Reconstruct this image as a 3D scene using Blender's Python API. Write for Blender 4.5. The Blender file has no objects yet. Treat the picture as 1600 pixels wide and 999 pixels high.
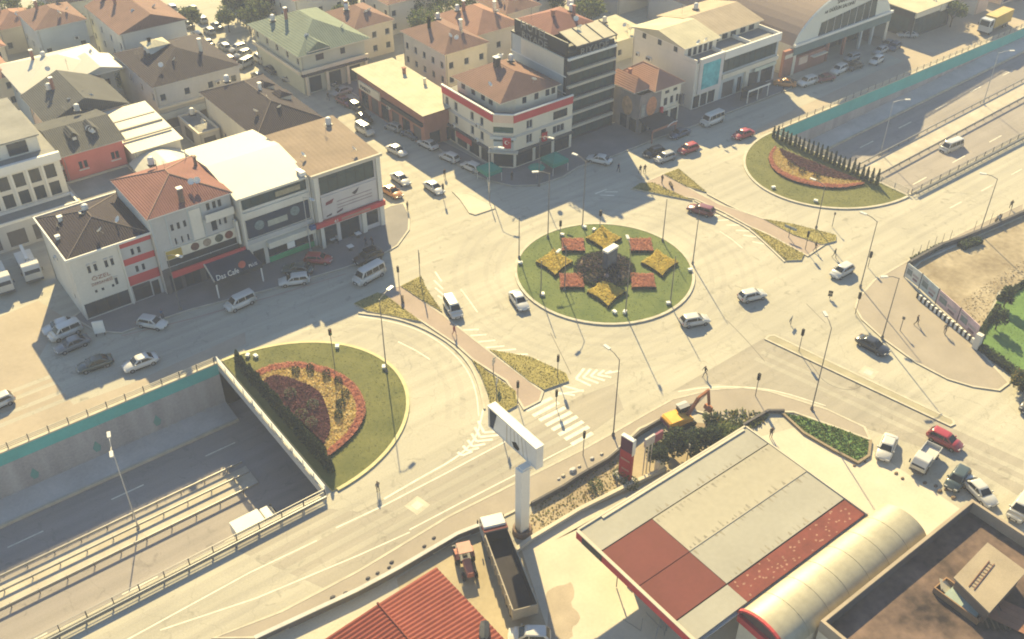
import bpy, math, random
from mathutils import Vector, Matrix, Quaternion
random.seed(11)
SC = bpy.context.scene
COL = SC.collection
R = math.radians
# ---------------------------------------------------------------- camera
cam_d = bpy.data.cameras.new('camera'); cam_d.sensor_width = 36; cam_d.lens = 34.94
cam_d.clip_start = 0.5; cam_d.clip_end = 3000
cam = bpy.data.objects.new('camera', cam_d); COL.objects.link(cam)
cam.location = (0, 0, 82); cam.rotation_euler = (R(90 - 37.1), 0, R(52.4 - 90))
SC.camera = cam
# ---------------------------------------------------------------- sky and sun
SUN_ELEV, SUN_AZ = 32.5, 63.0          # sun stands over the far left, shadows fall towards the viewer
w = bpy.data.worlds.new('World'); SC.world = w; w.use_nodes = True
nt = w.node_tree; nt.nodes.clear()
sky = nt.nodes.new('ShaderNodeTexSky'); sky.sky_type = 'NISHITA'; sky.sun_disc = False
sky.sun_elevation = R(SUN_ELEV); sky.sun_rotation = R(90 - SUN_AZ); sky.air_density = 1.2; sky.dust_density = 0.2; sky.ozone_density = 3.0
bg = nt.nodes.new('ShaderNodeBackground'); bg.inputs['Strength'].default_value = 0.062
wo = nt.nodes.new('ShaderNodeOutputWorld')
nt.links.new(sky.outputs[0], bg.inputs[0]); nt.links.new(bg.outputs[0], wo.inputs[0])
sl = bpy.data.lights.new('sun', 'SUN'); sl.energy = 5.0; sl.angle = R(0.6); sl.color = (1.0, 0.80, 0.40)
so = bpy.data.objects.new('sun', sl); COL.objects.link(so)
_d = Vector((-math.cos(R(SUN_AZ)) * math.cos(R(SUN_ELEV)), -math.sin(R(SUN_AZ)) * math.cos(R(SUN_ELEV)), -math.sin(R(SUN_ELEV))))
so.rotation_euler = _d.to_track_quat('-Z', 'Y').to_euler(); so.location = (60, 200, 150)
vs = SC.view_settings; vs.view_transform = 'Standard'; vs.look = 'None'; vs.gamma = 1; vs.use_curve_mapping = False
vs.exposure = 1.70
SC.cycles.filter_width = 1.9
SC.cycles.max_bounces = 6; SC.cycles.diffuse_bounces = 3; SC.cycles.glossy_bounces = 3; SC.cycles.volume_bounces = 1
SC.cycles.transparent_max_bounces = 6

# ---------------------------------------------------------------- materials
MATS = {}
ALB = 0.62      # all paints and stones of this dusty place are a little darker than fresh ones
def mat(name, col, rough=0.8, var=0.14, scale=0.6, fine=6.0, bump=0.0, bscale=8.0, metal=0.0, spec=0.15, tint=None, stretch=None, coat=0.0, leafy=False):
    """principled colour broken up by two noises in world space; tint = colour the large patches drift to"""
    if name in MATS: return MATS[name]
    col = tuple(c * ALB for c in col); tint = tuple(c * ALB for c in tint) if tint else None
    m = bpy.data.materials.new(name); m.use_nodes = True
    n = m.node_tree.nodes; l = m.node_tree.links
    b = n['Principled BSDF']; b.inputs['Roughness'].default_value = rough; b.inputs['Metallic'].default_value = metal
    b.inputs['Specular IOR Level'].default_value = spec
    if coat: b.inputs['Coat Weight'].default_value = coat; b.inputs['Coat Roughness'].default_value = 0.12
    g = n.new('ShaderNodeNewGeometry'); src = g.outputs['Position']
    if stretch:
        mp = n.new('ShaderNodeMapping'); mp.inputs['Scale'].default_value = stretch; l.new(src, mp.inputs[0]); src2 = mp.outputs[0]
    else: src2 = src
    a = n.new('ShaderNodeTexNoise'); a.inputs['Scale'].default_value = scale; a.inputs['Detail'].default_value = 5; l.new(src2, a.inputs['Vector'])
    f = n.new('ShaderNodeTexNoise'); f.inputs['Scale'].default_value = fine; f.inputs['Detail'].default_value = 3; l.new(src, f.inputs['Vector'])
    add = n.new('ShaderNodeMath'); add.operation = 'MULTIPLY_ADD'; add.inputs[1].default_value = 0.45; l.new(f.outputs['Fac'], add.inputs[0]); l.new(a.outputs['Fac'], add.inputs[2])
    mr = n.new('ShaderNodeMapRange'); mr.inputs['From Min'].default_value = 0.45; mr.inputs['From Max'].default_value = 1.0
    l.new(add.outputs[0], mr.inputs[0])
    mx = n.new('ShaderNodeMix'); mx.data_type = 'RGBA'; l.new(mr.outputs[0], mx.inputs[0])
    c2 = tint if tint else tuple(min(1, c * (1 + var)) for c in col)
    c1 = tuple(c * (1 - var) for c in col)
    mx.inputs[6].default_value = (*c1, 1); mx.inputs[7].default_value = (*c2, 1)
    l.new(mx.outputs[2], b.inputs['Base Color'])
    if bump:
        bn = n.new('ShaderNodeTexNoise'); bn.inputs['Scale'].default_value = bscale; bn.inputs['Detail'].default_value = 4; l.new(src, bn.inputs['Vector'])
        bp = n.new('ShaderNodeBump'); bp.inputs['Strength'].default_value = bump; bp.inputs['Distance'].default_value = 0.05
        l.new(bn.outputs['Fac'], bp.inputs['Height']); l.new(bp.outputs[0], b.inputs['Normal'])
    if leafy:   # thin leaves let some sunlight through
        tr = n.new('ShaderNodeBsdfTranslucent'); ms = n.new('ShaderNodeMixShader'); ms.inputs[0].default_value = 0.42; l.new(mx.outputs[2], tr.inputs[0])
        l.new(b.outputs[0], ms.inputs[1]); l.new(tr.outputs[0], ms.inputs[2]); l.new(ms.outputs[0], n['Material Output'].inputs[0])
    MATS[name] = m; return m

def roof_mat(name, col, axis, pitch=3.2, var=0.16, rough=0.85, strength=0.5, spec=0.1):
    """tiled / ribbed roofing: fine courses as relief over a patchy colour; axis 0/1 = world axis across the courses"""
    if name in MATS: return MATS[name]
    m = mat(name, col, rough, var, 0.35, 2.5, spec=spec)
    n = m.node_tree.nodes; l = m.node_tree.links; b = n['Principled BSDF']
    g = n.new('ShaderNodeNewGeometry'); sp = n.new('ShaderNodeSeparateXYZ'); l.new(g.outputs['Position'], sp.inputs[0])
    mu = n.new('ShaderNodeMath'); mu.operation = 'MULTIPLY'; mu.inputs[1].default_value = pitch * 2 * math.pi; l.new(sp.outputs[axis], mu.inputs[0])
    si = n.new('ShaderNodeMath'); si.operation = 'SINE'; l.new(mu.outputs[0], si.inputs[0])
    bp = n.new('ShaderNodeBump'); bp.inputs['Strength'].default_value = strength; bp.inputs['Distance'].default_value = 0.04
    l.new(si.outputs[0], bp.inputs['Height']); l.new(bp.outputs[0], b.inputs['Normal'])
    return m

def road_mat(name, col, patch, seam=0.5):
    """worn asphalt: broad patches, lengthwise wheel streaks, fine grit, scattered stains"""
    m = bpy.data.materials.new(name); m.use_nodes = True
    n = m.node_tree.nodes; l = m.node_tree.links; b = n['Principled BSDF']
    b.inputs['Roughness'].default_value = 0.82; b.inputs['Specular IOR Level'].default_value = 0.12
    g = n.new('ShaderNodeNewGeometry'); pos = g.outputs['Position']
    def noise(sc, det, vec, dist=0.0):
        t = n.new('ShaderNodeTexNoise'); t.inputs['Scale'].default_value = sc; t.inputs['Detail'].default_value = det; t.inputs['Distortion'].default_value = dist
        l.new(vec, t.inputs['Vector']); return t.outputs['Fac']
    def rng(v, a, bb, lo, hi):
        t = n.new('ShaderNodeMapRange'); t.inputs[1].default_value = a; t.inputs[2].default_value = bb; t.inputs[3].default_value = lo; t.inputs[4].default_value = hi
        l.new(v, t.inputs[0]); return t.outputs[0]
    def mul(a, c):
        t = n.new('ShaderNodeMath'); t.operation = 'MULTIPLY'; l.new(a, t.inputs[0]); l.new(c, t.inputs[1]); return t.outputs[0]
    mp = n.new('ShaderNodeMapping'); mp.inputs['Scale'].default_value = (0.035, 0.75, 1); l.new(pos, mp.inputs[0])
    broad = rng(noise(0.06, 6, pos, 0.6), 0.36, 0.66, 0.0, 1.0)
    streak = rng(noise(1.0, 3, mp.outputs[0]), 0.3, 0.7, 0.88, 1.07)
    grit = rng(noise(5.0, 4, pos), 0.3, 0.7, 0.93, 1.06)
    stain = rng(noise(0.55, 5, pos, 1.2), 0.62, 0.74, 1.0, 0.74)
    mx = n.new('ShaderNodeMix'); mx.data_type = 'RGBA'; l.new(broad, mx.inputs[0]); mx.inputs[6].default_value = (*col, 1); mx.inputs[7].default_value = (*patch, 1)
    vm = n.new('ShaderNodeVectorMath'); vm.operation = 'SCALE'; l.new(mx.outputs[2], vm.inputs[0]); vo = n.new('ShaderNodeTexVoronoi'); vo.feature = 'DISTANCE_TO_EDGE'; vo.inputs['Scale'].default_value = 0.11; wv = n.new('ShaderNodeVectorMath'); wv.operation = 'ADD'; nz = n.new('ShaderNodeTexNoise'); nz.inputs['Scale'].default_value = 0.5; l.new(pos, nz.inputs['Vector']); sc_ = n.new('ShaderNodeVectorMath'); sc_.operation = 'SCALE'; sc_.inputs['Scale'].default_value = 3.0; l.new(nz.outputs['Color'], sc_.inputs[0]); l.new(pos, wv.inputs[0]); l.new(sc_.outputs[0], wv.inputs[1]); l.new(wv.outputs[0], vo.inputs['Vector'])
    crack = rng(vo.outputs['Distance'], 0.0, 0.010, 0.86, 1.0)
    l.new(mul(mul(mul(streak, grit), stain), crack), vm.inputs['Scale'])
    l.new(vm.outputs[0], b.inputs['Base Color'])
    bp = n.new('ShaderNodeBump'); bp.inputs['Strength'].default_value = 0.15; bp.inputs['Distance'].default_value = 0.02
    l.new(noise(30, 3, pos), bp.inputs['Height']); l.new(bp.outputs[0], b.inputs['Normal'])
    MATS[name] = m; return m

def glass_mat(name, col, rough=0.12):
    m = mat(name, col, rough, 0.35, 0.35, 1.2, spec=0.25); return m

ASPH = road_mat('asphalt', (0.298, 0.28, 0.226), (0.352, 0.33, 0.262))
ASPH_D = road_mat('asphalt_resurfaced', (0.25, 0.23, 0.19), (0.28, 0.255, 0.205))
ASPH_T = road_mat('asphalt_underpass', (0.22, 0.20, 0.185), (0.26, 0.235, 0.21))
TRACK = road_mat('asphalt_worn_track', (0.281, 0.263, 0.215), (0.332, 0.311, 0.249))
PAVE = mat('paving', (0.40, 0.35, 0.285), 0.85, 0.12, 0.3, 5, bump=0.1)
PAVE_R = mat('paving_pink', (0.42, 0.335, 0.275), 0.85, 0.12, 0.3, 5, bump=0.1)
PAVE_G = mat('paving_grey', (0.27, 0.255, 0.245), 0.85, 0.15, 0.3, 5, bump=0.1)
KERB = mat('kerb_concrete', (0.60, 0.55, 0.43), 0.8, 0.18, 0.8, 6)
KERB_Y = mat('kerb_yellowed', (0.66, 0.60, 0.32), 0.75, 0.18, 0.8, 6)
CONC = mat('concrete', (0.62, 0.60, 0.56), 0.85, 0.18, 0.3, 3, bump=0.15, stretch=(1, 1, 0.25))
CONC_L = mat('concrete_pale', (0.66, 0.60, 0.47), 0.85, 0.12, 0.25, 3, bump=0.1)
CONC_D = mat('concrete_dark', (0.14, 0.13, 0.13), 0.9, 0.25, 0.3, 2)
PAINT = mat('road_paint', (0.88, 0.84, 0.69), 0.7, 0.22, 1.2, 7)
DIRT = mat('dry_earth', (0.43, 0.335, 0.225), 0.95, 0.22, 0.12, 1.5, bump=0.25, tint=(0.50, 0.42, 0.28))
DIRT_D = mat('dark_soil', (0.20, 0.145, 0.095), 0.95, 0.35, 0.25, 2, bump=0.3)
LOT = mat('sandy_lot', (0.47, 0.40, 0.305), 0.92, 0.14, 0.15, 1.5, bump=0.1)
GRASS = mat('grass', (0.145, 0.165, 0.05), 0.9, 0.25, 0.3, 3, bump=0.2, tint=(0.20, 0.20, 0.065))
GRASS_G = mat('grass_green', (0.14, 0.25, 0.07), 0.9, 0.25, 0.35, 7, bump=0.4)
GRASS_D = mat('grass_dry', (0.30, 0.25, 0.08), 0.95, 0.3, 0.6, 5, bump=0.3, tint=(0.38, 0.30, 0.10), leafy=True)
LEAF_D = mat('leaf_dark', (0.05, 0.07, 0.05), 0.85, 0.35, 0.8, 5, leafy=True)
LEAF = mat('leaf_mid', (0.13, 0.18, 0.075), 0.85, 0.35, 0.6, 5, leafy=True)
LEAF_L = mat('leaf_light', (0.25, 0.28, 0.09), 0.85, 0.35, 0.6, 5, leafy=True)
BARK = mat('bark', (0.10, 0.075, 0.05), 0.9)
FL_Y = mat('flower_yellow', (0.80, 0.60, 0.13), 0.85, 0.3, 1.5, 8, leafy=True)
FL_O = mat('flower_orange', (0.92, 0.58, 0.22), 0.85, 0.25, 1.0, 8, tint=(0.85, 0.64, 0.26), leafy=True)
FL_R = mat('flower_red', (0.68, 0.30, 0.19), 0.85, 0.3, 1.5, 8, leafy=True)
FL_P = mat('flower_pink', (0.74, 0.31, 0.22), 0.85, 0.3, 1.5, 8, leafy=True)
FL_V = mat('foliage_purple', (0.105, 0.032, 0.05), 0.85, 0.4, 0.8, 6, leafy=True)
TEAL = mat('teal_panel', (0.13, 0.55, 0.50), 0.6, 0.15, 0.3, 3)
STEEL = mat('galvanised_steel', (0.42, 0.42, 0.40), 0.45, 0.12, 1, 6, metal=0.5)
STEEL_D = mat('dark_steel', (0.10, 0.10, 0.11), 0.5, 0.2, 1, 6, metal=0.3)
POLE = mat('lamp_pole_grey', (0.24, 0.23, 0.22), 0.5, 0.1, 1, 4, metal=0.3)
POLE_L = mat('pole_white', (0.62, 0.60, 0.55), 0.5, 0.1, 1, 4)
WHITE = mat('white_paint', (0.95, 0.93, 0.84), 0.6, 0.08, 0.3, 3)
BLACK = mat('black', (0.015, 0.015, 0.018), 0.6)
RUB = mat('rubber', (0.02, 0.02, 0.022), 0.85)
RIM = mat('wheel_rim', (0.40, 0.40, 0.40), 0.35, metal=0.7)
GLASS = glass_mat('window_glass', (0.035, 0.05, 0.07), 0.2)
GLASS_T = glass_mat('curtain_glass', (0.05, 0.085, 0.09), 0.25)
GLASS_C = glass_mat('car_glass', (0.02, 0.025, 0.03), 0.08)
LAMPG = mat('lamp_glass', (0.75, 0.74, 0.68), 0.3, 0.05)
REDL = mat('red_lens', (0.35, 0.02, 0.02), 0.3)
FRAME = mat('window_frame_white', (0.80, 0.79, 0.74), 0.6)
FRAME_D = mat('window_frame_dark', (0.05, 0.05, 0.055), 0.5)
SKIN = mat('skin', (0.42, 0.25, 0.17), 0.7)
HAIR = mat('hair', (0.02, 0.015, 0.012), 0.7)

# ---------------------------------------------------------------- mesh building
class MB:
    """collects faces, links them as one mesh object"""
    def __init__(s): s.v = []; s.f = []; s.m = []; s.mats = []
    def mi(s, m):
        if m not in s.mats: s.mats.append(m)
        return s.mats.index(m)
    def add(s, vs, fs, m):
        k = len(s.v); i = s.mi(m); s.v += [tuple(q) for q in vs]
        for f in fs: s.f.append([k + j for j in f]); s.m.append(i)
    def box(s, x0, x1, y0, y1, z0, z1, m):
        s.add([(x0,y0,z0),(x1,y0,z0),(x1,y1,z0),(x0,y1,z0),(x0,y0,z1),(x1,y0,z1),(x1,y1,z1),(x0,y1,z1)],
              [(0,3,2,1),(4,5,6,7),(0,1,5,4),(1,2,6,5),(2,3,7,6),(3,0,4,7)], m)
    def obox(s, c, hx, hy, z0, z1, ang, m):
        ca, sa = math.cos(ang), math.sin(ang)
        p = [(c[0]+x*ca-y*sa, c[1]+x*sa+y*ca) for x, y in ((-hx,-hy),(hx,-hy),(hx,hy),(-hx,hy))]
        s.prism(p, z0, z1, m, bottom=True)
    def bar(s, a, b, w, h, m):
        """box beam from a to b, w wide, h tall, centred"""
        a = Vector(a); b = Vector(b); d = (b - a)
        if d.length < 1e-6: return
        d.normalize(); up = Vector((0,0,1)) if abs(d.z) < 0.95 else Vector((1,0,0))
        sd = d.cross(up).normalized(); up = sd.cross(d).normalized()
        vs = []
        for q in (a, b):
            for i, j in ((-1,-1),(1,-1),(1,1),(-1,1)): vs.append(q + sd*(w/2*i) + up*(h/2*j))
        s.add(vs, [(0,1,2,3),(7,6,5,4),(0,4,5,1),(1,5,6,2),(2,6,7,3),(3,7,4,0)], m)
    def prism(s, poly, z0, z1, m, top=None, bottom=False):
        n = len(poly)
        ar = sum(poly[i][0]*poly[(i+1)%n][1]-poly[(i+1)%n][0]*poly[i][1] for i in range(n))
        if ar < 0: poly = poly[::-1]
        lo = [(p[0],p[1],z0) for p in poly]; hi = [(p[0],p[1],z1) for p in poly]
        s.add(lo+hi, [(i,(i+1)%n,(i+1)%n+n,i+n) for i in range(n)], m)
        s.add(hi, [tuple(range(n))], top or m)
        if bottom: s.add(lo, [tuple(range(n))[::-1]], m)
    def sheet(s, poly, z, m):
        n = len(poly)
        ar = sum(poly[i][0]*poly[(i+1)%n][1]-poly[(i+1)%n][0]*poly[i][1] for i in range(n))
        if ar < 0: poly = poly[::-1]
        s.add([(p[0],p[1],z) for p in poly], [tuple(range(n))], m)
    def tube(s, a, b, r0, r1, m, n=8, cap=True):
        a = Vector(a); b = Vector(b); d = (b-a).normalized()
        up = Vector((0,0,1)) if abs(d.z) < 0.9 else Vector((1,0,0))
        x = d.cross(up).normalized(); y = d.cross(x).normalized()
        vs = [a + (x*math.cos(t)+y*math.sin(t))*r0 for t in [2*math.pi*i/n for i in range(n)]] + \
             [b + (x*math.cos(t)+y*math.sin(t))*r1 for t in [2*math.pi*i/n for i in range(n)]]
        fs = [(i, i+n, (i+1)%n+n, (i+1)%n) for i in range(n)]
        if cap: fs += [tuple(range(n)), tuple(range(2*n-1, n-1, -1))]
        s.add(vs, fs, m)
    def path(s, pts, r, m, n=6):
        for a, b in zip(pts, pts[1:]): s.tube(a, b, r, r, m, n)
    def lathe(s, prof, m, n=16, c=(0,0,0)):
        vs = []; fs = []
        for r, z in prof:
            for i in range(n): t = 2*math.pi*i/n; vs.append((c[0]+r*math.cos(t), c[1]+r*math.sin(t), c[2]+z))
        for k in range(len(prof)-1):
            for i in range(n): j = (i+1)%n; fs.append((k*n+i, k*n+j, (k+1)*n+j, (k+1)*n+i))
        s.add(vs, fs, m)
    def loft(s, secs, m, closed=True, caps=True):
        n = len(secs[0]); vs = [p for q in secs for p in q]; fs = []
        for k in range(len(secs)-1):
            for i in range(n if closed else n-1):
                j = (i+1)%n; fs.append((k*n+i, k*n+j, (k+1)*n+j, (k+1)*n+i))
        if caps and closed: fs += [tuple(range(n))[::-1], tuple(range((len(secs)-1)*n, len(secs)*n))]
        s.add(vs, fs, m)
    def mesh(s, name, smooth=False):
        me = bpy.data.meshes.new(name); me.from_pydata(s.v, [], s.f)
        for m in s.mats: me.materials.append(m)
        me.polygons.foreach_set('material_index', s.m)
        if smooth: me.polygons.foreach_set('use_smooth', [True]*len(s.f))
        me.update(); return me
    def build(s, name, parent=None, smooth=False, loc=None, rz=0):
        return put(name, s.mesh(name, smooth), parent, loc, rz)

def put(name, me, parent=None, loc=None, rz=0):
    o = bpy.data.objects.new(name, me); COL.objects.link(o)
    if parent is not None: o.parent = parent
    if loc: o.location = loc
    if rz: o.rotation_euler = (0,0,rz)
    return o
def tag(o, label, cat, group=None):
    o['label'] = label; o['category'] = cat
    if group: o['group'] = group
    return o
def thing(name, label, cat, loc=(0,0,0), rz=0, group=None):
    o = bpy.data.objects.new(name, None); COL.objects.link(o); o.empty_display_size = 0.3
    o.location = loc; o.rotation_euler = (0,0,rz); return tag(o, label, cat, group)
def struct(name, mb, parent=None, smooth=False):
    o = mb.build(name, parent, smooth); o['kind'] = 'structure'; return o
def dup(root, loc, rz=0, label=None, scale=None):
    r = root.copy(); COL.objects.link(r); r.location = loc; r.rotation_euler = (0,0,rz)
    if scale: r.scale = scale
    if label: r['label'] = label
    for ch in root.children:
        c = ch.copy(); COL.objects.link(c); c.parent = r
        for g in ch.children:
            d = g.copy(); COL.objects.link(d); d.parent = c
    return r

def offset_line(pts, d, closed=False):
    """shift a polyline sideways by d (left positive)"""
    n = len(pts); out = []
    for i in range(n):
        a = pts[i-1] if (i > 0 or closed) else pts[i]; c = pts[(i+1) % n] if (i < n-1 or closed) else pts[i]
        b = pts[i]
        d1 = Vector((b[0]-a[0], b[1]-a[1])); d2 = Vector((c[0]-b[0], c[1]-b[1]))
        if d1.length < 1e-6: d1 = d2
        if d2.length < 1e-6: d2 = d1
        d1.normalize(); d2.normalize(); t = (d1 + d2)
        if t.length < 0.2: t = d2
        t.normalize(); nrm = Vector((-t.y, t.x)); k = 1 / max(0.5, nrm.dot(Vector((-d1.y, d1.x))))
        out.append((b[0]+nrm.x*d*k, b[1]+nrm.y*d*k))
    return out
def smooth_line(pts, closed=False, it=2):
    for _ in range(it):
        q = []; n = len(pts); rngs = range(n) if closed else range(n-1)
        if not closed: q.append(pts[0])
        for i in rngs:
            a = pts[i]; b = pts[(i+1) % n]
            q.append((a[0]*.75+b[0]*.25, a[1]*.75+b[1]*.25)); q.append((a[0]*.25+b[0]*.75, a[1]*.25+b[1]*.75))
        if not closed: q.append(pts[-1])
        pts = q
    return pts
def ccw(poly):
    n = len(poly); ar = sum(poly[i][0]*poly[(i+1)%n][1]-poly[(i+1)%n][0]*poly[i][1] for i in range(n))
    return poly if ar > 0 else poly[::-1]
def kerb_mb(pts, wd, z0, z1, m, closed=False):
    mb = MB(); L = offset_line(pts, wd/2, closed); Rr = offset_line(pts, -wd/2, closed); n = len(pts)
    vs = [(p[0],p[1],z0) for p in L] + [(p[0],p[1],z1) for p in L] + [(p[0],p[1],z1) for p in Rr] + [(p[0],p[1],z0) for p in Rr]
    fs = []
    for i in range(n if closed else n-1):
        j = (i+1) % n
        fs += [(j, i, n+i, n+j), (n+j, n+i, 2*n+i, 2*n+j), (2*n+j, 2*n+i, 3*n+i, 3*n+j)]
    if not closed: fs += [(0, 3*n, 2*n, n), (n-1, 2*n-1, 3*n-1, 4*n-1)]
    mb.add(vs, fs, m); return mb
def inside(p, poly):
    x, y = p; c = False; n = len(poly)
    for i in range(n):
        x0, y0 = poly[i]; x1, y1 = poly[i-1]
        if (y0 > y) != (y1 > y) and x < (x1-x0)*(y-y0)/(y1-y0)+x0: c = not c
    return c
def scatter(poly, n, rnd):
    xs = [p[0] for p in poly]; ys = [p[1] for p in poly]; out = []
    k = 0
    while len(out) < n and k < n*12:
        k += 1; p = (rnd.uniform(min(xs), max(xs)), rnd.uniform(min(ys), max(ys)))
        if inside(p, poly): out.append(p)
    return out
def leaf(mb, c, s, rnd, m, flat=False):
    """one small leaf: a bent pair of triangles facing a random way"""
    t = rnd.uniform(0, 6.283); e = rnd.uniform(-0.5, 1.1) if not flat else rnd.uniform(-.3, .35)
    a = Vector((math.cos(t)*math.cos(e), math.sin(t)*math.cos(e), math.sin(e)))
    b = a.cross(Vector((rnd.uniform(-1,1), rnd.uniform(-1,1), rnd.uniform(-1,1))) if not flat else Vector((rnd.uniform(-.3,.3), rnd.uniform(-.3,.3), 1))).normalized()
    c = Vector(c); q = a.cross(b)*0.18*s
    mb.add([c - a*s*.5, c + b*s*.38 + q, c + a*s*.6, c - b*s*.38 + q], [(0,1,2),(0,2,3)], m)
def tufts(poly, n, z, rnd, mats, s0=.10, s1=.26, h=.16):
    mb = MB()
    for x, y in scatter(poly, n, rnd):
        t = rnd.uniform(0, 6.283); s = rnd.uniform(s0, s1); hh = rnd.uniform(.4, 1)*h
        dx, dy = math.cos(t)*s*.5, math.sin(t)*s*.5; lx, ly = -dy*.6, dx*.6
        mb.add([(x-dx,y-dy,z-.01),(x+dx,y+dy,z-.01),(x+dx*.4+lx,y+dy*.4+ly,z+hh),(x-dx*.4+lx,y-dy*.4+ly,z+hh)], [(0,1,2,3)], rnd.choice(mats))
    return mb
def text_mesh(txt, size, m, depth=0.03, align='LEFT'):
    cu = bpy.data.curves.new('lettering', 'FONT'); cu.body = txt; cu.size = size; cu.extrude = depth; cu.align_x = align; cu.resolution_u = 2
    o = bpy.data.objects.new('lettering', cu); COL.objects.link(o)
    dg = bpy.context.evaluated_depsgraph_get(); me = bpy.data.meshes.new_from_object(o.evaluated_get(dg))
    bpy.data.objects.remove(o); bpy.data.curves.remove(cu)
    me.materials.clear(); me.materials.append(m); return me
def lettering(txt, size, m, parent, loc, rz=0, rx=math.pi/2, depth=.03, align='LEFT', stretch=1.0, name='lettering'):
    o = put(name, text_mesh(txt, size, m, depth, align), parent, loc); o.rotation_euler = (rx, 0, rz); o.scale = (stretch,1,1); return o

# ---------------------------------------------------------------- walls with real openings
WIN = {}
def window_mesh(wd, ht, style):
    k = (round(wd,2), round(ht,2), style)
    if k in WIN: return WIN[k]
    fr = FRAME_D if style in ('dark','shop','curtain') else FRAME
    gl = GLASS_T if style == 'curtain' else GLASS
    f = MB(); t = 0.07 if style != 'curtain' else 0.05; d = .07
    f.box(0, wd, -d, 0, 0, t, fr); f.box(0, wd, -d, 0, ht-t, ht, fr); f.box(0, t, -d, 0, t, ht-t, fr); f.box(wd-t, wd, -d, 0, t, ht-t, fr)
    step = 1.5 if style in ('shop','curtain') else 0.75
    n = max(1, round(wd/step))
    for i in range(1, n): x = wd*i/n; f.box(x-t/2, x+t/2, -d, 0, t, ht-t, fr)
    if style in ('shop','curtain') and ht > 2.4:
        z = ht*.72; f.box(t, wd-t, -d*.9, 0, z-t/2, z+t/2, fr)
    if style == 'win': f.box(-.08, wd+.08, -.22, -.0, -.07, 0, FRAME)
    p = MB(); p.add([(t,-.03,t),(wd-t,-.03,t),(wd-t,-.03,ht-t),(t,-.03,ht-t)], [(0,1,2,3)], gl)
    WIN[k] = (f.mesh('window_frame'), p.mesh('pane')); return WIN[k]

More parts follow.
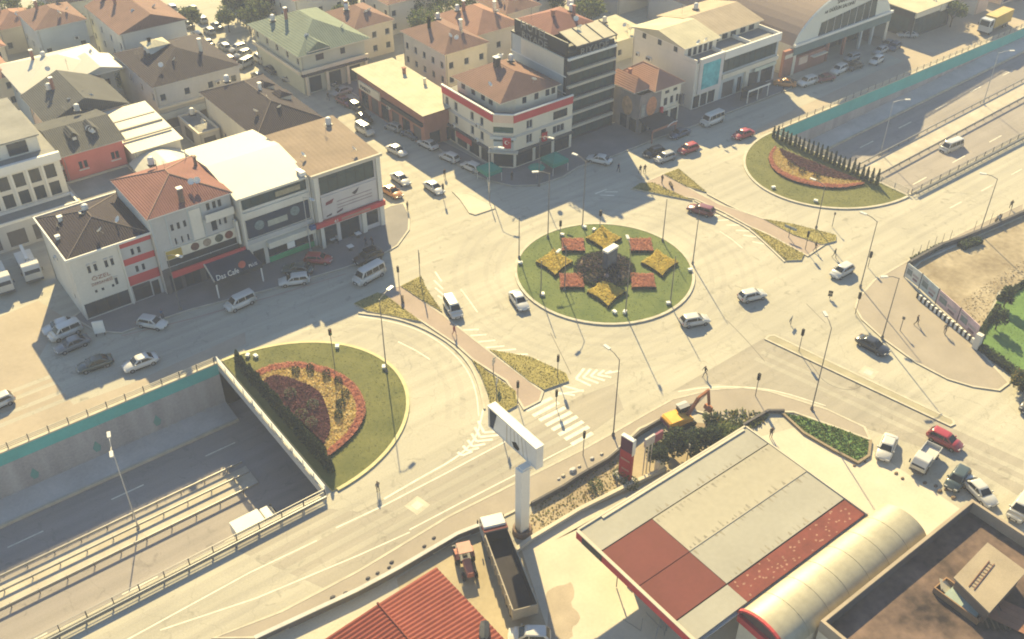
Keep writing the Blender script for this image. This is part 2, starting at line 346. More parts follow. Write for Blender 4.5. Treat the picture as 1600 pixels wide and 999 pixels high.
BLDS = []
class Bld:
    """a building: walls with cut openings, windows as parts; local x along the street front, y into the block"""
    def __init__(s, name, label, x0, x1, y0, y1, h, z0=0, cat='building', group=None, rz=0):
        s.W = x1-x0; s.D = y1-y0; s.h = h; s.z0 = z0
        s.root = thing(name, label, cat, (x0, y0, 0), rz, group)
        s.used = set(); s.top = None; BLDS.append(s)
    def side(s, f):
        W, D = s.W, s.D
        return {'F':((0,0),(1,0),W),'L':((0,D),(0,-1),D),'R':((W,0),(0,1),D),'B':((W,D),(-1,0),W)}[f]
    def face(s, f, m, ops=(), z0=None, z1=None, s0=0, s1=None, depth=0.16, name='wall', out=0.0, reveal=None):
        """one stretch of wall on side f; ops = (s0,s1,z0,z1,style)"""
        p0, d, L = s.side(f); nrm = (d[1], -d[0]); z0 = s.z0 if z0 is None else z0; z1 = s.h if z1 is None else z1
        s1 = L if s1 is None else s1
        def pt(t, z, dep=0.0): return (p0[0]+d[0]*t+nrm[0]*(out-dep), p0[1]+d[1]*t+nrm[1]*(out-dep), z)
        xs = sorted({s0, s1} | {o[0] for o in ops} | {o[1] for o in ops}); zs = sorted({z0, z1} | {o[2] for o in ops} | {o[3] for o in ops})
        mb = MB()
        for i in range(len(xs)-1):
            for j in range(len(zs)-1):
                cx, cz = (xs[i]+xs[i+1])/2, (zs[j]+zs[j+1])/2
                if not (s0 < cx < s1 and z0 < cz < z1): continue
                if any(o[0] < cx < o[1] and o[2] < cz < o[3] for o in ops): continue
                mb.add([pt(xs[i],zs[j]),pt(xs[i+1],zs[j]),pt(xs[i+1],zs[j+1]),pt(xs[i],zs[j+1])], [(0,1,2,3)], m)
        if out > 0:   # a proud panel: close its edges
            mb.add([pt(s0,z1),pt(s1,z1),pt(s1,z1,out+.05),pt(s0,z1,out+.05)], [(0,1,2,3)], m)
            mb.add([pt(s0,z0),pt(s0,z1),pt(s0,z1,out+.05),pt(s0,z0,out+.05)], [(0,1,2,3)], m)
            mb.add([pt(s1,z0,out+.05),pt(s1,z1,out+.05),pt(s1,z1),pt(s1,z0)], [(0,1,2,3)], m)
        rm = reveal or m
        for a, b, c, e, st in ops:
            q = [pt(a,c),pt(b,c),pt(b,e),pt(a,e)]; k = [pt(a,c,depth),pt(b,c,depth),pt(b,e,depth),pt(a,e,depth)]
            mb.add(q+k, [(0,4,5,1),(1,5,6,2),(2,6,7,3),(3,7,4,0)], rm)
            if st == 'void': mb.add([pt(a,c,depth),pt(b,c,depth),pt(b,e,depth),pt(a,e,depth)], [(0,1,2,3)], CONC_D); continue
            fm, pm = window_mesh(b-a, e-c, st)
            o = put('window' if st != 'shop' else 'shop_window', fm, s.root, pt(a, c, depth), math.atan2(d[1], d[0]))
            put('pane', pm, o)
            # dark backing so that nothing behind shows through
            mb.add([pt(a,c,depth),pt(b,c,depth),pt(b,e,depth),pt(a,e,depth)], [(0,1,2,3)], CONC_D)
        s.used.add(f); return mb.build(name, s.root)
    def rest(s, m, faces='FLRB'):
        for f in faces:
            if f not in s.used: s.face(f, m)
    def grid(s, f, cols, rows, wd, ht, zb, fl=3.0, m0=0.8, m1=None, style='win', s0=0, s1=None):
        L = s.side(f)[2] if s1 is None else s1
        m1 = m0 if m1 is None else m1; out = []
        for r in range(rows):
            for c in range(cols):
                x = s0 + m0 + (L-s0-m0-m1-wd)*(c/(cols-1) if cols > 1 else .5)
                out.append((x, x+wd, zb+r*fl, zb+r*fl+ht, style))
        return out
    def panel(s, f, s0, s1, z0, z1, m, out=.06, name='panel', th=None):
        p0, d, L = s.side(f); nrm = (d[1], -d[0]); th = out if th is None else th
        mb = MB(); a = [(p0[0]+d[0]*t+nrm[0]*k, p0[1]+d[1]*t+nrm[1]*k) for t, k in ((s0,out-th),(s1,out-th),(s1,out),(s0,out))]
        mb.prism(a, z0, z1, m, bottom=True); return mb.build(name, s.root)
    def text(s, f, txt, size, s0, z, m, out=.1, stretch=1.0, name='lettering', depth=.03):
        p0, d, L = s.side(f); nrm = (d[1], -d[0])
        return lettering(txt, size, m, s.root, (p0[0]+d[0]*s0+nrm[0]*out, p0[1]+d[1]*s0+nrm[1]*out, z), math.atan2(d[1], d[0]), depth=depth, stretch=stretch, name=name)
    def flat(s, m, parapet=.5, pm=None, pw=.25, z=None, name='roof'):
        z = s.h if z is None else z; W, D = s.W, s.D; mb = MB()
        mb.add([(0,0,z-.02),(W,0,z-.02),(W,D,z-.02),(0,D,z-.02)], [(0,1,2,3)], m)
        r = mb.build(name, s.root)
        if parapet:
            k = MB(); pm = pm or m; o = .04
            k.box(-o, W+o, -o, pw, z-.05, z+parapet, pm); k.box(-o, W+o, D-pw, D+o, z-.05, z+parapet, pm)
            k.box(-o, pw, pw, D-pw, z-.05, z+parapet, pm); k.box(W-pw, W+o, pw, D-pw, z-.05, z+parapet, pm)
            k.build('parapet', s.root)
        return r
    def hip(s, m, rise, over=.4, ridge=None, z=None, x0=0, x1=None, y0=0, y1=None, inset=None, name='roof', caps=None, along=None, gable=False, eave=None):
        z = s.h if z is None else z; x1 = s.W if x1 is None else x1; y1 = s.D if y1 is None else y1
        a, b, c, d = x0-over, x1+over, y0-over, y1+over; W, D = b-a, d-c
        along = along or ('x' if W >= D else 'y')
        if along == 'x':
            i = (0.0 if gable else min(W, D)/2) if inset is None else inset; r0 = (a+i, (c+d)/2); r1 = (b-i, (c+d)/2)
        else:
            i = (0.0 if gable else min(W, D)/2) if inset is None else inset; r0 = ((a+b)/2, c+i); r1 = ((a+b)/2, d-i)
        z1 = z + rise; t = .14; s.top = z + rise*.45
        mb = MB(); E = [(a,c,z),(b,c,z),(b,d,z),(a,d,z)]; Rr = [(*r0,z1),(*r1,z1)]
        vs = E + Rr
        fs = [(0,1,5,4),(1,2,5),(2,3,4,5),(3,0,4)] if along == 'x' else [(0,1,4),(1,2,5,4),(2,3,5),(3,0,4,5)]
        mb.add(vs, fs, m)
        em = eave or WHITE
        lo = [(p[0],p[1],z-t) for p in E]
        mb.add(E + lo, [(0,4,5,1),(1,5,6,2),(2,6,7,3),(3,7,4,0),(4,7,6,5)], em)
        ro = mb.build(name, s.root)
        if caps:
            k = MB()
            for p, q in ((0,4),(3,4),(1,5),(2,5)) if along == 'x' else ((0,4),(1,4),(2,5),(3,5)):
                k.tube(vs[p], vs[q], .09, .09, caps, 5)
            if (Vector(Rr[0])-Vector(Rr[1])).length > .2: k.tube(Rr[0], Rr[1], .1, .1, caps, 5)
            k.build('ridge_cap', ro)
        return ro
    def shed(s, m, z_front, z_back, over=.25, name='roof', th=.16, eave=None, x0=0, x1=None, y0=0, y1=None, axis='y'):
        x1 = s.W if x1 is None else x1; y1 = s.D if y1 is None else y1
        a, b, c, d = x0-over, x1+over, y0-over, y1+over
        if axis == 'y': top = [(a,c,z_front),(b,c,z_front),(b,d,z_back),(a,d,z_back)]
        else: top = [(a,c,z_front),(b,c,z_back),(b,d,z_back),(a,d,z_front)]
        lo = [(p[0],p[1],p[2]-th) for p in top]; mb = MB()
        mb.add(top, [(0,1,2,3)], m); mb.add(top+lo, [(0,4,5,1),(1,5,6,2),(2,6,7,3),(3,7,4,0),(4,7,6,5)], eave or m)
        return mb.build(name, s.root)
    def chimney(s, x, y, z0, z1, m, w_=.6, cap=None, name='chimney'):
        mb = MB(); mb.box(x-w_/2, x+w_/2, y-w_/2, y+w_/2, z0, z1, m); mb.box(x-w_/2-.1, x+w_/2+.1, y-w_/2-.1, y+w_/2+.1, z1, z1+.14, cap or m)
        return mb.build(name, s.root)

# ================================================================ ground, underpass, kerbs, markings
UL, UR = 30.2, 138.4            # where the bridge deck starts and ends along the highway
VN, VF = 72.9, 101.7            # near and far edge of the sunken highway
FAR_U, END_U = -260, 300
def fz(u):
    if u <= UL: return -7.2
    if u >= UR: return min(-0.02, -6.4 + .039*(u-UR))
    return -7.2 + .8*(u-UL)/(UR-UL)
g = MB()
g.sheet([(FAR_U,-260),(620,-260),(620,VN),(FAR_U,VN)], 0, ASPH)
g.sheet([(FAR_U,VF),(620,VF),(620,620),(FAR_U,620)], 0, ASPH)
g.sheet([(UL,VN),(UR,VN),(UR,VF),(UL,VF)], 0, ASPH)
g.sheet([(END_U,VN),(620,VN),(620,VF),(END_U,VF)], 0, ASPH)
struct('ground', g)
# highway floor
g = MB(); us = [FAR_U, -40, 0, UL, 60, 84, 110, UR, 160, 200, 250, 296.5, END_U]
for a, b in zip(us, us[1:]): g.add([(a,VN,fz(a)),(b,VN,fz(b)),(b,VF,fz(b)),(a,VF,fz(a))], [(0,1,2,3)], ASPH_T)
struct('underpass_road', g)
# bridge deck underside and fascias
g = MB(); g.box(UL+.01, UR-.01, VN+.01, VF-.01, -1.25, -1.2, CONC_D); g.box(UL, UL+.4, VN, VF, -1.25, -.01, CONC); g.box(UR-.4, UR, VN, VF, -1.25, -.01, CONC)
struct('bridge_deck', g)
# retaining walls: far side grey with a teal band on top, near side plain
def retaining(name, u0, u1, far, label):
    t = thing(name, label, 'wall', (u0, VF if far else VN, 0))
    sg = [u for u in us if u0 < u < u1]; sg = [u0] + sg + [u1]
    lo = MB(); hi = MB(); y = 0.0; bd = 1.75 if u0 < 0 else 2.6
    for a, b in zip(sg, sg[1:]):
        za, zb = fz(a), fz(b); ta, tb = max(za+.0, -bd), max(zb+.0, -bd)
        q = [(a-u0,y,za),(b-u0,y,zb),(b-u0,y,tb),(a-u0,y,ta)]
        lo.add(q if far else q[::-1], [(0,1,2,3)], mat('wall_concrete', (0.46,0.455,0.45), .85, .28, .5, 3, bump=.15, stretch=(1,1,.12)))
        q = [(a-u0,y-.04,ta),(b-u0,y-.04,tb),(b-u0,y-.04,-.03),(a-u0,y-.04,-.03)]
        if far: hi.add(q, [(0,1,2,3)], TEAL); hi.add([(a-u0,y-.04,ta),(b-u0,y-.04,tb),(b-u0,y,tb),(a-u0,y,ta)], [(3,2,1,0)], TEAL)
        else: hi.add([(p[0],y+.04,p[2]) for p in q][::-1], [(0,1,2,3)], CONC)
    lo.build('wall_face', t); hi.build('top_band', t)
    c = MB(); c.box(0, u1-u0, -.12, .3, -.02, .16, KERB); c.build('coping', t)
    return t
wl = retaining('retaining_wall', FAR_U, UL, True, 'long grey retaining wall with teal top band left of the bridge')
wr = retaining('retaining_wall', UR, END_U, True, 'retaining wall with teal band rising along the right highway ramp')
retaining('retaining_wall', FAR_U, UL, False, 'near retaining wall of the sunken highway left of the bridge')
retaining('retaining_wall', UR, END_U, False, 'near retaining wall of the sunken highway right of the bridge')
for px in ((21.10,101.58), (13.37,101.25), (5.84,101.03)):       # pale teal tulip motifs painted as raised plates on the wall
    mb = MB(); x = px[0]-FAR_U
    mb.add([(x-.25,-.05,-5.6),(x+.25,-.05,-5.6),(x+.5,-.05,-4.9),(x+.2,-.05,-4.3),(x,-.05,-3.9),(x-.2,-.05,-4.3),(x-.5,-.05,-4.9)], [(0,1,2,3,4,5,6)], mat('teal_motif', (0.16,0.40,0.36)))
    mb.build('tulip_motif', wl)
# bank and kerb at the foot of the far wall
for u0, u1, nm in ((FAR_U, UL-.05, 'l'), (UR+.05, END_U-4, 'r')):
    mb = MB(); sg = [u0] + [u for u in us if u0 < u < u1] + [u1]
    for a, b in zip(sg, sg[1:]):
        za, zb = fz(a), fz(b)
        mb.add([(a,98.1,za+.28),(b,98.1,zb+.28),(b,VF,zb+.75),(a,VF,za+.75)], [(0,1,2,3)], CONC)
        mb.add([(a,97.7,za+.02),(b,97.7,zb+.02),(b,97.75,zb+.40),(a,97.75,za+.40),(b,98.1,zb+.40),(a,98.1,za+.40)], [(0,1,2,3),(3,2,4,5)], KERB)
    struct('wall_foot_bank', mb)
# median strip with three guard rails
for u0, u1 in ((FAR_U, 27.2), (UR+1, 285)):
    mb = MB(); sg = [u0] + [u for u in us if u0 < u < u1] + [u1]
    for a, b in zip(sg, sg[1:]):
        za, zb = fz(a)+.16, fz(b)+.16
        mb.add([(a,86.0,za-.2),(b,86.0,zb-.2),(b,86.0,zb),(a,86.0,za),(b,89.6,zb),(a,89.6,za),(b,89.6,zb-.2),(a,89.6,za-.2)], [(0,1,2,3),(3,2,4,5),(5,4,6,7)], mat('median_concrete', (0.56,0.51,0.41), .85, .2, .4, 3))
    mb.add([(u1,86.0,fz(u1)-.05),(u1,89.6,fz(u1)-.05),(u1,89.6,fz(u1)+.16),(u1,86.0,fz(u1)+.16)], [(0,1,2,3)], MATS['median_concrete'])
    struct('median_strip', mb)
POST = MB(); POST.box(-.05,.05,-.04,.04,0,.80,STEEL_D); POST = POST.mesh('post')
def guard_rail(u0, u1, v, label, group, z=None, step=3.0, two=False):
    zz = (lambda u: z) if z is not None else fz
    t = thing('guard_rail', label, 'guard rail', (u0, v, zz(u0)), 0, group); z0 = zz(u0)
    sg = [u0] + [u for u in us if u0 < u < u1] + [u1]; mb = MB()
    for a, b in zip(sg, sg[1:]):
        for k in ((.66,.44) if two else (.66,)):
            mb.bar((a-u0,-.08,zz(a)-z0+k), (b-u0,-.08,zz(b)-z0+k), .10, .27, STEEL)
    mb.build('rail', t); k = 0
    n = int((u1-u0)/step)
    for i in range(n):
        u = u0+1+i*step
        if u < -12 or u > 235: continue
        put('post', POST, t, (u-u0, 0, zz(u)-z0))
    return t
for v, lb in ((90.1,'far'),(88.0,'middle'),(85.6,'near')):
    guard_rail(-60, 27, v, f'{lb} steel guard rail of the median left of the bridge', 'highway median guard rails')
    if v != 88.0: guard_rail(UR+1.5, 250, v, f'{lb} steel guard rail of the median right of the bridge', 'highway median guard rails')
# railings along the top edges of the trench
RPOST = MB(); RPOST.box(-.05,.05,-.05,.05,0,1.02,STEEL_D); RPOST = RPOST.mesh('post')
def railing(name, a, b, label, rails=(.45,.75,1.0), m=STEEL, step=2.2, thick=.05, mesh=False, pm=None, group=None):
    L = math.hypot(b[0]-a[0], b[1]-a[1]); ang = math.atan2(b[1]-a[1], b[0]-a[0])
    t = thing(name, label, 'railing', (a[0],a[1],.1), ang, group); mb = MB()
    for k in rails: mb.bar((0,0,k),(L,0,k),thick,thick,m)
    mb.build('rail', t); n = max(2, int(L/step))
    pmesh = RPOST
    if pm: q = MB(); q.box(-.05,.05,-.05,.05,0,1.05,pm); pmesh = q.mesh('post')
    for i in range(n+1):
        x = L*i/n; u = a[0]+(b[0]-a[0])*i/n
        if u < -12 or u > 225: continue
        put('post', pmesh, t, (x,0,0))
    if mesh:
        q = MB(); N = 9
        for i in range(int(L/.16)):
            u = a[0]+(b[0]-a[0])*i*.16/L
            if -12 < u < 175: q.bar((i*.16,0,.12),(i*.16,0,1.0),.018,.018,STEEL)
        o = q.build('mesh_infill', t); o['kind'] = 'stuff'
    return t
railing('railing', (-70, VF+.12), (UL-.3, VF+.12), 'low pale railing on top of the teal wall left of the bridge', (.35,.62,.85), CONC_L, 2.3, .09)
railing('railing', (UR+.3, VF+.12), (240, VF+.12), 'low pale railing on top of the teal wall right of the bridge', (.35,.62,.85), CONC_L, 2.3, .09)
railing('railing', (UL+.05, VF-.1), (UL+.05, VN+.3), 'white bridge railing between the lawn and the underpass on the left', (.3,.55,.8,1.05), WHITE, 2.4, .09, pm=WHITE)
railing('railing', (UR-.15, VF-.3), (UR-.15, VN+.3), 'pale bridge railing behind the conifer row on the right', (.3,.55,.8,1.0), CONC_L, 2.4, .06, pm=CONC_L)
railing('railing', (-70, VN-.05), (UL-.2, VN-.05), 'mesh safety fence on the near edge of the left underpass', (.12,.55,1.02), STEEL, 2.6, .05, mesh=True)
railing('railing', (UR+.3, VN-.05), (240, VN-.05), 'safety fence on the near edge of the right underpass', (.12,.55,1.02), STEEL, 2.6, .05, mesh=True)
guard_rail(-60, UL-.4, VN-.75, 'steel guard rail between service road and left underpass', 'guard rails along the service road', 0, 2.6, True)
guard_rail(UR+.5, 240, VN-.75, 'steel guard rail between service road and right underpass', 'guard rails along the service road', 0, 2.6, True)

# ---- resurfaced patches and lots (thin sheets above the road)
def sheet(name, poly, z, m, sm=0):
    mb = MB(); mb.sheet(smooth_line(poly, True, sm) if sm else poly, z, m); return struct(name, mb)
sheet('asphalt_patch', [(27.07,73.34),(17.95,73.58),(19.95,69.69),(23.78,61.83),(32.09,61.40),(43.98,61.75),(57.91,62.23),(65.88,63.13),(68.18,67.39),(63.08,68.25),(49.85,68.44),(38.19,68.38),(31.71,68.60)], .004, ASPH_D)
sheet('asphalt_patch', [(91.10,62.12),(94.65,36.97),(96.43,28.59),(90.89,25.38),(90.59,33.08),(86.70,42.53),(85.53,49.18),(82.85,55.01),(77.76,60.01),(72.89,61.91)], .004, ASPH_D)
sheet('sandy_yard', [(5.75,128.73),(16.19,129.92),(17.68,124.06),(12.25,116.87),(12.92,103.91),(-0.76,102.15)], .004, LOT)
sheet('roadside_strip', [(-60,102.3),(29,102.3),(35,103.2),(36,105.6),(20,104.6),(10,105.2),(-60,105.2)], .008, LOT)
sheet('roadside_strip', [(136,102.3),(230,102.3),(230,106.5),(175,107),(150,105.5),(136,104.2)], .008, LOT)
sheet('yard', [(185,104),(255,104),(255,135),(192,130),(186,112)], .004, LOT)
sheet('forecourt', [(41.22,53.52),(50.54,55.27),(53.80,51.59),(46,52.5),(70,51.5),(84,47),(84,20),(20,15),(20,42),(30.26,49.36),(38.36,46.72)], .004, CONC_L)
sheet('forecourt_stain', [(40.90,47.85),(42.41,47.87),(43.33,47.36),(44.10,47.37),(43.29,45.81),(42.08,45.28),(42.15,43.61),(41.27,43.07),(40.54,43.17),(39.80,42.01),(37.07,43.13),(39.75,45.64)], .012, mat('damp_concrete', (0.50,0.42,0.32), .9, .2, .4), 1)
sheet('earth_yard', [(30.19,58.39),(37.96,58.72),(41.15,57.92),(42.53,53.58),(38.04,43.36),(27.34,51.61)], .008, mat('pale_earth', (0.47,0.395,0.265), .95, .2, .2, 2, bump=.2))
sheet('dirt_lot', [(120.41,60.16),(127.78,60.12),(137.56,58.73),(153.29,57.09),(135.40,47.15),(125.03,49.03),(115.75,45.80),(112.44,45.16)], .03, mat('lot_earth', (0.29,0.225,0.14), .95, .25, .16, 1.2, bump=.3, tint=(0.56,0.48,0.34)))
sheet('park_lawn', [(111.36,43.92),(123.60,48.17),(136.99,48.03),(125.72,36.34),(107.07,31.41)], .03, GRASS_G)
sheet('street_paving', [(66.2,120),(68.2,120),(70,141),(70.5,165),(71,230),(66,230),(66,140)], .006, PAVE)

# ---- pavements with kerbs
def pavement(name, poly, m, z=.12, kerb=KERB, kw=.28):
    mb = MB(); mb.prism(poly, -.05, z, kerb, top=m); o = struct(name, mb)
    k = struct('kerb', kerb_mb(offset_line(ccw(poly), kw/2, True), kw, z-.1, z+.02, kerb, True)); k.parent = o; return o
front = [(20.06,117.71),(22.69,115.33),(32.34,114.63),(43.80,112.19),(54.36,110.60),(60.81,110.37),(63.71,111.02),(67.58,113.80),(69.95,117.28),(71.38,121.20),(69.15,121.90),(66.2,121.5),(20.5,124),(18.5,123)]
pavement('pavement', front, PAVE_G)
corner = [(88.2,140),(86.32,133.82),(85.56,125.49),(86.25,119.04),(88.47,114.88),(91.97,112.45),(97.16,112.02),(101.64,113.10),(109.09,112.35),(116.88,112.45),(119,112.6),(130,112),(160,112),(160,120),(106,123),(90,123)]
pavement('pavement', corner, PAVE_G)
# far side of the side street
pavement('pavement', [(88.3,140.5),(90,140.5),(90,200),(86,200),(86,160)], PAVE_G)
near = [(12.25,63.22),(19.10,62.02),(27.63,61.69),(39.08,62.12),(46.59,61.67),(56.87,61.02),(62.81,60.93),(67.57,60.96),(71.86,60.89),(76.95,59.24),(80.40,57.05),(82.47,54.68),(85.49,48.18),(86.59,43.18),(85.18,41.23),(81.75,50.03),(79.37,52.01),(75.14,52.83),(71.77,58.60),(64.93,59.30),(59.11,57.97),(50.76,57.73),(41.52,58.42),(26.16,59.20),(16.63,59.85)]
pavement('pavement', near, PAVE)
right = [(150.78,60.05),(141.00,60.85),(125.03,61.57),(113.25,61.52),(107.76,60.18),(105.39,58.94),(103.89,56.75),(102.59,52.40),(101.71,46.67),(102.06,42.23),(103.29,39.42),(105.29,36.96),(107.66,36.98),(110.88,43.44),(117.39,59.15),(122.78,60.04),(147.06,57.89)]
pavement('pavement', right, PAVE)
pavement('median_strip', [(90.05,61.88),(91.10,62.12),(91.88,61.69),(96.05,37.44),(95.54,36.85),(94.65,36.97)], mat('median_paving', (0.43,0.39,0.27), .9, .2, .5))
pavement('traffic_island', [(79.58,119.58),(81.63,117.20),(82.38,111.71),(81.86,110.84),(78.26,111.12),(77.80,112.22),(79.14,116.77)], CONC_L)
# diagonal walkways between the planted triangles
pavement('walkway', [(53.82,102.49),(58.55,102.03),(59.33,92.17),(59.62,82.24),(60.15,71.57),(58.71,70.42),(56.02,70.43),(57.54,76.05),(56.68,82.17),(56.79,85.94),(56.01,92.72)], PAVE_R)
pavement('walkway', [(103.47,102.25),(111.43,102.71),(111.44,96.11),(111.52,89.77),(113.75,82.32),(115.33,71.72),(110.51,71.22),(110.50,78.87),(109.99,82.56),(110.00,87.67),(109.43,93.44)], PAVE_R)

# ---- planted traffic islands
rv = random.Random(5)
def planted(poly, label, dark=0.5, gm=GRASS_D):
    po = ccw(poly); mb = MB(); mb.prism(po, -.05, .22, KERB, top=mat('island_soil', (0.36,0.31,0.11), .95, .3, .5)); o = struct('traffic_island', mb)
    c = (sum(p[0] for p in po)/len(po), sum(p[1] for p in po)/len(po))
    q = [(c[0]+(p[0]-c[0])*.93, c[1]+(p[1]-c[1])*.93) for p in po]
    t = tufts(q, 900, .22, rv, [GRASS_D, GRASS_D, GRASS], .10, .24, .06).build('ground_cover', o); t['kind'] = 'stuff'
    # dark clipped border on the pointed side
    h = MB(); k = ccw(q)
    for i in range(len(k)):
        a, b = Vector(k[i]), Vector(k[(i+1)%len(k)]); n = int((b-a).length/.13)
        for j in range(n):
            p = a + (b-a)*(j/n); leaf(h, (p.x+rv.uniform(-.12,.12), p.y+rv.uniform(-.12,.12), .2+rv.uniform(0,.16)), rv.uniform(.10,.2), rv, rv.choice([LEAF_D,LEAF,LEAF]))
    hb = h.build('clipped_border', o); hb['kind'] = 'stuff'
planted([(50.80,102.12),(54.78,102.34),(55.33,101.34),(55.95,92.94),(54.40,95.04),(51.42,99.37)], '')
planted([(58.22,101.68),(61.96,102.05),(60.85,99.05),(59.46,92.99),(58.82,96.32)], '')
planted([(59.70,82.34),(63.04,77.76),(64.53,72.56),(63.88,71.16),(60.30,71.76),(59.90,74.07)], '')
planted([(56.68,82.17),(56.83,78.48),(57.37,73.71),(55.90,71.55),(52.09,71.44),(54.07,74.89),(55.78,78.98)], '')
planted([(103.72,102.06),(105.91,102.53),(107.75,101.39),(108.74,93.20),(106.45,97.04)], '')
planted([(111.21,102.32),(114.63,102.24),(112.52,93.68),(111.23,97.08)], '')
planted([(109.87,81.94),(110.36,78.75),(110.47,71.91),(108.94,71.13),(107.00,72.41),(108.10,76.17)], '')
planted([(113.44,82.32),(115.99,78.42),(118.63,72.38),(117.29,71.34),(114.72,71.96),(113.48,76.35)], '')

# ---- lawns: two half-moons over the bridge ends and the round island
def ellipse(cx, cy, a, b, t0, t1, n): return [(cx+a*math.cos(R(t0+(t1-t0)*i/n)), cy+b*math.sin(R(t0+(t1-t0)*i/n))) for i in range(n+1)]
def lawn(name, poly, m, z=.16, n=7000):
    mb = MB(); mb.prism(poly, -.05, z, KERB_Y, top=m); o = struct(name, mb)
    t = tufts(poly, n//2, z, rv, [m], .10, .22, .05).build('grass', o); t['kind'] = 'stuff'; return o
half_l = ellipse(30.9, 87.2, 16.6, 14.3, -90, 90, 40)
half_r = ellipse(137.7, 87.2, 16.6, 14.3, 90, 270, 40)
lawn('lawn', half_l, GRASS); lawn('lawn', half_r, GRASS)
ring = ellipse(84.0, 87.0, 12.75, 12.75, 0, 351, 39)
rnd_lawn = lawn('lawn', ring, mat('grass_island', (0.125,0.185,0.055), .9, .25, .3, 3, bump=.2, tint=(0.175,0.215,0.065)))
struct('kerb', kerb_mb(ellipse(84.0, 87.0, 12.95, 12.95, 0, 354, 59), .42, -.02, .2, KERB, True))
struct('kerb', kerb_mb(ellipse(30.9, 87.2, 16.8, 14.45, -88, 90, 40), .42, -.02, .2, KERB_Y))
struct('kerb', kerb_mb(ellipse(137.7, 87.2, 16.8, 14.45, 90, 270, 40), .42, -.02, .2, KERB))
# outer kerb of the left turning loop
struct('kerb', kerb_mb(smooth_line([(50.22,99.93),(53.52,96.09),(55.45,91.88),(56.47,86.53),(56.01,81.53),(54.40,77.22),(52.38,73.53)]), .3, -.02, .16, KERB))
struct('kerb', kerb_mb(smooth_line([(112.30,93.33),(112.36,87.10),(113.60,82.19)]), .3, -.02, .16, KERB))
struct('kerb', kerb_mb(smooth_line([(109.13,93.15),(109.27,87.00),(109.70,82.31),(108.12,76.82),(106.71,72.41)]), .3, -.02, .16, KERB))

# ---- painted markings, a thin sheet above the asphalt
def line_mark(pts, wd, z=.008, name='road_marking', m=PAINT, parent=None):
    mb = MB(); L = offset_line(pts, wd/2); Rr = offset_line(pts, -wd/2)
    for i in range(len(pts)-1): mb.add([(*L[i],z),(*Rr[i],z),(*Rr[i+1],z),(*L[i+1],z)], [(0,1,2,3)], m)
    o = mb.build(name, parent)
    if parent is None: o['kind'] = 'structure'
    return o
def hatch(bars, name='hatched_marking', wd=.32):
    o = struct(name, MBtri(bars[0])); 
    for i, b in enumerate(bars): line_mark(b, wd, .009+.0012*i, 'stripe', parent=o)
def MBtri(b):
    mb = MB(); mb.add([(*b[0],.0085),(*b[1],.0085),(b[0][0]+.01,b[0][1],.0085)], [(0,1,2)], PAINT); return mb
# zebra crossing under the billboard
zb = []
for i in range(9):
    t = i/8; a = (823+(905-823)*t, 641+(700-641)*t); b = (868+(935-868)*t, 622+(668-622)*t); zb.append((a, b))
ZEB = [((56.26,70.24),(60.23,70.15)),((56.37,69.00),(60.39,68.98)),((56.49,67.91),(60.41,67.78)),((56.53,66.74),(60.50,66.69)),((56.65,65.68),(60.54,65.65)),((56.69,64.54),(60.50,64.54)),((56.80,63.49),(60.46,63.44)),((56.84,62.37),(60.09,62.33))]
hatch(ZEB, 'zebra_crossing', .55)
hatch([((64.99,71.09),(67.00,71.93)),((67.00,71.93),(67.12,72.00)),((64.99,71.09),(65.57,68.93)),((65.86,70.74),(67.72,71.38)),((65.86,70.74),(66.66,68.71)),((66.80,70.33),(68.29,70.78)),((66.80,70.33),(67.63,68.59)),((67.68,69.97),(68.91,70.14)),((67.68,69.97),(68.69,68.56)),((68.62,69.57),(69.54,69.49)),((68.62,69.57),(70.39,68.84))])
hatch([((61.11,70.22),(64.31,68.82)),((62.83,71.04),(64.15,68.64)),((61.47,70.40),(62.80,68.77))], wd=.3)
hatch([((50.55,72.34),(49.92,70.30)),((49.92,70.30),(51.80,69.13)),((49.59,71.67),(49.10,69.97)),((49.10,69.97),(51.22,68.75)),((48.64,71.01),(48.36,69.58)),((48.36,69.58),(50.04,68.69)),((47.65,70.40),(47.44,69.21)),((47.44,69.21),(48.88,68.64)),((46.67,69.94),(46.60,68.93)),((46.60,68.93),(47.91,68.58)),((45.53,69.49),(45.64,68.74)),((45.64,68.74),(46.95,68.53))])
hatch([((59.38,88.14),(61.24,86.88)),((59.33,86.59),(61.39,85.35)),((59.20,84.95),(61.60,83.62)),((59.15,83.44),(61.80,81.91)),((60.09,81.88),(62.59,80.45)),((60.88,80.43),(63.20,78.64)),((61.59,78.88),(63.58,76.85))], wd=.25)
hatch([((64.31,101.89),(63.67,99.30)),((62.97,100.24),(62.73,97.61)),((62.04,98.54),(61.99,96.20)),((61.27,96.76),(61.40,94.72))], wd=.22)
hatch([((107.50,88.36),(110.36,86.65)),((107.46,86.68),(110.15,85.10)),((107.66,84.84),(110.04,83.00)),((107.71,82.89),(109.79,80.82)),((107.54,81.16),(109.31,78.86)),((107.24,79.09),(108.72,76.58))], wd=.25)
hatch([((99.55,104.20),(101.22,102.92)),((98.26,103.87),(99.95,102.31)),((97.87,104.70),(100.36,104.64))], wd=.25)
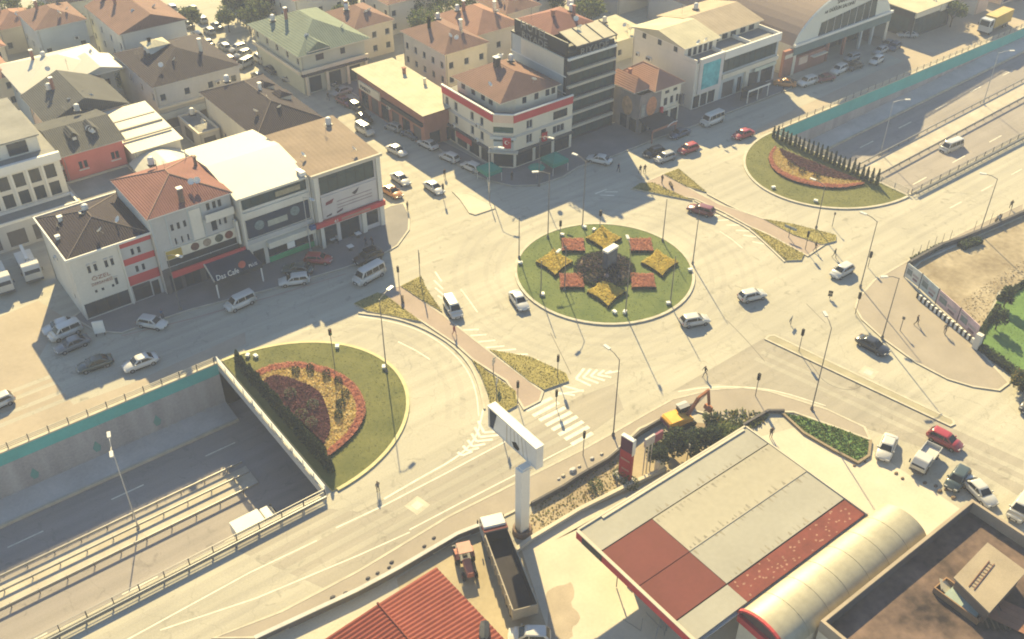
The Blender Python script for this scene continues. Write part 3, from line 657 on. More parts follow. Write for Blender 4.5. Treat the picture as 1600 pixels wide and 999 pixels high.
# lane lines of the near service road and the loops
def dashes(a, b, n, frac, wd):
    for i in range(n):
        t0 = i/n; t1 = (i+frac)/n
        line_mark([(a[0]+(b[0]-a[0])*t0, a[1]+(b[1]-a[1])*t0), (a[0]+(b[0]-a[0])*t1, a[1]+(b[1]-a[1])*t1)], wd)
line_mark([(8.75,67.19),(17.79,64.96),(28.65,63.41),(34.56,62.77)], .14)
line_mark([(28.65,68.10),(34.41,67.69),(42.84,67.55),(51.04,67.52)], .16)
line_mark([(34.75,63.07),(41.30,62.86),(48.18,62.56),(57.40,62.22)], .14)
line_mark([(4.68,68.07),(18.69,68.27),(26.17,67.80)], .14)
line_mark(smooth_line([(52.26,73.62),(48.68,70.02),(45.05,68.80),(40.14,68.74),(34.91,68.49)]), .22)
line_mark(smooth_line([(49.92,99.42),(53.32,94.96),(55.17,90.67),(55.70,85.42),(55.07,80.64),(53.37,76.49),(51.15,73.03)]), .14)
line_mark([(51.19,91.28),(52.04,88.24),(52.47,85.57)], .15)
line_mark([(64.75,96.05),(64.17,93.36),(63.40,90.15)], .15)
line_mark([(105.47,84.15),(105.29,81.73),(104.65,78.82)], .13)
line_mark(smooth_line([(73.52,61.43),(77.40,59.67),(82.94,55.09),(85.96,48.55)]), .13)
line_mark([(22.54,114.92),(31.57,112.81),(43.08,110.77),(53.69,109.44)], .12, m=mat('kerb_line_red', (0.45,0.27,0.23)))
for u in range(-40, 300, 12):
    if UL-6 < u < UR: continue
    for v, k in ((80.0, 0), (94.4, 4)):
        za, zb_ = fz(u+k)+.006, fz(u+k+4)+.006
        if zb_ > -.3: continue
        mb = MB(); mb.add([(u+k,v-.09,za),(u+k+4,v-.09,zb_),(u+k+4,v+.09,zb_),(u+k,v+.09,za)], [(0,1,2,3)], PAINT); struct('road_marking', mb)
for u in range(140, 240, 9): line_mark([(u, 66.5), (u+3.2, 66.5)], .14)
# darker wheel tracks worn into the lanes
def track(pts, wd=.75): line_mark(pts, wd, .0055, 'wheel_track', TRACK)
for d in (0, 1.7): track(offset_line(smooth_line([(41.88,100.91),(48.59,97.16),(52.03,91.33),(52.78,84.84),(51.00,79.07),(47.87,74.83)]), d))
for rr_ in (15.6, 17.3, 20.2, 21.9): track(ellipse(84, 87, rr_, rr_, 0, 360, 60), .7)
for v in (64.3, 66.0, 68.0, 69.7):
    track([(-30,v),(24,v+.1),(60,v-.3)]); track([(128,v+.2),(170,v),(230,v)])
for v in (106.6, 108.3, 110.6, 112.2): track([(-20,v),(20,v),(60,v+.1)])
for u in (73.2, 74.9, 78.2, 79.9): track([(u,126),(u-.2,160),(u,215)])
for d in (0, 1.7, 4.6, 6.3): track(offset_line(smooth_line([(86.12,59.99),(88.41,49.50),(90.33,39.74),(93.36,25.29)]), d))
# manhole slabs
def slab(c, s, name='manhole_slab'):
    mb = MB(); mb.obox(c, s, s, -.01, .012, .2, KERB); mb.obox(c, s*.5, s*.5, .0, .02, .2, CONC); struct(name, mb)
slab((37.30,65.46), 1.0); slab((37.39,61.48), .6); slab((95.42,49.24), 1.0)

# ================================================================ vehicles
def paint(name, col, rough=.3): return mat('car_paint_'+name, col, rough, .04, .3, 3, spec=.5, coat=.5)
PAINTS = {'white':(.66,.65,.60),'silver':(.36,.37,.37),'grey':(.16,.17,.18),'black':(.018,.02,.025),'green':(.03,.055,.045),'red':(.42,.03,.03),
          'maroon':(.20,.025,.03),'orange':(.55,.22,.03),'blue':(.05,.08,.14),'beige':(.42,.36,.26),'teal':(.06,.09,.09),'yellow':(.62,.38,.04)}
# length, width, height, belt height, bonnet height, cabin: rear base, rear top, front top, front base (from centre), boot height
KIND = {'sedan':(4.5,1.78,1.46,.93,.86,-1.75,-1.0,.35,1.15,.95),'hatch':(4.1,1.74,1.5,.95,.88,-1.98,-1.55,.35,1.1,.97),
        'wagon':(4.5,1.76,1.5,.94,.87,-2.15,-1.85,.3,1.1,.95),'suv':(4.6,1.9,1.75,1.1,1.02,-2.2,-1.8,.4,1.15,1.1),
        'van':(4.4,1.82,1.85,1.1,1.0,-2.14,-2.02,.75,1.45,1.1),'minibus':(5.2,2.0,2.15,1.2,1.1,-2.54,-2.42,1.35,2.0,1.2)}
CAR = {}; PAINTS_W = WHITE
def car_parts(kind):
    if kind in CAR: return CAR[kind]
    L, W, H, belt, hood, xr0, xr1, xf1, xf0, boot = KIND[kind]; hw = W/2; hl = L/2
    out = {}
    ph = bpy.data.materials.get('car_paint_slot') or bpy.data.materials.new('car_paint_slot')
    b = MB(); st = [(-hl,.80,.55,boot-.16),(-hl+.10,.93,.36,boot-.05),(-hl+.5,.99,.25,boot),(xr0+.35,1,.23,belt+.01),(-hl*.3,1,.22,belt),(hl*.15,1,.22,belt),(xf0-.1,1,.23,belt),(xf0+.35,.99,.24,hood+.03),(hl-.55,.97,.25,hood-.04),(hl-.14,.90,.32,hood-.16),(hl,.74,.45,hood-.28)]
    secs = []
    for x, k, zb, zt in st:
        w2 = hw*k; mid = zb+(zt-zb)*.45
        secs.append([(x,-w2*.86,zb),(x,-w2,mid*.8),(x,-w2,mid+.08),(x,-w2*.95,zt-.07),(x,-w2*.82,zt),(x,0,zt+.025),(x,w2*.82,zt),(x,w2*.95,zt-.07),(x,w2,mid+.08),(x,w2,mid*.8),(x,w2*.86,zb)])
    b.loft(secs, ph)
    # cabin shell
    wb, wt = hw*.90, hw*.74; zb = belt-.03
    base = [(xr0,-wb*.94,zb),(xr0,wb*.94,zb),(xf0,wb*.94,zb),(xf0,-wb*.94,zb)]
    cs = []
    for z, t in ((zb,0),((zb+H)/2,.5),(H-.10,.86),(H-.02,.98),(H,1.08)):
        tt = min(t,1); ins = 0 if t <= 1 else .16
        a = xr0+(xr1-xr0)*tt+ins; f = xf0+(xf1-xf0)*tt-ins; w2 = wb*.97+(wt-wb)*tt-ins*.7
        cs.append([(a,-w2*.9,z),(a+.12,-w2,z),(f-.15,-w2,z),(f,-w2*.88,z),(f,w2*.88,z),(f-.15,w2,z),(a+.12,w2,z),(a,w2*.9,z)])
    b.loft(cs, ph)
    if kind in ('sedan','hatch','wagon','suv','van','minibus'):
        for s in (-1,1): b.box(xf0-.42, xf0-.26, s*hw*1.0-.07 if s>0 else -hw-.13, s*hw+.13 if s>0 else -hw+.07, belt-.02, belt+.14, ph)
    out['body'] = b.mesh('body', True)
    # glass, set 15 mm proud of the shell
    def lerp(t, e=0): return xr0+(xr1-xr0)*t, xf0+(xf1-xf0)*t, wb*.97+(wt-wb)*t
    o = .018; t0, t1 = .13, .86
    def pane(pts, nm): m = MB(); m.add(pts, [(0,1,2,3)], GLASS_C); out.setdefault(nm, []).append(m.mesh(nm))
    a0, f0, w0 = lerp(t0); a1, f1, w1 = lerp(t1); z0 = zb+(H-zb)*t0; z1 = zb+(H-zb)*t1
    pane([(f0+o,-w0*.86,z0),(f0+o,w0*.86,z0),(f1+o,w1*.84,z1),(f1+o,-w1*.84,z1)], 'windscreen')
    pane([(a0-o,w0*.84,z0),(a0-o,-w0*.84,z0),(a1-o,-w1*.82,z1),(a1-o,w1*.82,z1)], 'rear_window')
    mids = {'sedan':[.0],'hatch':[.02],'wagon':[-.75,.1],'suv':[-.7,.15],'van':[-.55,.55],'minibus':[-1.3,-.1,1.05]}[kind]
    for s in (-1,1):
        ed = [None]+mids+[None]
        for i in range(len(ed)-1):
            la0 = a0+.24 if i == 0 else ed[i]+.05; la1 = a1+.26 if i == 0 else ed[i]+.05
            lb0 = f0-.24 if i == len(ed)-2 else ed[i+1]-.05; lb1 = f1-.2 if i == len(ed)-2 else ed[i+1]-.05
            q = [(la0,s*(w0+o),z0+.03),(lb0,s*(w0+o),z0+.03),(lb1,s*(w1+o),z1-.02),(la1,s*(w1+o),z1-.02)]
            pane(q if s < 0 else q[::-1], 'side_window')
    for s in (-1,1):
        m = MB(); m.box(hl-.24, hl-.05, s*hw*.62-.17, s*hw*.62+.17, hood-.30, hood-.17, LAMPG); out.setdefault('headlight', []).append(m.mesh('headlight'))
        m = MB(); m.box(-hl+.0, -hl+.10, s*hw*.72-.12, s*hw*.72+.12, boot-.32, boot-.12, REDL); out.setdefault('tail_light', []).append(m.mesh('tail_light'))
    m = MB(); m.box(hl-.10, hl+.01, -hw*.45, hw*.45, .36, hood-.36, BLACK); out['grille'] = [m.mesh('grille')]
    m = MB(); m.box(hl-.05, hl+.02, -.26, .26, .42, .54, PAINTS_W); m.box(-hl-.02, -hl+.05, -.26, .26, .55, .67, PAINTS_W); out['number_plate'] = [m.mesh('number_plate')]
    m = MB(); m.box(-hl*.42, hl*.42, -hw-.005, -hw*.9, .2, .32, BLACK); m.box(-hl*.42, hl*.42, hw*.9, hw+.005, .2, .32, BLACK); m.box(-hl+.02, -hl+.2, -hw*.7, hw*.7, .3, .42, BLACK); out['sill_trim'] = [m.mesh('sill_trim')]
    r = .31 if H < 1.7 else .35; m = MB()
    m.lathe([(r*.6,-.10),(r*.96,-.11),(r,-.06),(r,.06),(r*.96,.11),(r*.6,.10)], RUB, 14); m.lathe([(0,.085),(r*.62,.10)], RIM, 14); m.lathe([(r*.62,-.10),(0,-.085)], RIM, 14)
    out['wheel'] = m.mesh('wheel'); out['r'] = r; out['wx'] = hl*.60; out['wy'] = hw-.10
    CAR[kind] = out; return out
def place_car(kind, front, rear, color, label, group=None, z=0.0, name=None, cat='car', extra=None, simple=False):
    p = car_parts(kind); c = ((front[0]+rear[0])/2, (front[1]+rear[1])/2); a = math.atan2(front[1]-rear[1], front[0]-rear[0])
    nm = name or {'van':'van','minibus':'minibus','suv':'car'}.get(kind, 'car')
    t = thing(nm, label, cat, (c[0], c[1], z), a, group); pm = paint(color, PAINTS[color])
    o = put('body', p['body'], t)
    for sl in o.material_slots: sl.link = 'OBJECT'; sl.material = pm
    for k in ('windscreen','rear_window','side_window'):
        for me in p[k]: put(k, me, t)
    if not simple:
        for k in ('headlight','tail_light','grille','number_plate','sill_trim'):
            for me in p[k]: put(k, me, t)
    for sx in (-1,1):
        for sy in (-1,1):
            w_ = put('wheel', p['wheel'], t, (sx*p['wx'], sy*p['wy'], p['r'])); w_.rotation_euler = (R(90),0,0)
    if extra: extra(t)
    return t
G1 = 'cars on the roundabout'; G2 = 'cars along the shop fronts'; G3 = 'cars in the side street'; G4 = 'cars parked by the arched hall'; G5 = 'cars parked beside the filling station'
def taxi_sign(t):
    m = MB(); m.box(-.12,.12,-.3,.3,1.46,1.6,PAINTS_W); m.build('roof_sign', t)
PAINTS_W = WHITE
CARS = [
 ('sedan',(68.60,86.33),(69.70,90.07),'white','white sedan driving down the left side of the round lawn',G1),
 ('van',(60.20,90.21),(61.37,94.36),'white','white van passing the painted hatching left of the roundabout',G1),
 ('hatch',(87.25,69.20),(83.24,70.84),'white','white car rounding the bottom right of the roundabout kerb',G1),
 ('hatch',(97.88,68.56),(93.79,69.78),'white','white hatchback leaving the roundabout on its right side',G1),
 ('hatch',(108.62,65.29),(112.92,65.30),'white','white hatchback waiting just past the right-hand pedestrians',G1),
 ('sedan',(100.00,49.63),(99.66,54.31),'black','black sedan driving beside the long curved kerb on the right',G1),
 ('hatch',(91.89,33.92),(91.38,37.82),'red','red hatchback at the end of the narrow median',G5),
 ('sedan',(83.23,38.49),(87.09,40.03),'white','white sedan parked at the tip of the grass verge',G5),
 ('hatch',(85.13,31.02),(89.30,31.77),'teal','dark teal car parked between the white pickup and a white car',G5),
 ('sedan',(86.96,27.23),(87.95,30.43),'white','white sedan parked behind the corner of the dark flat roof',G5),
 ('van',(86.52,24.32),(91.05,25.02),'white','white van cut off by the right edge above the dark roof',G5),
 ('suv',(103.06,32.76),(108.46,33.01),'black','dark car at the right edge beside the round shrub',G5),
 ('wagon',(106.43,91.67),(107.82,88.11),'maroon','maroon car beside the pink walkway right of the roundabout',G1),
 ('sedan',(130.40,103.92),(134.59,103.57),'red','bright red car near the tip of the right half-moon lawn',G2),
 ('hatch',(118.63,105.90),(122.42,105.71),'red','red and white car stopped at the right edge of the long shadow',G2),
 ('hatch',(112.83,108.87),(116.99,108.36),'black','black hatchback in the shade next to a silver car',G2),
 ('hatch',(112.95,106.13),(117.15,105.84),'silver','silver hatchback in the shade beside the black hatchback',G2),
 ('sedan',(121.20,111.01),(126.13,111.06),'blue','dark blue car parked in front of the poster house',G2),
 ('minibus',(129.21,110.97),(135.14,111.10),'white','white minibus driving in front of the blue sign building',G2),
 ('sedan',(104.59,114.32),(106.60,110.43),'white','white sedan in the shade below the dark banded building',G2),
 ('hatch',(28.03,112.64),(25.37,116.13),'white','white hatchback at the kerb in front of the stucco building',G2),
 ('van',(35.81,111.21),(40.44,111.63),'white','white van parked in front of the cafe canopy',G2),
 ('wagon',(44.74,112.66),(48.62,110.89),'white','white estate car in front of the green shop',G2),
 ('sedan',(46.54,115.37),(50.08,112.23),'teal','dark green sedan parked behind the white estate car',G2),
 ('hatch',(53.54,112.93),(50.41,115.77),'red','red car parked at the pavement under the red shop band',G2),
 ('suv',(55.90,110.27),(60.25,110.36),'black','black off-road car with roof box beside the white minibus',G2),
 ('minibus',(53.38,105.81),(58.17,106.62),'white','white minibus leaving the roundabout past the black off-road car',G2),
 ('sedan',(15.12,110.77),(19.98,110.26),'green','dark green sedan driving beside the empty sandy yard',G2),
 ('sedan',(20.06,107.28),(24.49,107.12),'white','white sedan driving behind the dark green sedan',G2),
 ('sedan',(14.30,121.44),(18.82,121.17),'white','white sedan parked rearmost in the yard of the stucco building',G2),
 ('van',(14.57,119.32),(18.85,119.71),'white','white van parked between two sedans in the yard corner',G2),
 ('sedan',(14.18,116.22),(18.95,116.46),'grey','grey sedan parked in front of the white van in the yard corner',G2),
 ('hatch',(3.84,110.18),(7.08,110.48),'white','white car cut off by the left edge on the sandy strip',G2),
 ('sedan',(79.97,134.18),(79.36,138.87),'white','white sedan in the middle of the sunlit side street',G3),
 ('sedan',(74.71,125.21),(74.75,129.84),'white','white sedan approaching the roundabout beside the yellow taxi',G3),
 ('sedan',(77.53,119.57),(77.50,123.86),'white','white sedan entering the roundabout next to the pale island',G3),
 ('sedan',(85.02,137.61),(85.64,132.82),'white','white sedan parked at the shaded kerb near the corner building',G3),
 ('hatch',(85.14,131.09),(85.96,126.62),'white','white hatchback parked by the corner building shop windows',G3),
 ('hatch',(86.13,125.91),(86.92,121.59),'white','white hatchback parked beside the green tent on the corner',G3),
 ('van',(79.48,144.72),(79.14,148.88),'white','white van in the side street at the shadow edge',G3),
 ('hatch',(83.59,146.76),(84.62,142.70),'silver','silver hatchback parked along the brick hall',G3),
 ('sedan',(84.62,142.70),(85.39,137.96),'blue','dark blue sedan parked between silver and white cars',G3),
 ('sedan',(81.77,149.17),(81.73,153.26),'black','black car with bright roof in the side street queue',G3),
 ('hatch',(83.15,154.24),(83.08,158.17),'black','black and white car parked at the brick hall corner',G3),
 ('sedan',(82.70,157.75),(82.38,161.59),'maroon','dark maroon car parked up the side street',G3),
 ('sedan',(82.27,163.88),(86.28,164.15),'silver','silver sedan parked across from the white-roofed hall',G3),
 ('sedan',(83.74,168.78),(88.51,168.99),'white','white sedan in front of the green-roofed building',G3),
 ('hatch',(88.52,169.78),(91.86,170.40),'silver','silver hatchback behind the white sedan at the green-roofed building',G3),
 ('sedan',(78.73,177.31),(79.65,173.08),'silver','grey sedan on the shaded side street by the green-roofed building',G3),
 ('van',(74.04,187.39),(76.52,188.39),'white','white van in the far street beside the long grey building',G3),
 ('hatch',(75.95,192.65),(78.56,193.24),'silver','silver car in the far street next to the white van',G3),
 ('hatch',(76.59,196.50),(79.09,196.80),'white','white hatchback furthest along the sunlit far kerb',G3),
 ('sedan',(74.01,205.70),(74.04,201.14),'black','black car in the distant parked row',G3),
 ('hatch',(77.24,211.70),(77.16,207.46),'silver','silver car in the distant parked row',G3),
 ('hatch',(74.02,210.83),(74.02,207.08),'white','white car in the distant parked row below the apartment wall',G3),
 ('sedan',(75.13,218.72),(75.03,213.89),'grey','dark grey car in the distant parked row near the apartment wall',G3),
 ('sedan',(75.83,224.78),(75.65,220.33),'white','white car high up the distant street',G3),
 ('hatch',(76.40,230.66),(76.25,226.54),'silver','silver car at the top of the distant street',G3),
 ('hatch',(78.79,219.43),(78.69,214.99),'white','white car driving in the distant street',G3),
 ('sedan',(79.85,226.94),(79.78,222.78),'grey','grey car beside the white one high up the distant street',G3),
 ('hatch',(76.05,201.39),(75.95,197.00),'silver','silver car in the middle of the far street',G3),
 ('van',(78.92,190.36),(78.93,186.53),'white','white van parked by the green-roofed building wall',G3),
 ('sedan',(78.41,184.02),(78.43,180.34),'black','black sedan parked along the green-roofed building',G3),
 ('hatch',(73.83,194.28),(73.79,190.49),'maroon','maroon hatchback at the left kerb of the far street',G3),
 ('sedan',(74.89,182.66),(74.81,178.76),'grey','grey sedan waiting in the far street behind the brown roof',G3),
 ('sedan',(79.90,213.56),(79.67,209.35),'black','black car passing the distant parked row',G3),
 ('sedan',(154.75,115.25),(156.96,112.39),'orange','orange taxi at the corner of the brick shop',G4),
 ('suv',(157.32,111.73),(162.45,111.27),'white','white off-road car beside the orange taxi',G4),
 ('sedan',(162.20,111.07),(166.00,110.11),'maroon','dark red car half hidden behind the white off-road car',G4),
 ('suv',(166.72,111.15),(172.45,111.60),'white','white off-road car in the row by the arched hall',G4),
 ('sedan',(171.18,110.94),(176.42,110.62),'black','black sedan in the row by the arched hall',G4),
 ('hatch',(174.75,114.01),(179.53,113.74),'silver','silver car under the front of the arched hall',G4),
 ('hatch',(176.91,109.40),(183.00,110.21),'white','white car with grey roof nearest the sunlit yard',G4),
 ('sedan',(182.55,112.28),(187.54,112.84),'silver','silver sedan below the right end of the arched hall',G4),
 ('sedan',(186.67,113.51),(191.88,114.01),'grey','grey sedan at the right end of the arched hall row',G4),
 ('hatch',(186.77,111.65),(191.53,112.46),'blue','dark blue car at the sunlit corner of the arched hall',G4),
 ('sedan',(195.46,115.89),(199.24,112.98),'silver','silver sedan in front of the dark glazed shop',G4),
 ('hatch',(35.71,45.16),(37.12,43.98),'white','white car cut off by the bottom edge below the dump truck',None),
]
for kd, f, r_, c, lb, gr in CARS:
    z = .12 if lb.startswith('red car parked at the pavement') or 'dark green sedan parked behind' in lb else 0
    far = r_[1] > 135 or r_[0] > 150
    place_car(kd, f, r_, c, lb, gr, z, extra=taxi_sign if 'taxi' in lb and 'orange taxi' in lb else None, simple=far)
def yellow_taxi():
    t = place_car('sedan', (71.47,122.68), (71.06,126.94), 'orange', 'yellow taxi with white roof sign at the left kerb of the side street', G3, extra=taxi_sign)
yellow_taxi()
def roof_box():
    for o in [c for c in COL.objects if c.get('label','').startswith('black off-road')]:
        m = MB(); m.box(-1.2,.5,-.5,.5,1.78,2.05,BLACK); m.build('roof_box', o)
roof_box()
# white vans on the highway
place_car('minibus', (165.59,83.53), (171.31,83.04), 'white', 'white van driving on the right-hand highway', 'highway traffic', fz((168.38,83.32)[0]) if False else fz(157), cat='van')

# ---------------------------------------------------------------- trucks
def wheels(t, xs, hy, r=.5, twin=False):
    m = MB(); h = .15 if not twin else .3
    m.lathe([(r*.55,-h),(r*.95,-h-.01),(r,-h+.06),(r,h-.06),(r*.95,h+.01),(r*.55,h)], RUB, 16); m.lathe([(0,h-.06),(r*.58,h)], RIM, 16); m.lathe([(r*.58,-h),(0,-h+.06)], RIM, 16)
    me = m.mesh('wheel')
    for x in xs:
        for s in (-1,1): o = put('wheel', me, t, (x, s*hy, r)); o.rotation_euler = (R(90),0,0)
def cab(t, x0, x1, hw, z0, z1, m, slope=.35, hood=0):
    b = MB(); zm = z0+(z1-z0)*.52
    prof = [(x0,z0),(x1,z0),(x1+.03,zm),(x1-slope,z1-.08),(x1-slope-.15,z1),(x0+.1,z1),(x0,z1-.1)]
    secs = []
    for y, k in ((-hw,.96),(-hw*.94,1),(hw*.94,1),(hw,.96)):
        cx = (x0+x1)/2; cz = (z0+z1)/2; secs.append([(cx+(p[0]-cx)*k, y, cz+(p[1]-cz)*k) for p in prof])
    b.loft(secs, m); b.build('cab', t)
    g = MB(); g.add([(x1+.05,-hw*.86,zm+.02),(x1+.05,hw*.86,zm+.02),(x1-slope+.03,hw*.84,z1-.2),(x1-slope+.03,-hw*.84,z1-.2)], [(0,1,2,3)], GLASS_C); g.build('windscreen', t)
    for s in (-1,1):
        g = MB(); y = s*(hw+.015); q = [(x0+.5,y,zm+.05),(x1-.12,y,zm+.05),(x1-slope-.1,y,z1-.25),(x0+.5,y,z1-.25)]
        g.add(q if s < 0 else q[::-1], [(0,1,2,3)], GLASS_C); g.build('side_window', t)
        h = MB(); h.box(x1-.02,x1+.06, s*hw*.7-.18, s*hw*.7+.18, z0+.25, z0+.45, LAMPG); h.build('headlight', t)
        h = MB(); h.box(x1-.25,x1-.1, s*(hw+.2)-.06, s*(hw+.2)+.06, zm, zm+.5, BLACK); h.build('mirror', t)
    h = MB(); h.box(x1-.1,x1+.1,-hw,hw,z0-.05,z0+.2,STEEL_D); h.build('bumper', t)
def heading(f, r_): return math.atan2(f[1]-r_[1], f[0]-r_[0])
WP = paint('white', PAINTS['white'])
# box van coming out from under the bridge
f, r_ = (26.77,78.92), (22.58,78.98)
t = thing('box_van', 'white box van on the highway beside the near fence of the underpass', 'van', ((24.29,78.60)[0]-.5, 79.3, fz(20)), 0, 'highway traffic')
cab(t, .9, 2.6, .95, .45, 2.1, WP, .55); m = MB(); m.box(-2.7,.75,-1.0,1.0,.7,2.3,WHITE); m.build('cargo_box', t); m = MB(); m.box(-2.7,2.4,-.5,.5,.45,.7,STEEL_D); m.build('chassis', t); wheels(t, (-1.7,1.7), .82, .38)
# small open pickup by the verge
f, r_ = (84.06,34.80), (89.75,35.96)
t = thing('pickup_truck', 'white pickup with empty open bed parked between two cars', 'pickup', ((f[0]+r_[0])/2,(f[1]+r_[1])/2,0), heading(f, r_), G5)
cab(t, .2, 2.35, .86, .5, 1.85, WP, .6); m = MB(); B0, B1 = -2.5, .1
m.box(B0,B1,-.88,.88,.72,.80,CONC); m.box(B0,B1,-.92,-.86,.80,1.25,WP); m.box(B0,B1,.86,.92,.80,1.25,WP); m.box(B0,B0+.06,-.86,.86,.80,1.25,WP); m.box(B1-.06,B1,-.86,.86,.80,1.25,WP); m.build('cargo_bed', t)
m = MB(); m.box(B0,2.2,-.4,.4,.45,.7,STEEL_D); m.build('chassis', t); wheels(t, (-1.6,1.5), .78, .34)
# yellow curtain-side lorry at the far right
f, r_ = (210.70,105.10), (222.39,105.82)
t = thing('lorry', 'white lorry with yellow box body parked at the far right yard', 'lorry', ((f[0]+r_[0])/2,(f[1]+r_[1])/2,0), heading(f, r_))
YB = mat('yellow_tarp', (0.62,0.42,0.10), .6, .1, .4)
cab(t, 3.1, 5.2, 1.2, .6, 3.4, WP, .3); m = MB(); m.box(-5.0,2.9,-1.25,1.25,1.1,3.6,YB); m.box(-5.02,2.92,-1.27,1.27,3.6,3.7,mat('yellow_tarp_top',(0.66,0.50,0.20),.6)); m.box(-5.02,2.92,-1.28,1.28,1.0,1.25,POLE); m.build('box_body', t)
m = MB(); m.box(-4.9,4.8,-.5,.5,.6,1.0,STEEL_D); m.build('chassis', t); wheels(t, (-3.6,-2.4,3.9), 1.02, .5)
# two crane lorries in the yard beside the stucco building
def crane_lorry(f, r_, label):
    t = thing('crane_lorry', label, 'lorry', ((f[0]+r_[0])/2,(f[1]+r_[1])/2,0), heading(f, r_), 'crane lorries in the yard')
    cab(t, 1.9, 4.0, 1.2, .7, 3.0, WP, .45)
    m = MB(); m.box(-4.2,1.7,-1.15,1.15,.95,1.25,WHITE); m.build('flat_bed', t)
    m = MB(); m.box(-4.0,3.6,-.45,.45,.6,.95,STEEL_D); m.build('chassis', t)
    m = MB(); m.box(1.0,1.6,-.5,.5,1.25,2.3,WHITE); m.lathe([(.35,2.3),(.35,2.7)], WHITE, 10, (1.3,0,0)); m.build('crane_base', t)
    m = MB(); m.bar((1.3,0,2.7),(-3.6,.1,2.4),.42,.45,WHITE); m.bar((-3.6,.1,2.1),(.4,.1,2.0),.28,.3,WHITE); m.build('crane_boom', t)
    m = MB()
    for s in (-1,1): m.box(.6,.85,s*1.1-.1,s*1.1+.1,.3,1.2,STEEL_D)
    m.build('outrigger', t); wheels(t, (-2.9,-1.7,2.9), .98, .5)
crane_lorry((12.94,131.28), (13.68,143.63), 'white crane lorry cut off by the left edge in the shaded yard')
crane_lorry((17.05,131.60), (18.00,144.66), 'white crane lorry with folded boom beside the stucco building wall')
# dump truck, empty dark tipper
a0, a1 = (41.3,57.3), (37.1,46.0)
ang = heading(a0, a1)
t = thing('dump_truck', 'long dump truck with empty dark tipper body behind the red shed', 'dump truck', ((a0[0]+a1[0])/2,(a0[1]+a1[1])/2,0), ang)
TIP = mat('tipper_paint', (0.42,0.36,0.27), .7, .2, .4, 3); TIPI = mat('tipper_inside', (0.035,0.03,0.035), .8, .3, .5, 3)
cab(t, 4.4, 6.3, 1.2, .8, 3.1, WP, .3)
m = MB(); x0, x1, hw, zb, zt = -5.8, 4.1, 1.3, 1.25, 2.75
m.box(x0,x1,-hw,hw,zb,zb+.1,TIPI); m.box(x0,x1,-hw,-hw+.12,zb+.1,zt,TIP); m.box(x0,x1,hw-.12,hw,zb+.1,zt,TIP); m.box(x1-.12,x1,-hw+.12,hw-.12,zb+.1,zt+.1,TIP)
m.build('tipper_body', t)
m = MB(); m.box(x0+.02,x1-.14,-hw+.121,-hw+.14,zb+.1,zt-.06,TIPI); m.box(x0+.02,x1-.14,hw-.14,hw-.121,zb+.1,zt-.06,TIPI); m.box(x1-.14,x1-.121,-hw+.14,hw-.14,zb+.1,zt,TIPI); m.build('lining', t)
m = MB(); m.box(x1-.1,x1+.9,-hw,hw,zt+.05,zt+.13,mat('rust_red',(0.20,0.06,0.05),.8)); m.build('cab_shield', t)
m = MB(); m.box(x0-.08,x0,-hw,hw,zb-.1,zt-.1,TIP); m.build('tailgate', t)
m = MB()
for i in range(8):
    x = x0+.6+i*1.25
    for s in (-1,1): m.box(x-.06,x+.06,s*hw-.0 if s>0 else -hw-.1,s*hw+.1 if s>0 else -hw,zb,zt,TIP)
m.build('side_rib', t)
m = MB(); m.box(x0+.3,6.0,-.5,.5,.75,1.25,STEEL_D); m.build('chassis', t); wheels(t, (-4.4,-3.2,3.0,5.2), 1.0, .52)
# tractor
f, r_ = (37.58,57.60), (35.80,53.06)
t = thing('tractor', 'faded red tractor parked between the red shed and the dump truck', 'tractor', ((f[0]+r_[0])/2,(f[1]+r_[1])/2,0), heading(f, r_)+math.pi)
TR = mat('tractor_red', (0.52,0.20,0.14), .6, .15, .8); 
m = MB(); m.loft([[(x,-w2,z0),(x,-w2*1.0,z1-.1),(x,-w2*.7,z1),(x,w2*.7,z1),(x,w2,z1-.1),(x,w2,z0)] for x,w2,z0,z1 in ((.1,.42,.8,1.45),(1.2,.40,.75,1.4),(1.95,.36,.75,1.3),(2.05,.3,.8,1.2))], TR); m.build('bonnet', t)
m = MB(); m.box(-1.3,.15,-.72,.72,2.3,2.42,mat('tractor_roof',(0.60,0.34,0.26),.6)); m.build('cab_roof', t)
m = MB()
for x in (-1.25,.08):
    for y in (-.68,.62): m.box(x,x+.06,y,y+.06,1.1,2.3,BLACK)
m.build('cab_pillar', t)
m = MB(); m.box(-1.2,.05,-.6,.6,.7,1.2,STEEL_D); m.box(-.9,-.4,-.25,.25,1.2,1.35,BLACK); m.build('chassis', t)
m = MB()
for s in (-1,1): m.loft([[(x,s*.62,z),(x,s*.98,z),(x,s*.98,z+.06),(x,s*.62,z+.06)] for x,z in ((-1.5,1.3),(-1.1,1.52),(-.6,1.52),(-.15,1.2))], TR)
m.build('mudguard', t)
mm = MB(); mm.lathe([(.35,-.2),(.7,-.2),(.75,-.1),(.75,.1),(.7,.2),(.35,.2)], RUB, 18); mm.lathe([(0,.12),(.38,.18)], TR, 14); mm.lathe([(.38,-.18),(0,-.12)], TR, 14); big = mm.mesh('wheel')
for s in (-1,1):
    o = put('wheel', big, t, (-.8, s*.8, .75)); o.rotation_euler = (R(90),0,0)
    o = put('wheel', big, t, (1.5, s*.65, .45)); o.rotation_euler = (R(90),0,0); o.scale = (.6,.6,.7)
m = MB(); m.bar((-1.2,-.5,.6),(-2.6,-.5,.5),.1,.1,STEEL_D); m.bar((-1.2,.5,.6),(-2.6,.5,.5),.1,.1,STEEL_D); m.bar((-2.6,-.9,.5),(-2.6,.9,.5),.15,.15,STEEL_D)
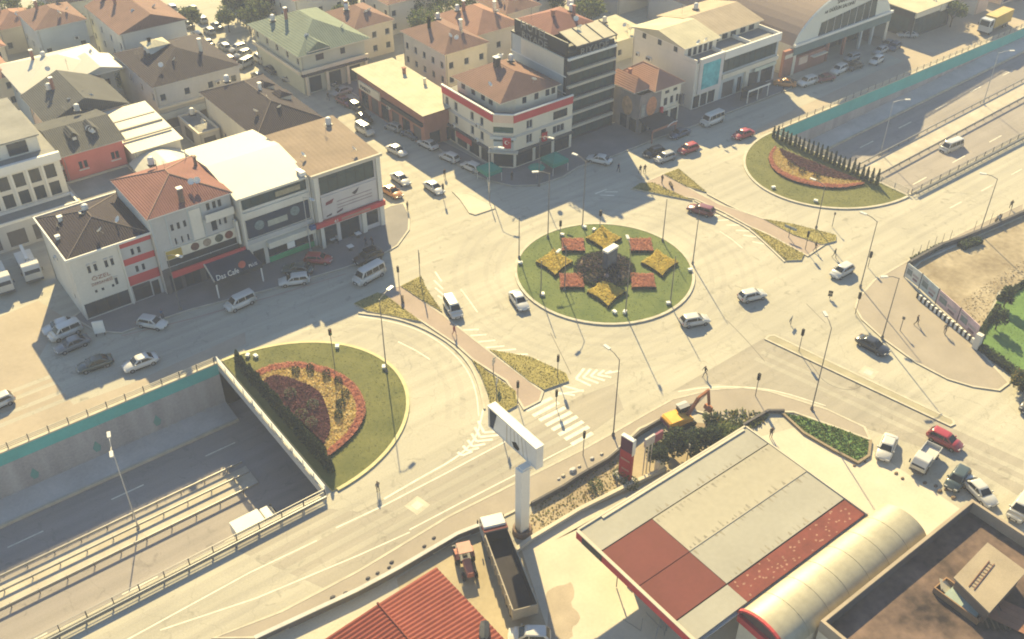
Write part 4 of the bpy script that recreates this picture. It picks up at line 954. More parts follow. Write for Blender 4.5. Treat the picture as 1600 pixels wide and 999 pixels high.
for i in range(5): m.bar((-2.6,-.8+i*.4,.5),(-2.8,-.8+i*.4,.05),.06,.06,STEEL_D)
m.build('rear_cultivator', t)
# motorcycle by the right-hand wall
f, r_ = (141.08,59.58), (143.79,59.68)
t = thing('motorcycle', 'dark motorcycle standing on the right pavement by the wall', 'motorcycle', ((f[0]+r_[0])/2,(f[1]+r_[1])/2,.12), heading(f, r_))
m = MB(); m.loft([[(x,-w2,z0),(x,-w2,z1),(x,w2,z1),(x,w2,z0)] for x,w2,z0,z1 in ((-.75,.1,.6,.8),(-.3,.16,.4,.82),(.1,.16,.4,.95),(.5,.1,.6,.9))], BLACK); m.build('body', t)
m = MB(); m.box(-.7,.05,-.14,.14,.82,.9,CONC_D); m.build('saddle', t)
m = MB(); m.bar((.45,-.35,1.08),(.45,.35,1.08),.04,.04,STEEL); m.bar((.45,0,1.05),(.72,0,.35),.07,.07,STEEL); m.build('handlebar', t)
mm = MB(); mm.lathe([(.2,-.05),(.32,-.05),(.33,0),(.32,.05),(.2,.05)], RUB, 14); mw = mm.mesh('wheel')
for x in (-.7,.72): o = put('wheel', mw, t, (x,0,.33)); o.rotation_euler = (R(90),0,0)

# ================================================================ buildings
STUC = mat('stucco_white', (0.86,0.82,0.70), .85, .12, .25, 3, stretch=(1,1,.4)); STUC_G = mat('stucco_grey', (0.60,0.595,0.565), .85, .12, .25, 3, stretch=(1,1,.4))
STUC_C = mat('stucco_cream', (0.88,0.80,0.62), .85, .12, .25, 3, stretch=(1,1,.4)); STUC_P = mat('stucco_peach', (0.86,0.64,0.48), .85, .14, .25, 3)
STUC_B = mat('stucco_bluegrey', (0.60,0.65,0.64), .85, .12, .25, 3); RED = mat('facade_red', (0.66,0.08,0.085), .7, .12, .4); PINK = mat('facade_pink', (0.76,0.23,0.20), .8, .12, .4)
BRICK = mat('brick_red', (0.42,0.20,0.145), .9, .2, .6, 5); CLAD = mat('dark_cladding', (0.045,0.05,0.06), .45, .2, .5); NAVY = mat('navy_panel', (0.04,0.06,0.10), .6, .15, .5)
AWN = mat('awning_cream', (0.88,0.82,0.66), .8); GREENP = mat('green_panel', (0.07,0.50,0.20), .7); METALW = mat('white_sheet_metal', (0.66,0.63,0.52), .55, .05, .2, 2)
T_BROWN = roof_mat('tile_brown', (0.044,0.034,0.047), 0); T_RED = roof_mat('tile_red', (0.29,0.135,0.115), 0); T_RED2 = roof_mat('tile_terracotta', (0.40,0.215,0.155), 0)
T_TAN = roof_mat('sheet_tan', (0.33,0.25,0.18), 0, 1.4, strength=.12); T_GREEN = roof_mat('sheet_green', (0.21,0.26,0.20), 0, 2); T_GREY = roof_mat('tile_grey', (0.095,0.098,0.10), 0); T_DUSK = roof_mat('tile_dusky', (0.26,0.15,0.12), 0)
T_BEIGE = roof_mat('sheet_beige', (0.47,0.385,0.28), 0, 1.2, strength=.25); T_CREAM = roof_mat('sheet_cream', (0.62,0.57,0.40), 0, 1.2, strength=.15)
ROOFG = mat('flat_roof_grey', (0.30,0.295,0.27), .9, .2, .3, 3)
AQUA = mat('aqua_print', (0.06,0.50,0.60), .5, .4, .5, 2, tint=(0.18,0.72,0.75))

# --- white stucco block with brown hip roof
b = Bld('stucco_building', 'white stucco building with dark brown hip roof at the shaded yard', 20, 31, 121, 134, 10)
ops = [(2.0+x, 2.42+x, 7.0, 8.1, 'dark') for x in (0,.85,2.3,3.1)] + [(2.1,2.45,3.75,4.2,'dark'),(3.0,3.35,3.75,4.2,'dark'),(4.4,4.75,3.75,4.2,'dark'),(4.95,5.35,3.9,5.0,'dark'),(.25,6.3,.25,2.6,'shop')]
b.face('F', STUC, ops, s0=0, s1=6.6)
for x in (0,.85,2.3,3.1): b.panel('F', 1.95+x, 2.47+x, 8.25, 8.45, CONC, .12, 'window_hood')
b.panel('F', 4.9, 5.4, 5.15, 5.32, CONC, .12, 'window_hood')
bands = [(0,2.9,STUC_G,[(6.9,9.4,.2,2.75,'shop'),(9.55,10.6,.1,2.5,'dark')]),(2.9,4.4,RED,[]),(4.4,6.2,STUC_G,[(8.0,8.4,4.7,5.7,'dark'),(8.9,9.3,4.7,5.7,'dark')]),(6.2,7.2,RED,[]),(7.2,9.0,STUC_G,[(8.0,8.4,7.5,8.5,'dark'),(8.9,9.3,7.5,8.5,'dark')]),(9.0,10,RED,[])]
for z0, z1, m, op in bands: b.face('F', m, op, z0, z1, 6.6, 11, name='wall' if m is not RED else 'red_band')
b.panel('F', 6.45, 6.65, 0, 10, STUC, .25, 'pilaster')
PALER = mat('faded_red_letters', (0.50,0.28,0.22), .8)
b.text('F', 'ÖZEL', .8, 2.1, 5.75, PALER, .05, 1.3); b.text('F', 'DERSANESİ', .62, 1.9, 4.95, PALER, .05, .9)
b.face('L', STUC, [(9.5,10.1,2.0,2.8,'dark')]); b.rest(STUC)
ro = b.hip(T_BROWN, 1.9, .25, caps=mat('ridge_tile', (0.22,0.175,0.15)), eave=WHITE)
k = MB(); W_, D_ = b.W+.35, b.D+.35; k.box(-.4,W_+.05,-.4,-.22,9.9,10.2,WHITE); k.box(-.4,-.22,-.22,D_,9.9,10.2,WHITE); k.box(-.22,W_,D_-.1,D_+.08,9.9,10.2,WHITE); k.build('gutter', b.root)
b.chimney(2.2, 9.0, 10.4, 11.4, WHITE, .5); b.chimney(.6, 5.4, 9.9, 10.7, WHITE, .45)
m = MB(); m.lathe([(.0,.0),(.45,.12),(.55,.3)], WHITE, 12, (5.0,7.6,11.6)); m.tube((5,7.6,11.0),(5,7.6,11.7),.04,.04,STEEL); m.build('satellite_dish', b.root)

# --- red roofed building with the cafe
b = Bld('cafe_building', 'three-storey building with red tiled hip roof above the cafe canopy', 31.1, 42.7, 120.1, 133.2, 12.6)
ops = [(2.6,3.0,9.6,10.6,'dark'),(3.5,3.9,9.6,10.6,'dark'),(4.4,4.8,9.6,10.6,'dark'),(2.7,3.1,7.3,8.4,'win'),(3.6,4.0,7.3,8.4,'win'),(4.5,4.9,7.3,8.4,'win'),(6.0,6.25,9.7,10.0,'dark')]
b.face('F', STUC_G, ops, 4.2, 12.6, 0, 7.2)
b.face('F', STUC_G, [(8.0,8.5,10.9,12.0,'dark'),(8.9,9.4,10.9,12.0,'dark'),(9.7,10.2,10.9,12.0,'dark'),(8.2,9.0,7.5,9.4,'dark'),(9.3,9.75,8.0,9.0,'win'),(10.1,10.5,8.0,9.0,'dark')], 4.2, 12.6, 7.2, 11.6)
b.face('F', CONC_D, [(.8,2.4,.2,2.9,'shop'),(2.9,5.2,.2,2.9,'shop'),(6.0,11.0,.2,2.9,'shop')], 0, 4.2)
for s in (0.05,2.1,5.2,7.15): b.panel('F', s, s+.16, 4.2, 12.5, STUC_B, .1, 'pilaster')
b.panel('F', 7.3, 11.5, 9.75, 10.75, STUC, .9, 'balcony', .12); b.panel('F', 7.3, 11.5, 9.6, 9.75, STUC, .9, 'balcony_slab')
b.panel('F', 5.4, 7.0, 7.1, 11.8, STUC, .12, 'stair_panel')
ban = b.panel('F', 1.0, 11.3, 5.5, 7.0, mat('banner_print', (0.85,0.80,0.64), .7, .15, .8), .25, 'food_banner')
for i, (x, c) in enumerate(((5.2,(.16,.08,.06)),(7.0,(.36,.29,.22)),(8.8,(.10,.12,.09)),(10.3,(.22,.07,.05)))):
    m = MB(); m.lathe([(.0,.03),(.62,.03),(.62,0)], mat(f'dish_print_{i}', c, .7, .5, 3), 16); o = m.build('dish_picture', ban); o.location = (x,-.25,6.25); o.rotation_euler = (R(90),0,0)
m = MB(); m.box(1.05,3.3,-.27,-.25,5.6,6.9,mat('banner_yellow',(0.55,0.40,0.08),.7)); m.build('yellow_field', ban)
b.panel('F', 1.0, 11.5, 4.4, 5.4, CLAD, .12, 'dark_fascia')
b.panel('F', .9, 11.9, 3.3, 4.2, RED, 1.5, 'red_awning_band', .3)
b.panel('F', 11.3, 11.6, 4.6, 8.4, STUC, 1.1, 'projecting_sign', 1.0)
# cafe canopy
cv = MB(); cv.add([(5.6,-1.4,3.75),(12.2,-1.4,3.75),(12.4,-5.4,3.1),(5.2,-5.4,3.1)], [(3,2,1,0)], NAVY); cv.add([(5.2,-5.4,2.5),(12.4,-5.4,2.5),(12.4,-5.4,3.1),(5.2,-5.4,3.1)], [(0,1,2,3)], CLAD)
cv.add([(5.6,-1.4,3.75),(5.2,-5.4,3.1),(5.2,-5.4,2.5),(5.6,-1.4,3.1)], [(0,1,2,3)], CLAD); cv.add([(12.2,-1.4,3.1),(12.4,-5.4,2.5),(12.4,-5.4,3.1),(12.2,-1.4,3.75)], [(0,1,2,3)], CLAD); cv.bar((5.5,-1.4,3.78),(5.15,-5.45,3.12),.18,.14,CONC_L)
ca = cv.build('canopy', b.root)
m = MB()
for x in (5.4,12.2): m.box(x-.08,x+.08,-5.3,-5.14,0,2.6,WHITE)
m.build('canopy_post', ca)
lettering('Das Cafe', 1.15, WHITE, b.root, (5.5,-5.5,3.15), rx=R(80), stretch=.8); lettering('PLUS', .6, WHITE, b.root, (10.4,-5.5,3.4), rx=R(80))
m = MB(); m.lathe([(0,.08),(.5,.08),(.55,0),(.5,-.08),(0,-.08)], mat('sign_disc_red',(0.55,0.12,0.08),.6), 18); o = m.build('round_sign', b.root); o.location = (9.5,-5.4,4.2); o.rotation_euler = (R(80),0,0)
m = MB(); m.tube((9.5,-5.4,3.0),(9.5,-5.4,3.8),.06,.06,BLACK); m.build('sign_stem', b.root)
b.face('L', STUC); b.rest(STUC_G)
b.hip(T_RED, 2.3, .35, caps=mat('ridge_tile_red', (0.46,0.28,0.20)))
b.chimney(5.2, .9, 12.4, 15.0, mat('brown_render',(0.22,0.15,0.12)), .6, WHITE); b.chimney(10.9, 9.5, 12.8, 14.3, mat('brown_render',(0.2,0.15,0.12)), .35)
m = MB(); m.tube((5.5,10,13.6),(5.5,10,15.5),.04,.04,STEEL_D); m.tube((10.5,12,13),(10.5,12,15),.04,.04,STEEL_D); m.build('antenna', b.root)

# --- white roofed shop building with the navy billboard
b = Bld('shop_building', 'shop building with bright white roof and navy facade billboard', 43.1, 54.1, 118.7, 136.8, 12.0)
ops = [(.5,10.6,9.9,11.5,'curtain'),(.9,2.6,.1,2.9,'shop'),(3.2,10.6,1.0,2.8,'shop')]
b.face('F', STUC, ops)
bb = b.panel('F', .6, 10.5, 5.2, 8.2, NAVY, .15, 'billboard_panel')
for x, r_ in ((2.5,.75),(8.2,.75)):
    m = MB(); m.lathe([(0,.04),(r_,.04),(r_,0)], mat('pale_disc',(0.22,0.29,0.29),.6,.4,3), 20); o = m.build('round_emblem', bb); o.location = (x,-.15,6.9 if x < 5 else 7.2); o.rotation_euler = (R(90),0,0)
m = MB(); m.box(3.8,6.9,-.22,-.15,6.2,7.1,mat('pale_plate',(0.48,0.50,0.42),.6,.2,2)); m.build('name_plate', bb)
b.panel('F', .3, 10.8, 8.5, 9.5, STUC, .3, 'fascia'); b.panel('F', .3, 10.8, 4.3, 5.0, STUC_G, .3, 'fascia')
aw = b.panel('F', 3.1, 10.7, 2.95, 3.9, AWN, 1.0, 'awning', .95)
b.panel('F', 3.2, 10.6, .15, 1.0, GREENP, .1, 'green_base'); b.panel('F', 5.8, 7.0, 2.0, 3.0, WHITE, 1.15, 'shop_sign', .1)
m = MB(); m.box(5.7,9.6,-.06,.02,10.3,11.1,mat('gold_sign',(0.45,0.40,0.26),.5,.3,3)); m.build('sign_board', b.root)
b.panel('F', .05, .3, 0, 12, STUC, .3, 'pilaster'); b.panel('F', 10.75, 11.0, 0, 12, STUC, .3, 'pilaster')
b.face('L', STUC); b.face('B', STUC); b.face('R', STUC)
b.hip(METALW, 1.3, .3, along='x', gable=True, eave=WHITE)
m = MB()
for x in (0,b.W): m.add([(x,0,11.9),(x,b.D,11.9),(x,b.D/2,13.2)], [(0,1,2)] if x else [(0,2,1)], STUC)
m.build('gable_wall', b.root)
m = MB(); m.box(9.9,10.7,-.2,.6,12.2,12.8,WHITE); m.box(10.0,10.6,.7,1.4,12.2,12.7,STEEL); m.build('air_unit', b.root)

# --- tan roofed corner shop with teal glazing
b = Bld('corner_shop_building', 'pale shop building with teal glazed top floor and red sign band', 54.25, 65.5, 117.7, 131.5, 12.1)
b.face('F', mat('pale_cladding',(0.78,0.72,0.66),.6,.08,.3), [(1.0,10.2,8.7,11.6,'curtain'),(.8,3.0,.1,3.2,'shop'),(3.6,6.9,.1,3.2,'shop'),(8.2,10.2,.8,3.2,'shop')])
b.panel('F', .05, .7, 0, 12.2, STUC, .35, 'pilaster'); b.panel('F', 10.5, 11.2, 0, 12.2, STUC, .35, 'pilaster')
sgn = b.panel('F', .9, 10.3, 4.8, 8.4, mat('print_grey',(0.68,0.64,0.61),.6,.12,.6), .2, 'sign_panel')
for q, c in (([(1.6,7.4),(3.0,7.7),(2.6,7.0),(1.5,6.9)],(.26,.07,.09)),([(6.0,7.5),(7.3,8.1),(6.9,7.4),(6.5,7.1)],(.10,.08,.09)),([(1.5,5.2),(2.4,5.4),(2.3,5.0),(1.4,4.95)],(.12,.09,.1)),([(3.2,5.3),(4.3,5.6),(4.2,5.2),(3.2,5.0)],(.14,.07,.09))):
    m = MB(); m.add([(x,-.215,z) for x, z in q], [(3,2,1,0)], mat(f'mark_{c}', c, .6)); m.build('printed_mark', sgn)
for z in (6.9,6.3,5.8):
    m = MB(); m.box(3.4,9.4,-.212,-.2,z,z+.12,mat('print_line',(0.30,0.22,0.23),.6)); m.build('printed_line', sgn)
rb = b.panel('F', -.6, 11.3, 3.8, 4.6, RED, .75, 'red_sign_band', .6)
b.text('F', '41', .8, 2.3, 3.85, WHITE, .78, 1.0); b.panel('F', 3.6, 8.6, 3.95, 4.35, PALER, .78, 'sign_text_strip')
b.panel('F', -1.5, -.65, 3.9, 4.5, mat('blue_sign',(0.08,0.14,0.30),.6), .6, 'blue_sign')
b.panel('F', 7.2, 7.9, 0, 3.8, STUC, .5, 'column'); b.panel('F', .05, .6, 0, 3.8, STUC, .6, 'column')
b.face('R', STUC, [(1+i*2.6,2.4+i*2.6,z,z+1.5,'win') for i in range(4) for z in (5.2,8.8)])
b.rest(STUC)
b.shed(T_TAN, 12.2, 13.2, .2, eave=CONC_L)
k = MB(); k.box(-.3,11.6,-.45,-.1,12.0,12.4,CONC_L); k.build('coping', b.root)
m = MB(); m.add([(0,0,12.1),(0,13.8,12.1),(0,13.8,13.1)], [(0,2,1)], STUC); m.add([(11.25,0,12.1),(11.25,13.8,12.1),(11.25,13.8,13.1)], [(0,1,2)], STUC); m.add([(0,13.8,12.1),(11.25,13.8,12.1),(11.25,13.8,13.1),(0,13.8,13.1)], [(3,2,1,0)], STUC); m.build('roof_wall', b.root)

# --- brown roofed long building behind
b = Bld('brown_roof_building', 'long cream building with dark brown hip roof along the side street', 57.2, 68.6, 142.5, 164, 7.8)
b.face('L', STUC_C, [(2+i*4.2,3.2+i*4.2,1.2,2.6,'win') for i in range(5)]); b.face('F', STUC_C, [(1,3,.3,2.6,'shop'),(4,6,4.4,5.6,'win'),(8,10,4.4,5.6,'win')])
b.face('R', STUC_C, [(1+i*3.4,3.2+i*3.4,.3,2.8,'shop') for i in range(6)]); b.rest(STUC_C)
b.hip(T_BROWN, 2.6, .6, caps=mat('ridge_tile', (0.22,0.175,0.15)), eave=STUC_C)
for x, y in ((8.8,14.5),(9.3,9.0)):
    m = MB(); m.box(x-1,x+1.1,y-1.2,y+1.2,8.6,9.5,STUC_C); m.add([(x-1.3,y-1.5,9.5),(x+1.4,y-1.5,9.5),(x+1.4,y+1.5,9.5),(x-1.3,y+1.5,9.5),(x-.2,y-.5,10.2),(x-.2,y+.5,10.2)], [(0,1,4),(1,2,5,4),(2,3,5),(3,0,4,5)], T_BROWN); m.build('dormer', b.root)
b.chimney(6.5, 11.5, 10.0, 11.3, WHITE, .45)
b2 = Bld('awning_kiosk', 'small pale kiosk with awning beside the tan roof in the side street', 66.4, 69.6, 133.2, 141, 3.2)
b2.face('R', STUC_C, [(.6,3.2,.3,2.4,'shop'),(4.2,7.2,.3,2.4,'shop')]); b2.rest(STUC_C); b2.flat(ROOFG, .3, CONC_L)
m = MB(); m.add([(3.2,.5,3.0),(5.0,.5,2.5),(5.0,4.0,2.5),(3.2,4.0,3.0)], [(0,1,2,3)], AWN); m.add([(3.2,4.6,3.0),(4.6,4.6,2.5),(4.6,7.4,2.5),(3.2,7.4,3.0)], [(0,1,2,3)], AWN); m.build('awning', b2.root)

# --- white roofed hall across the side street
b = Bld('market_hall', 'low brick hall with flat bright cream roof at the side street', 84.8, 92.5, 135.2, 158.0, 6.2)
b.face('L', BRICK, [(1.0+i*3.6,3.6+i*3.6,.2,3.2,'void' if i % 2 else 'shop') for i in range(6)]); b.face('F', BRICK, [(1,3.2,.2,2.6,'shop'),(4.6,6.6,.2,2.6,'shop')]); b.rest(BRICK)
b.panel('L', .8, 8.2, 3.6, 5.2, STUC_C, .25, 'sign_panel'); b.panel('L', 9.0, 22.4, 3.9, 4.6, CLAD, .4, 'fascia')
b.text('L', 'MARKET', 1.0, 1.4, 3.95, CONC_D, .3)
b.shed(T_CREAM, 6.5, 7.0, .7, eave=mat('brown_eave',(0.16,0.10,0.07)))
b.chimney(6.9, 10, 6.7, 7.7, STUC_C, .4); b.chimney(6.3, 16, 6.7, 7.9, BRICK, .5)
m = MB(); m.box(7.0,7.5,4,4.5,6.4,7.4,WHITE); m.build('air_unit', b.root)

# --- corner building with chamfered corner
b = Bld('corner_building', 'cream corner building with red parapet and terracotta attic roof', 90, 105.3, 119.6, 137, 9.0)
fl = [(3.9,5.5),(6.6,8.1)]
ops = [(x,x+1.0,z0,z1,'win') for x in (.9,3.6,8.4,11.2) for z0, z1 in fl] + [(.6,3.6,.2,2.8,'shop'),(4.2,7.2,.2,2.8,'shop'),(7.8,10.8,.2,2.8,'shop'),(11.4,14.2,.2,2.8,'shop')]
b.face('L', STUC_C, ops, s1=b.D-2.4)
ops = [(x,x+1.3,z0,z1,'win') for x in (5.2,) for z0, z1 in fl] + [(11.0,13.6,3.9,5.3,'win'),(11.0,14.2,6.5,8.0,'dark'),(8.4,9.5,3.4,5.5,'dark'),(3.0,6.6,.2,2.8,'shop'),(7.2,10.8,.2,2.8,'shop'),(11.4,14.8,.2,2.8,'shop')]
b.face('F', STUC_C, ops, s0=2.4); b.rest(STUC_C)
c = MB(); A, B2 = (0,2.4), (2.4,0)
def ch(t, z, o=0): return (A[0]+(B2[0]-A[0])*t-.7071*o, A[1]+(B2[1]-A[1])*t-.7071*o, z)
for z0, z1, m_, o in ((0,.3,STUC_C,0),(.3,2.7,GLASS,-.15),(2.7,3.4,STUC_C,0),(3.4,5.0,STUC_B,.05),(5.0,5.7,mat('balcony_dark',(0.05,0.09,0.08),.5),-.25),(5.7,6.6,STUC_C,.05),(6.6,7.7,mat('balcony_green',(0.07,0.14,0.12),.5),-.25),(7.7,9.0,STUC_C,.0)):
    c.add([ch(0,z0,o),ch(1,z0,o),ch(1,z1,o),ch(0,z1,o)], [(0,1,2,3)], m_)
    c.add([ch(0,z1,o),ch(1,z1,o),ch(1,z1,-.3),ch(0,z1,-.3)], [(0,1,2,3)], STUC_C); c.add([ch(0,z0,o),ch(0,z0,-.3),ch(1,z0,-.3),ch(1,z0,o)], [(0,1,2,3)], STUC_C)
c.build('chamfered_wall', b.root)
m = MB(); m.bar(ch(-.25,3.35,.45),ch(1.25,3.35,.45),1.1,.18,CONC_L); m.bar(ch(-.15,5.9,.5),ch(1.15,5.9,.5),.12,.5,STUC_B); m.build('corner_balcony', b.root)
for s0, s1, f in ((0,15.0,'L'),(2.4,15.3,'F')):
    b.panel(f, s0, s1, 8.5, 9.9, RED, .12, 'red_parapet'); b.panel(f, s0, s1, 9.9, 10.1, WHITE, .25, 'coping', .35); b.panel(f, s0, s1, 5.75, 6.2, STUC_G, .1, 'string_course'); b.panel(f, s0, s1, 2.95, 3.3, CONC_D, .5, 'shop_fascia')
m = MB(); m.bar(ch(0,9.2,.06),ch(1,9.2,.06),.1,1.4,STUC_P); m.bar(ch(0,10.0,.1),ch(1,10.0,.1),.3,.2,WHITE); m.build('corner_parapet', b.root)
b.panel('L', 5.0, 9.6, 2.2, 3.2, mat('red_shop_sign',(0.50,0.10,0.09),.6), .8, 'shop_sign', .15)
m = MB(); m.sheet([(0.1,2.5),(2.5,.1),(15.2,.1),(15.2,17.3),(.1,17.3)], 8.98, ROOFG); m.build('terrace', b.root)
at = MB(); at.prism([(2.0,4.4),(4.6,2.2),(13.6,2.2),(13.6,15.5),(2.0,15.5)], 8.99, 11.6, STUC_C); at.build('attic_wall', b.root)
for x in (6.0,8.6,11.0,12.3): b.panel('F', x, x+.8, 10.2, 11.3, GLASS, -2.14, 'attic_window', .06)
for y in (4.0,6.2,9.0,12.0): 
    m = MB(); m.box(1.94,2.0,y+1.2,y+2.2,9.9,11.3,GLASS); m.build('attic_window', b.root)
b.hip(T_DUSK, 2.6, .5, z=11.6, x0=1.6, x1=13.8, y0=2.4, y1=15.6, inset=4.5, eave=STUC_C)
b.chimney(6.9, 10.5, 12.5, 15.4, mat('chimney_dark',(0.10,0.08,0.08)), .9, WHITE)
m = MB(); m.lathe([(.3,0),(.5,.5),(.3,.6)], WHITE, 10, (7.8,10.6,15.2)); m.build('roof_tank', b.root)
def flag(parent, loc, rz, w_, h_):
    m = MB(); n = 6
    top = [(i*w_/n, .06*math.sin(i*1.4), 0) for i in range(n+1)]; lo = [(p[0], p[1]+.05, -h_) for p in top]
    m.add(top+lo, [(i,i+1,i+n+2,i+n+1) for i in range(n)], mat('flag_red', (0.55,0.03,0.04), .7)); o = m.build('flag', parent, loc=loc, rz=rz)
    k = MB(); cx, cz, r_ = w_*.5, -h_*.42, w_*.26; pts = []
    for i in range(13): t = R(40+280*i/12); pts.append((cx+r_*math.cos(t), cz+r_*math.sin(t)))
    for i in range(13): t = R(320-280*i/12); pts.append((cx+r_*.25+r_*.8*math.cos(t)*.98, cz+r_*.8*math.sin(t)*.98))
    k.add([(x, -.08, z) for x, z in pts], [tuple(range(len(pts)))], WHITE)
    st = []
    for i in range(10): t = R(36*i+90); q = r_*.42 if i % 2 == 0 else r_*.17; st.append((cx+r_*.95+q*math.cos(t), -.08, cz+q*math.sin(t)))
    k.add(st, [tuple(range(10))], WHITE); k.build('crescent_and_star', o)
flag(b.root, (.7,.75,6.1), R(-45), 1.4, 2.0); flag(b.root, (8.3,-.3,5.0), 0, 1.3, 2.2)

# --- dark banded tower
b = Bld('banded_building', 'tall dark glazed building with cream floor bands and rooftop lettering', 105.7, 117.0, 121.8, 137.5, 15.6)
b.face('F', CLAD, [(.9,10.9,z,z+2.0,'curtain') for z in (.4,3.2,5.8,8.4,11.0,13.4)], name='wall')
for z in (2.5,5.1,7.75,10.35,12.9): b.panel('F', -.1, 10.9, z, z+.42, CONC_L, .6, 'floor_band', .55)
b.panel('F', -.1, 11.0, 15.3, 15.7, WHITE, .45, 'floor_band', .4)
b.face('L', STUC_B); b.rest(STUC_G)
b.panel('L', 3.0, 15.6, 12.4, 15.4, STUC_C, .1, 'blank_panel'); 
for z in (9.2,12.2): b.panel('L', 0, 15.6, z, z+.22, WHITE, .15, 'ledge')
b.panel('L', 14.9, 15.7, 0, 15.6, CLAD, .12, 'corner_cladding')
b.flat(ROOFG, .3, CLAD)
m = MB(); m.box(.3,11.0,.4,4.6,15.6,16.5,CLAD); m.box(.2,.5,.4,15,15.6,18.2,CLAD); m.box(.5,11,5.6,15,15.6,17.9,CLAD); m.build('penthouse', b.root)
m = MB(); m.add([(1.9,-.1,17.3),(11.1,-.1,17.3),(11.1,4.8,18.4),(1.9,4.8,18.4)], [(0,1,2,3)], mat('canopy_panel',(0.60,0.55,0.40),.6)); m.add([(1.9,-.1,17.2),(11.1,-.1,17.2),(11.1,4.8,18.3),(1.9,4.8,18.3)], [(3,2,1,0)], CLAD)
for x in (1.85,4.9,8.0,11.05): m.bar((x,-.15,17.33),(x,4.8,18.45),.14,.14,CONC_D)
m.bar((1.85,-.15,17.3),(11.1,-.15,17.3),.16,.2,CONC_D); m.build('terrace_roof', b.root)
m = MB()
for x in (1.9,11.0): m.box(x-.07,x+.07,-.05,.09,16.4,17.3,CLAD)
m.build('terrace_post', b.root)
b.hip(T_RED, 1.9, .2, z=17.9, x0=.6, x1=10.8, y0=5.4, y1=15.2, eave=CLAD)
b.chimney(4.5, 9.5, 18.5, 20.2, BRICK, .5); b.chimney(8.2, 8.2, 18.5, 20.6, BRICK, .4)
LET = mat('sign_letters_pale', (0.26,0.27,0.26), .5)
b.text('F', 'RIYADE', 1.7, 2.5, 15.75, LET, .35, 1.15); b.text('L', 'HOTEL', 2.0, 3.0, 17.4, LET, .3, 1.2); b.text('L', 'RIYADE', 1.8, 3.4, 15.7, LET, .3, 1.2)
m = MB(); m.box(10.6,11.4,12,13,18.8,20,WHITE); m.tube((10.6,13.6,18),(10.6,13.6,20.6),.05,.05,STEEL); m.build('roof_tank', b.root)

# --- poster house with terracotta roof
b = Bld('poster_house', 'small house with terracotta roof and two giant food posters', 118.1, 128.2, 116.0, 125.5, 7.6)
DUSK = mat('dusky_facade',(0.30,0.26,0.245),.85,.2,.5)
b.face('L', DUSK, [(4.6,6.4,.1,2.6,'shop'),(7.0,8.8,.1,2.6,'shop')])
b.face('F', mat('dusky_facade',(0.30,0.26,0.245),.85,.2,.5), [(.8,2.2,.1,2.6,'shop'),(2.8,4.6,.1,2.6,'shop')], s1=5.2)
b.face('F', STUC_C, [(6.0,6.9,3.9,5.4,'dark'),(7.6,8.5,3.9,5.4,'win'),(9.1,9.8,3.9,5.4,'win'),(6.0,7.4,.1,2.8,'shop'),(8.0,9.8,.1,2.8,'shop'),(6.1,7.2,6.2,6.8,'dark'),(8.2,9.2,6.2,6.8,'dark')], s0=5.2)
b.rest(STUC_P)
m = MB(); m.lathe([(0,.12),(1.1,.10),(1.35,0)], mat('bread_poster', (.55,.34,.19), .7, .4, 1.2, 4), 20); o = m.build('food_poster', b.root); o.location = (-.05,3.2,4.6); o.rotation_euler = (R(90),0,R(-90)); o.scale = (1,1.35,1)
for x, z, w_, c in ((2.9,4.8,1.3,(.66,.29,.15)),):
    m = MB(); m.lathe([(0,.12),(w_*.8,.10),(w_,0)], mat(f'bread_poster_{x}', c, .7, .4, 1.2, 4), 20); o = m.build('food_poster', b.root); o.location = (x,-.05,z); o.rotation_euler = (R(90),0,0); o.scale = (1,1.4,1)
m = MB(); m.box(.4,1.2,-.12,-.02,3.4,5.6,mat('poster_pale',(0.40,0.40,0.35),.7,.3,2)); m.build('menu_poster', b.root)
m = MB(); m.add([(-.4,-.1,3.1),(5.2,-.1,3.1),(5.6,-4.2,2.7),(-.6,-4.2,2.7)], [(3,2,1,0)], CLAD); m.add([(-.6,-4.2,2.2),(5.6,-4.2,2.2),(5.6,-4.2,2.7),(-.6,-4.2,2.7)], [(0,1,2,3)], BRICK); m.build('dark_canopy', b.root)
m = MB()
for x in (-.4,5.4): m.box(x-.1,x+.1,-4.1,-3.9,0,2.3,BRICK)
m.path([(3.0,-4.3,2.3),(3.8,-4.3,2.75),(4.6,-4.3,2.9),(5.4,-4.3,2.8)], .07, WHITE); m.build('canopy_post', b.root)
m = MB(); m.box(5.0,5.6,-.5,-.1,2.5,4.0,RED); m.box(6.4,9.2,-.35,-.1,2.95,3.3,STUC_C); m.box(9.8,10.6,-.7,-.1,3.4,5.2,CONC_D); m.build('shop_sign', b.root)
b.hip(T_RED2, 2.4, .5, eave=STUC_C, x0=3.5, inset=3.2, along='y', caps=mat('ridge_tile_pale',(0.52,0.30,0.20)))
b.hip(T_RED2, 1.9, .3, eave=STUC_C, x0=0, x1=3.8, y0=1.6, inset=1.6, along='y', name='side_roof')
b.chimney(2.8, 6.0, 8.0, 9.8, BRICK, .5)

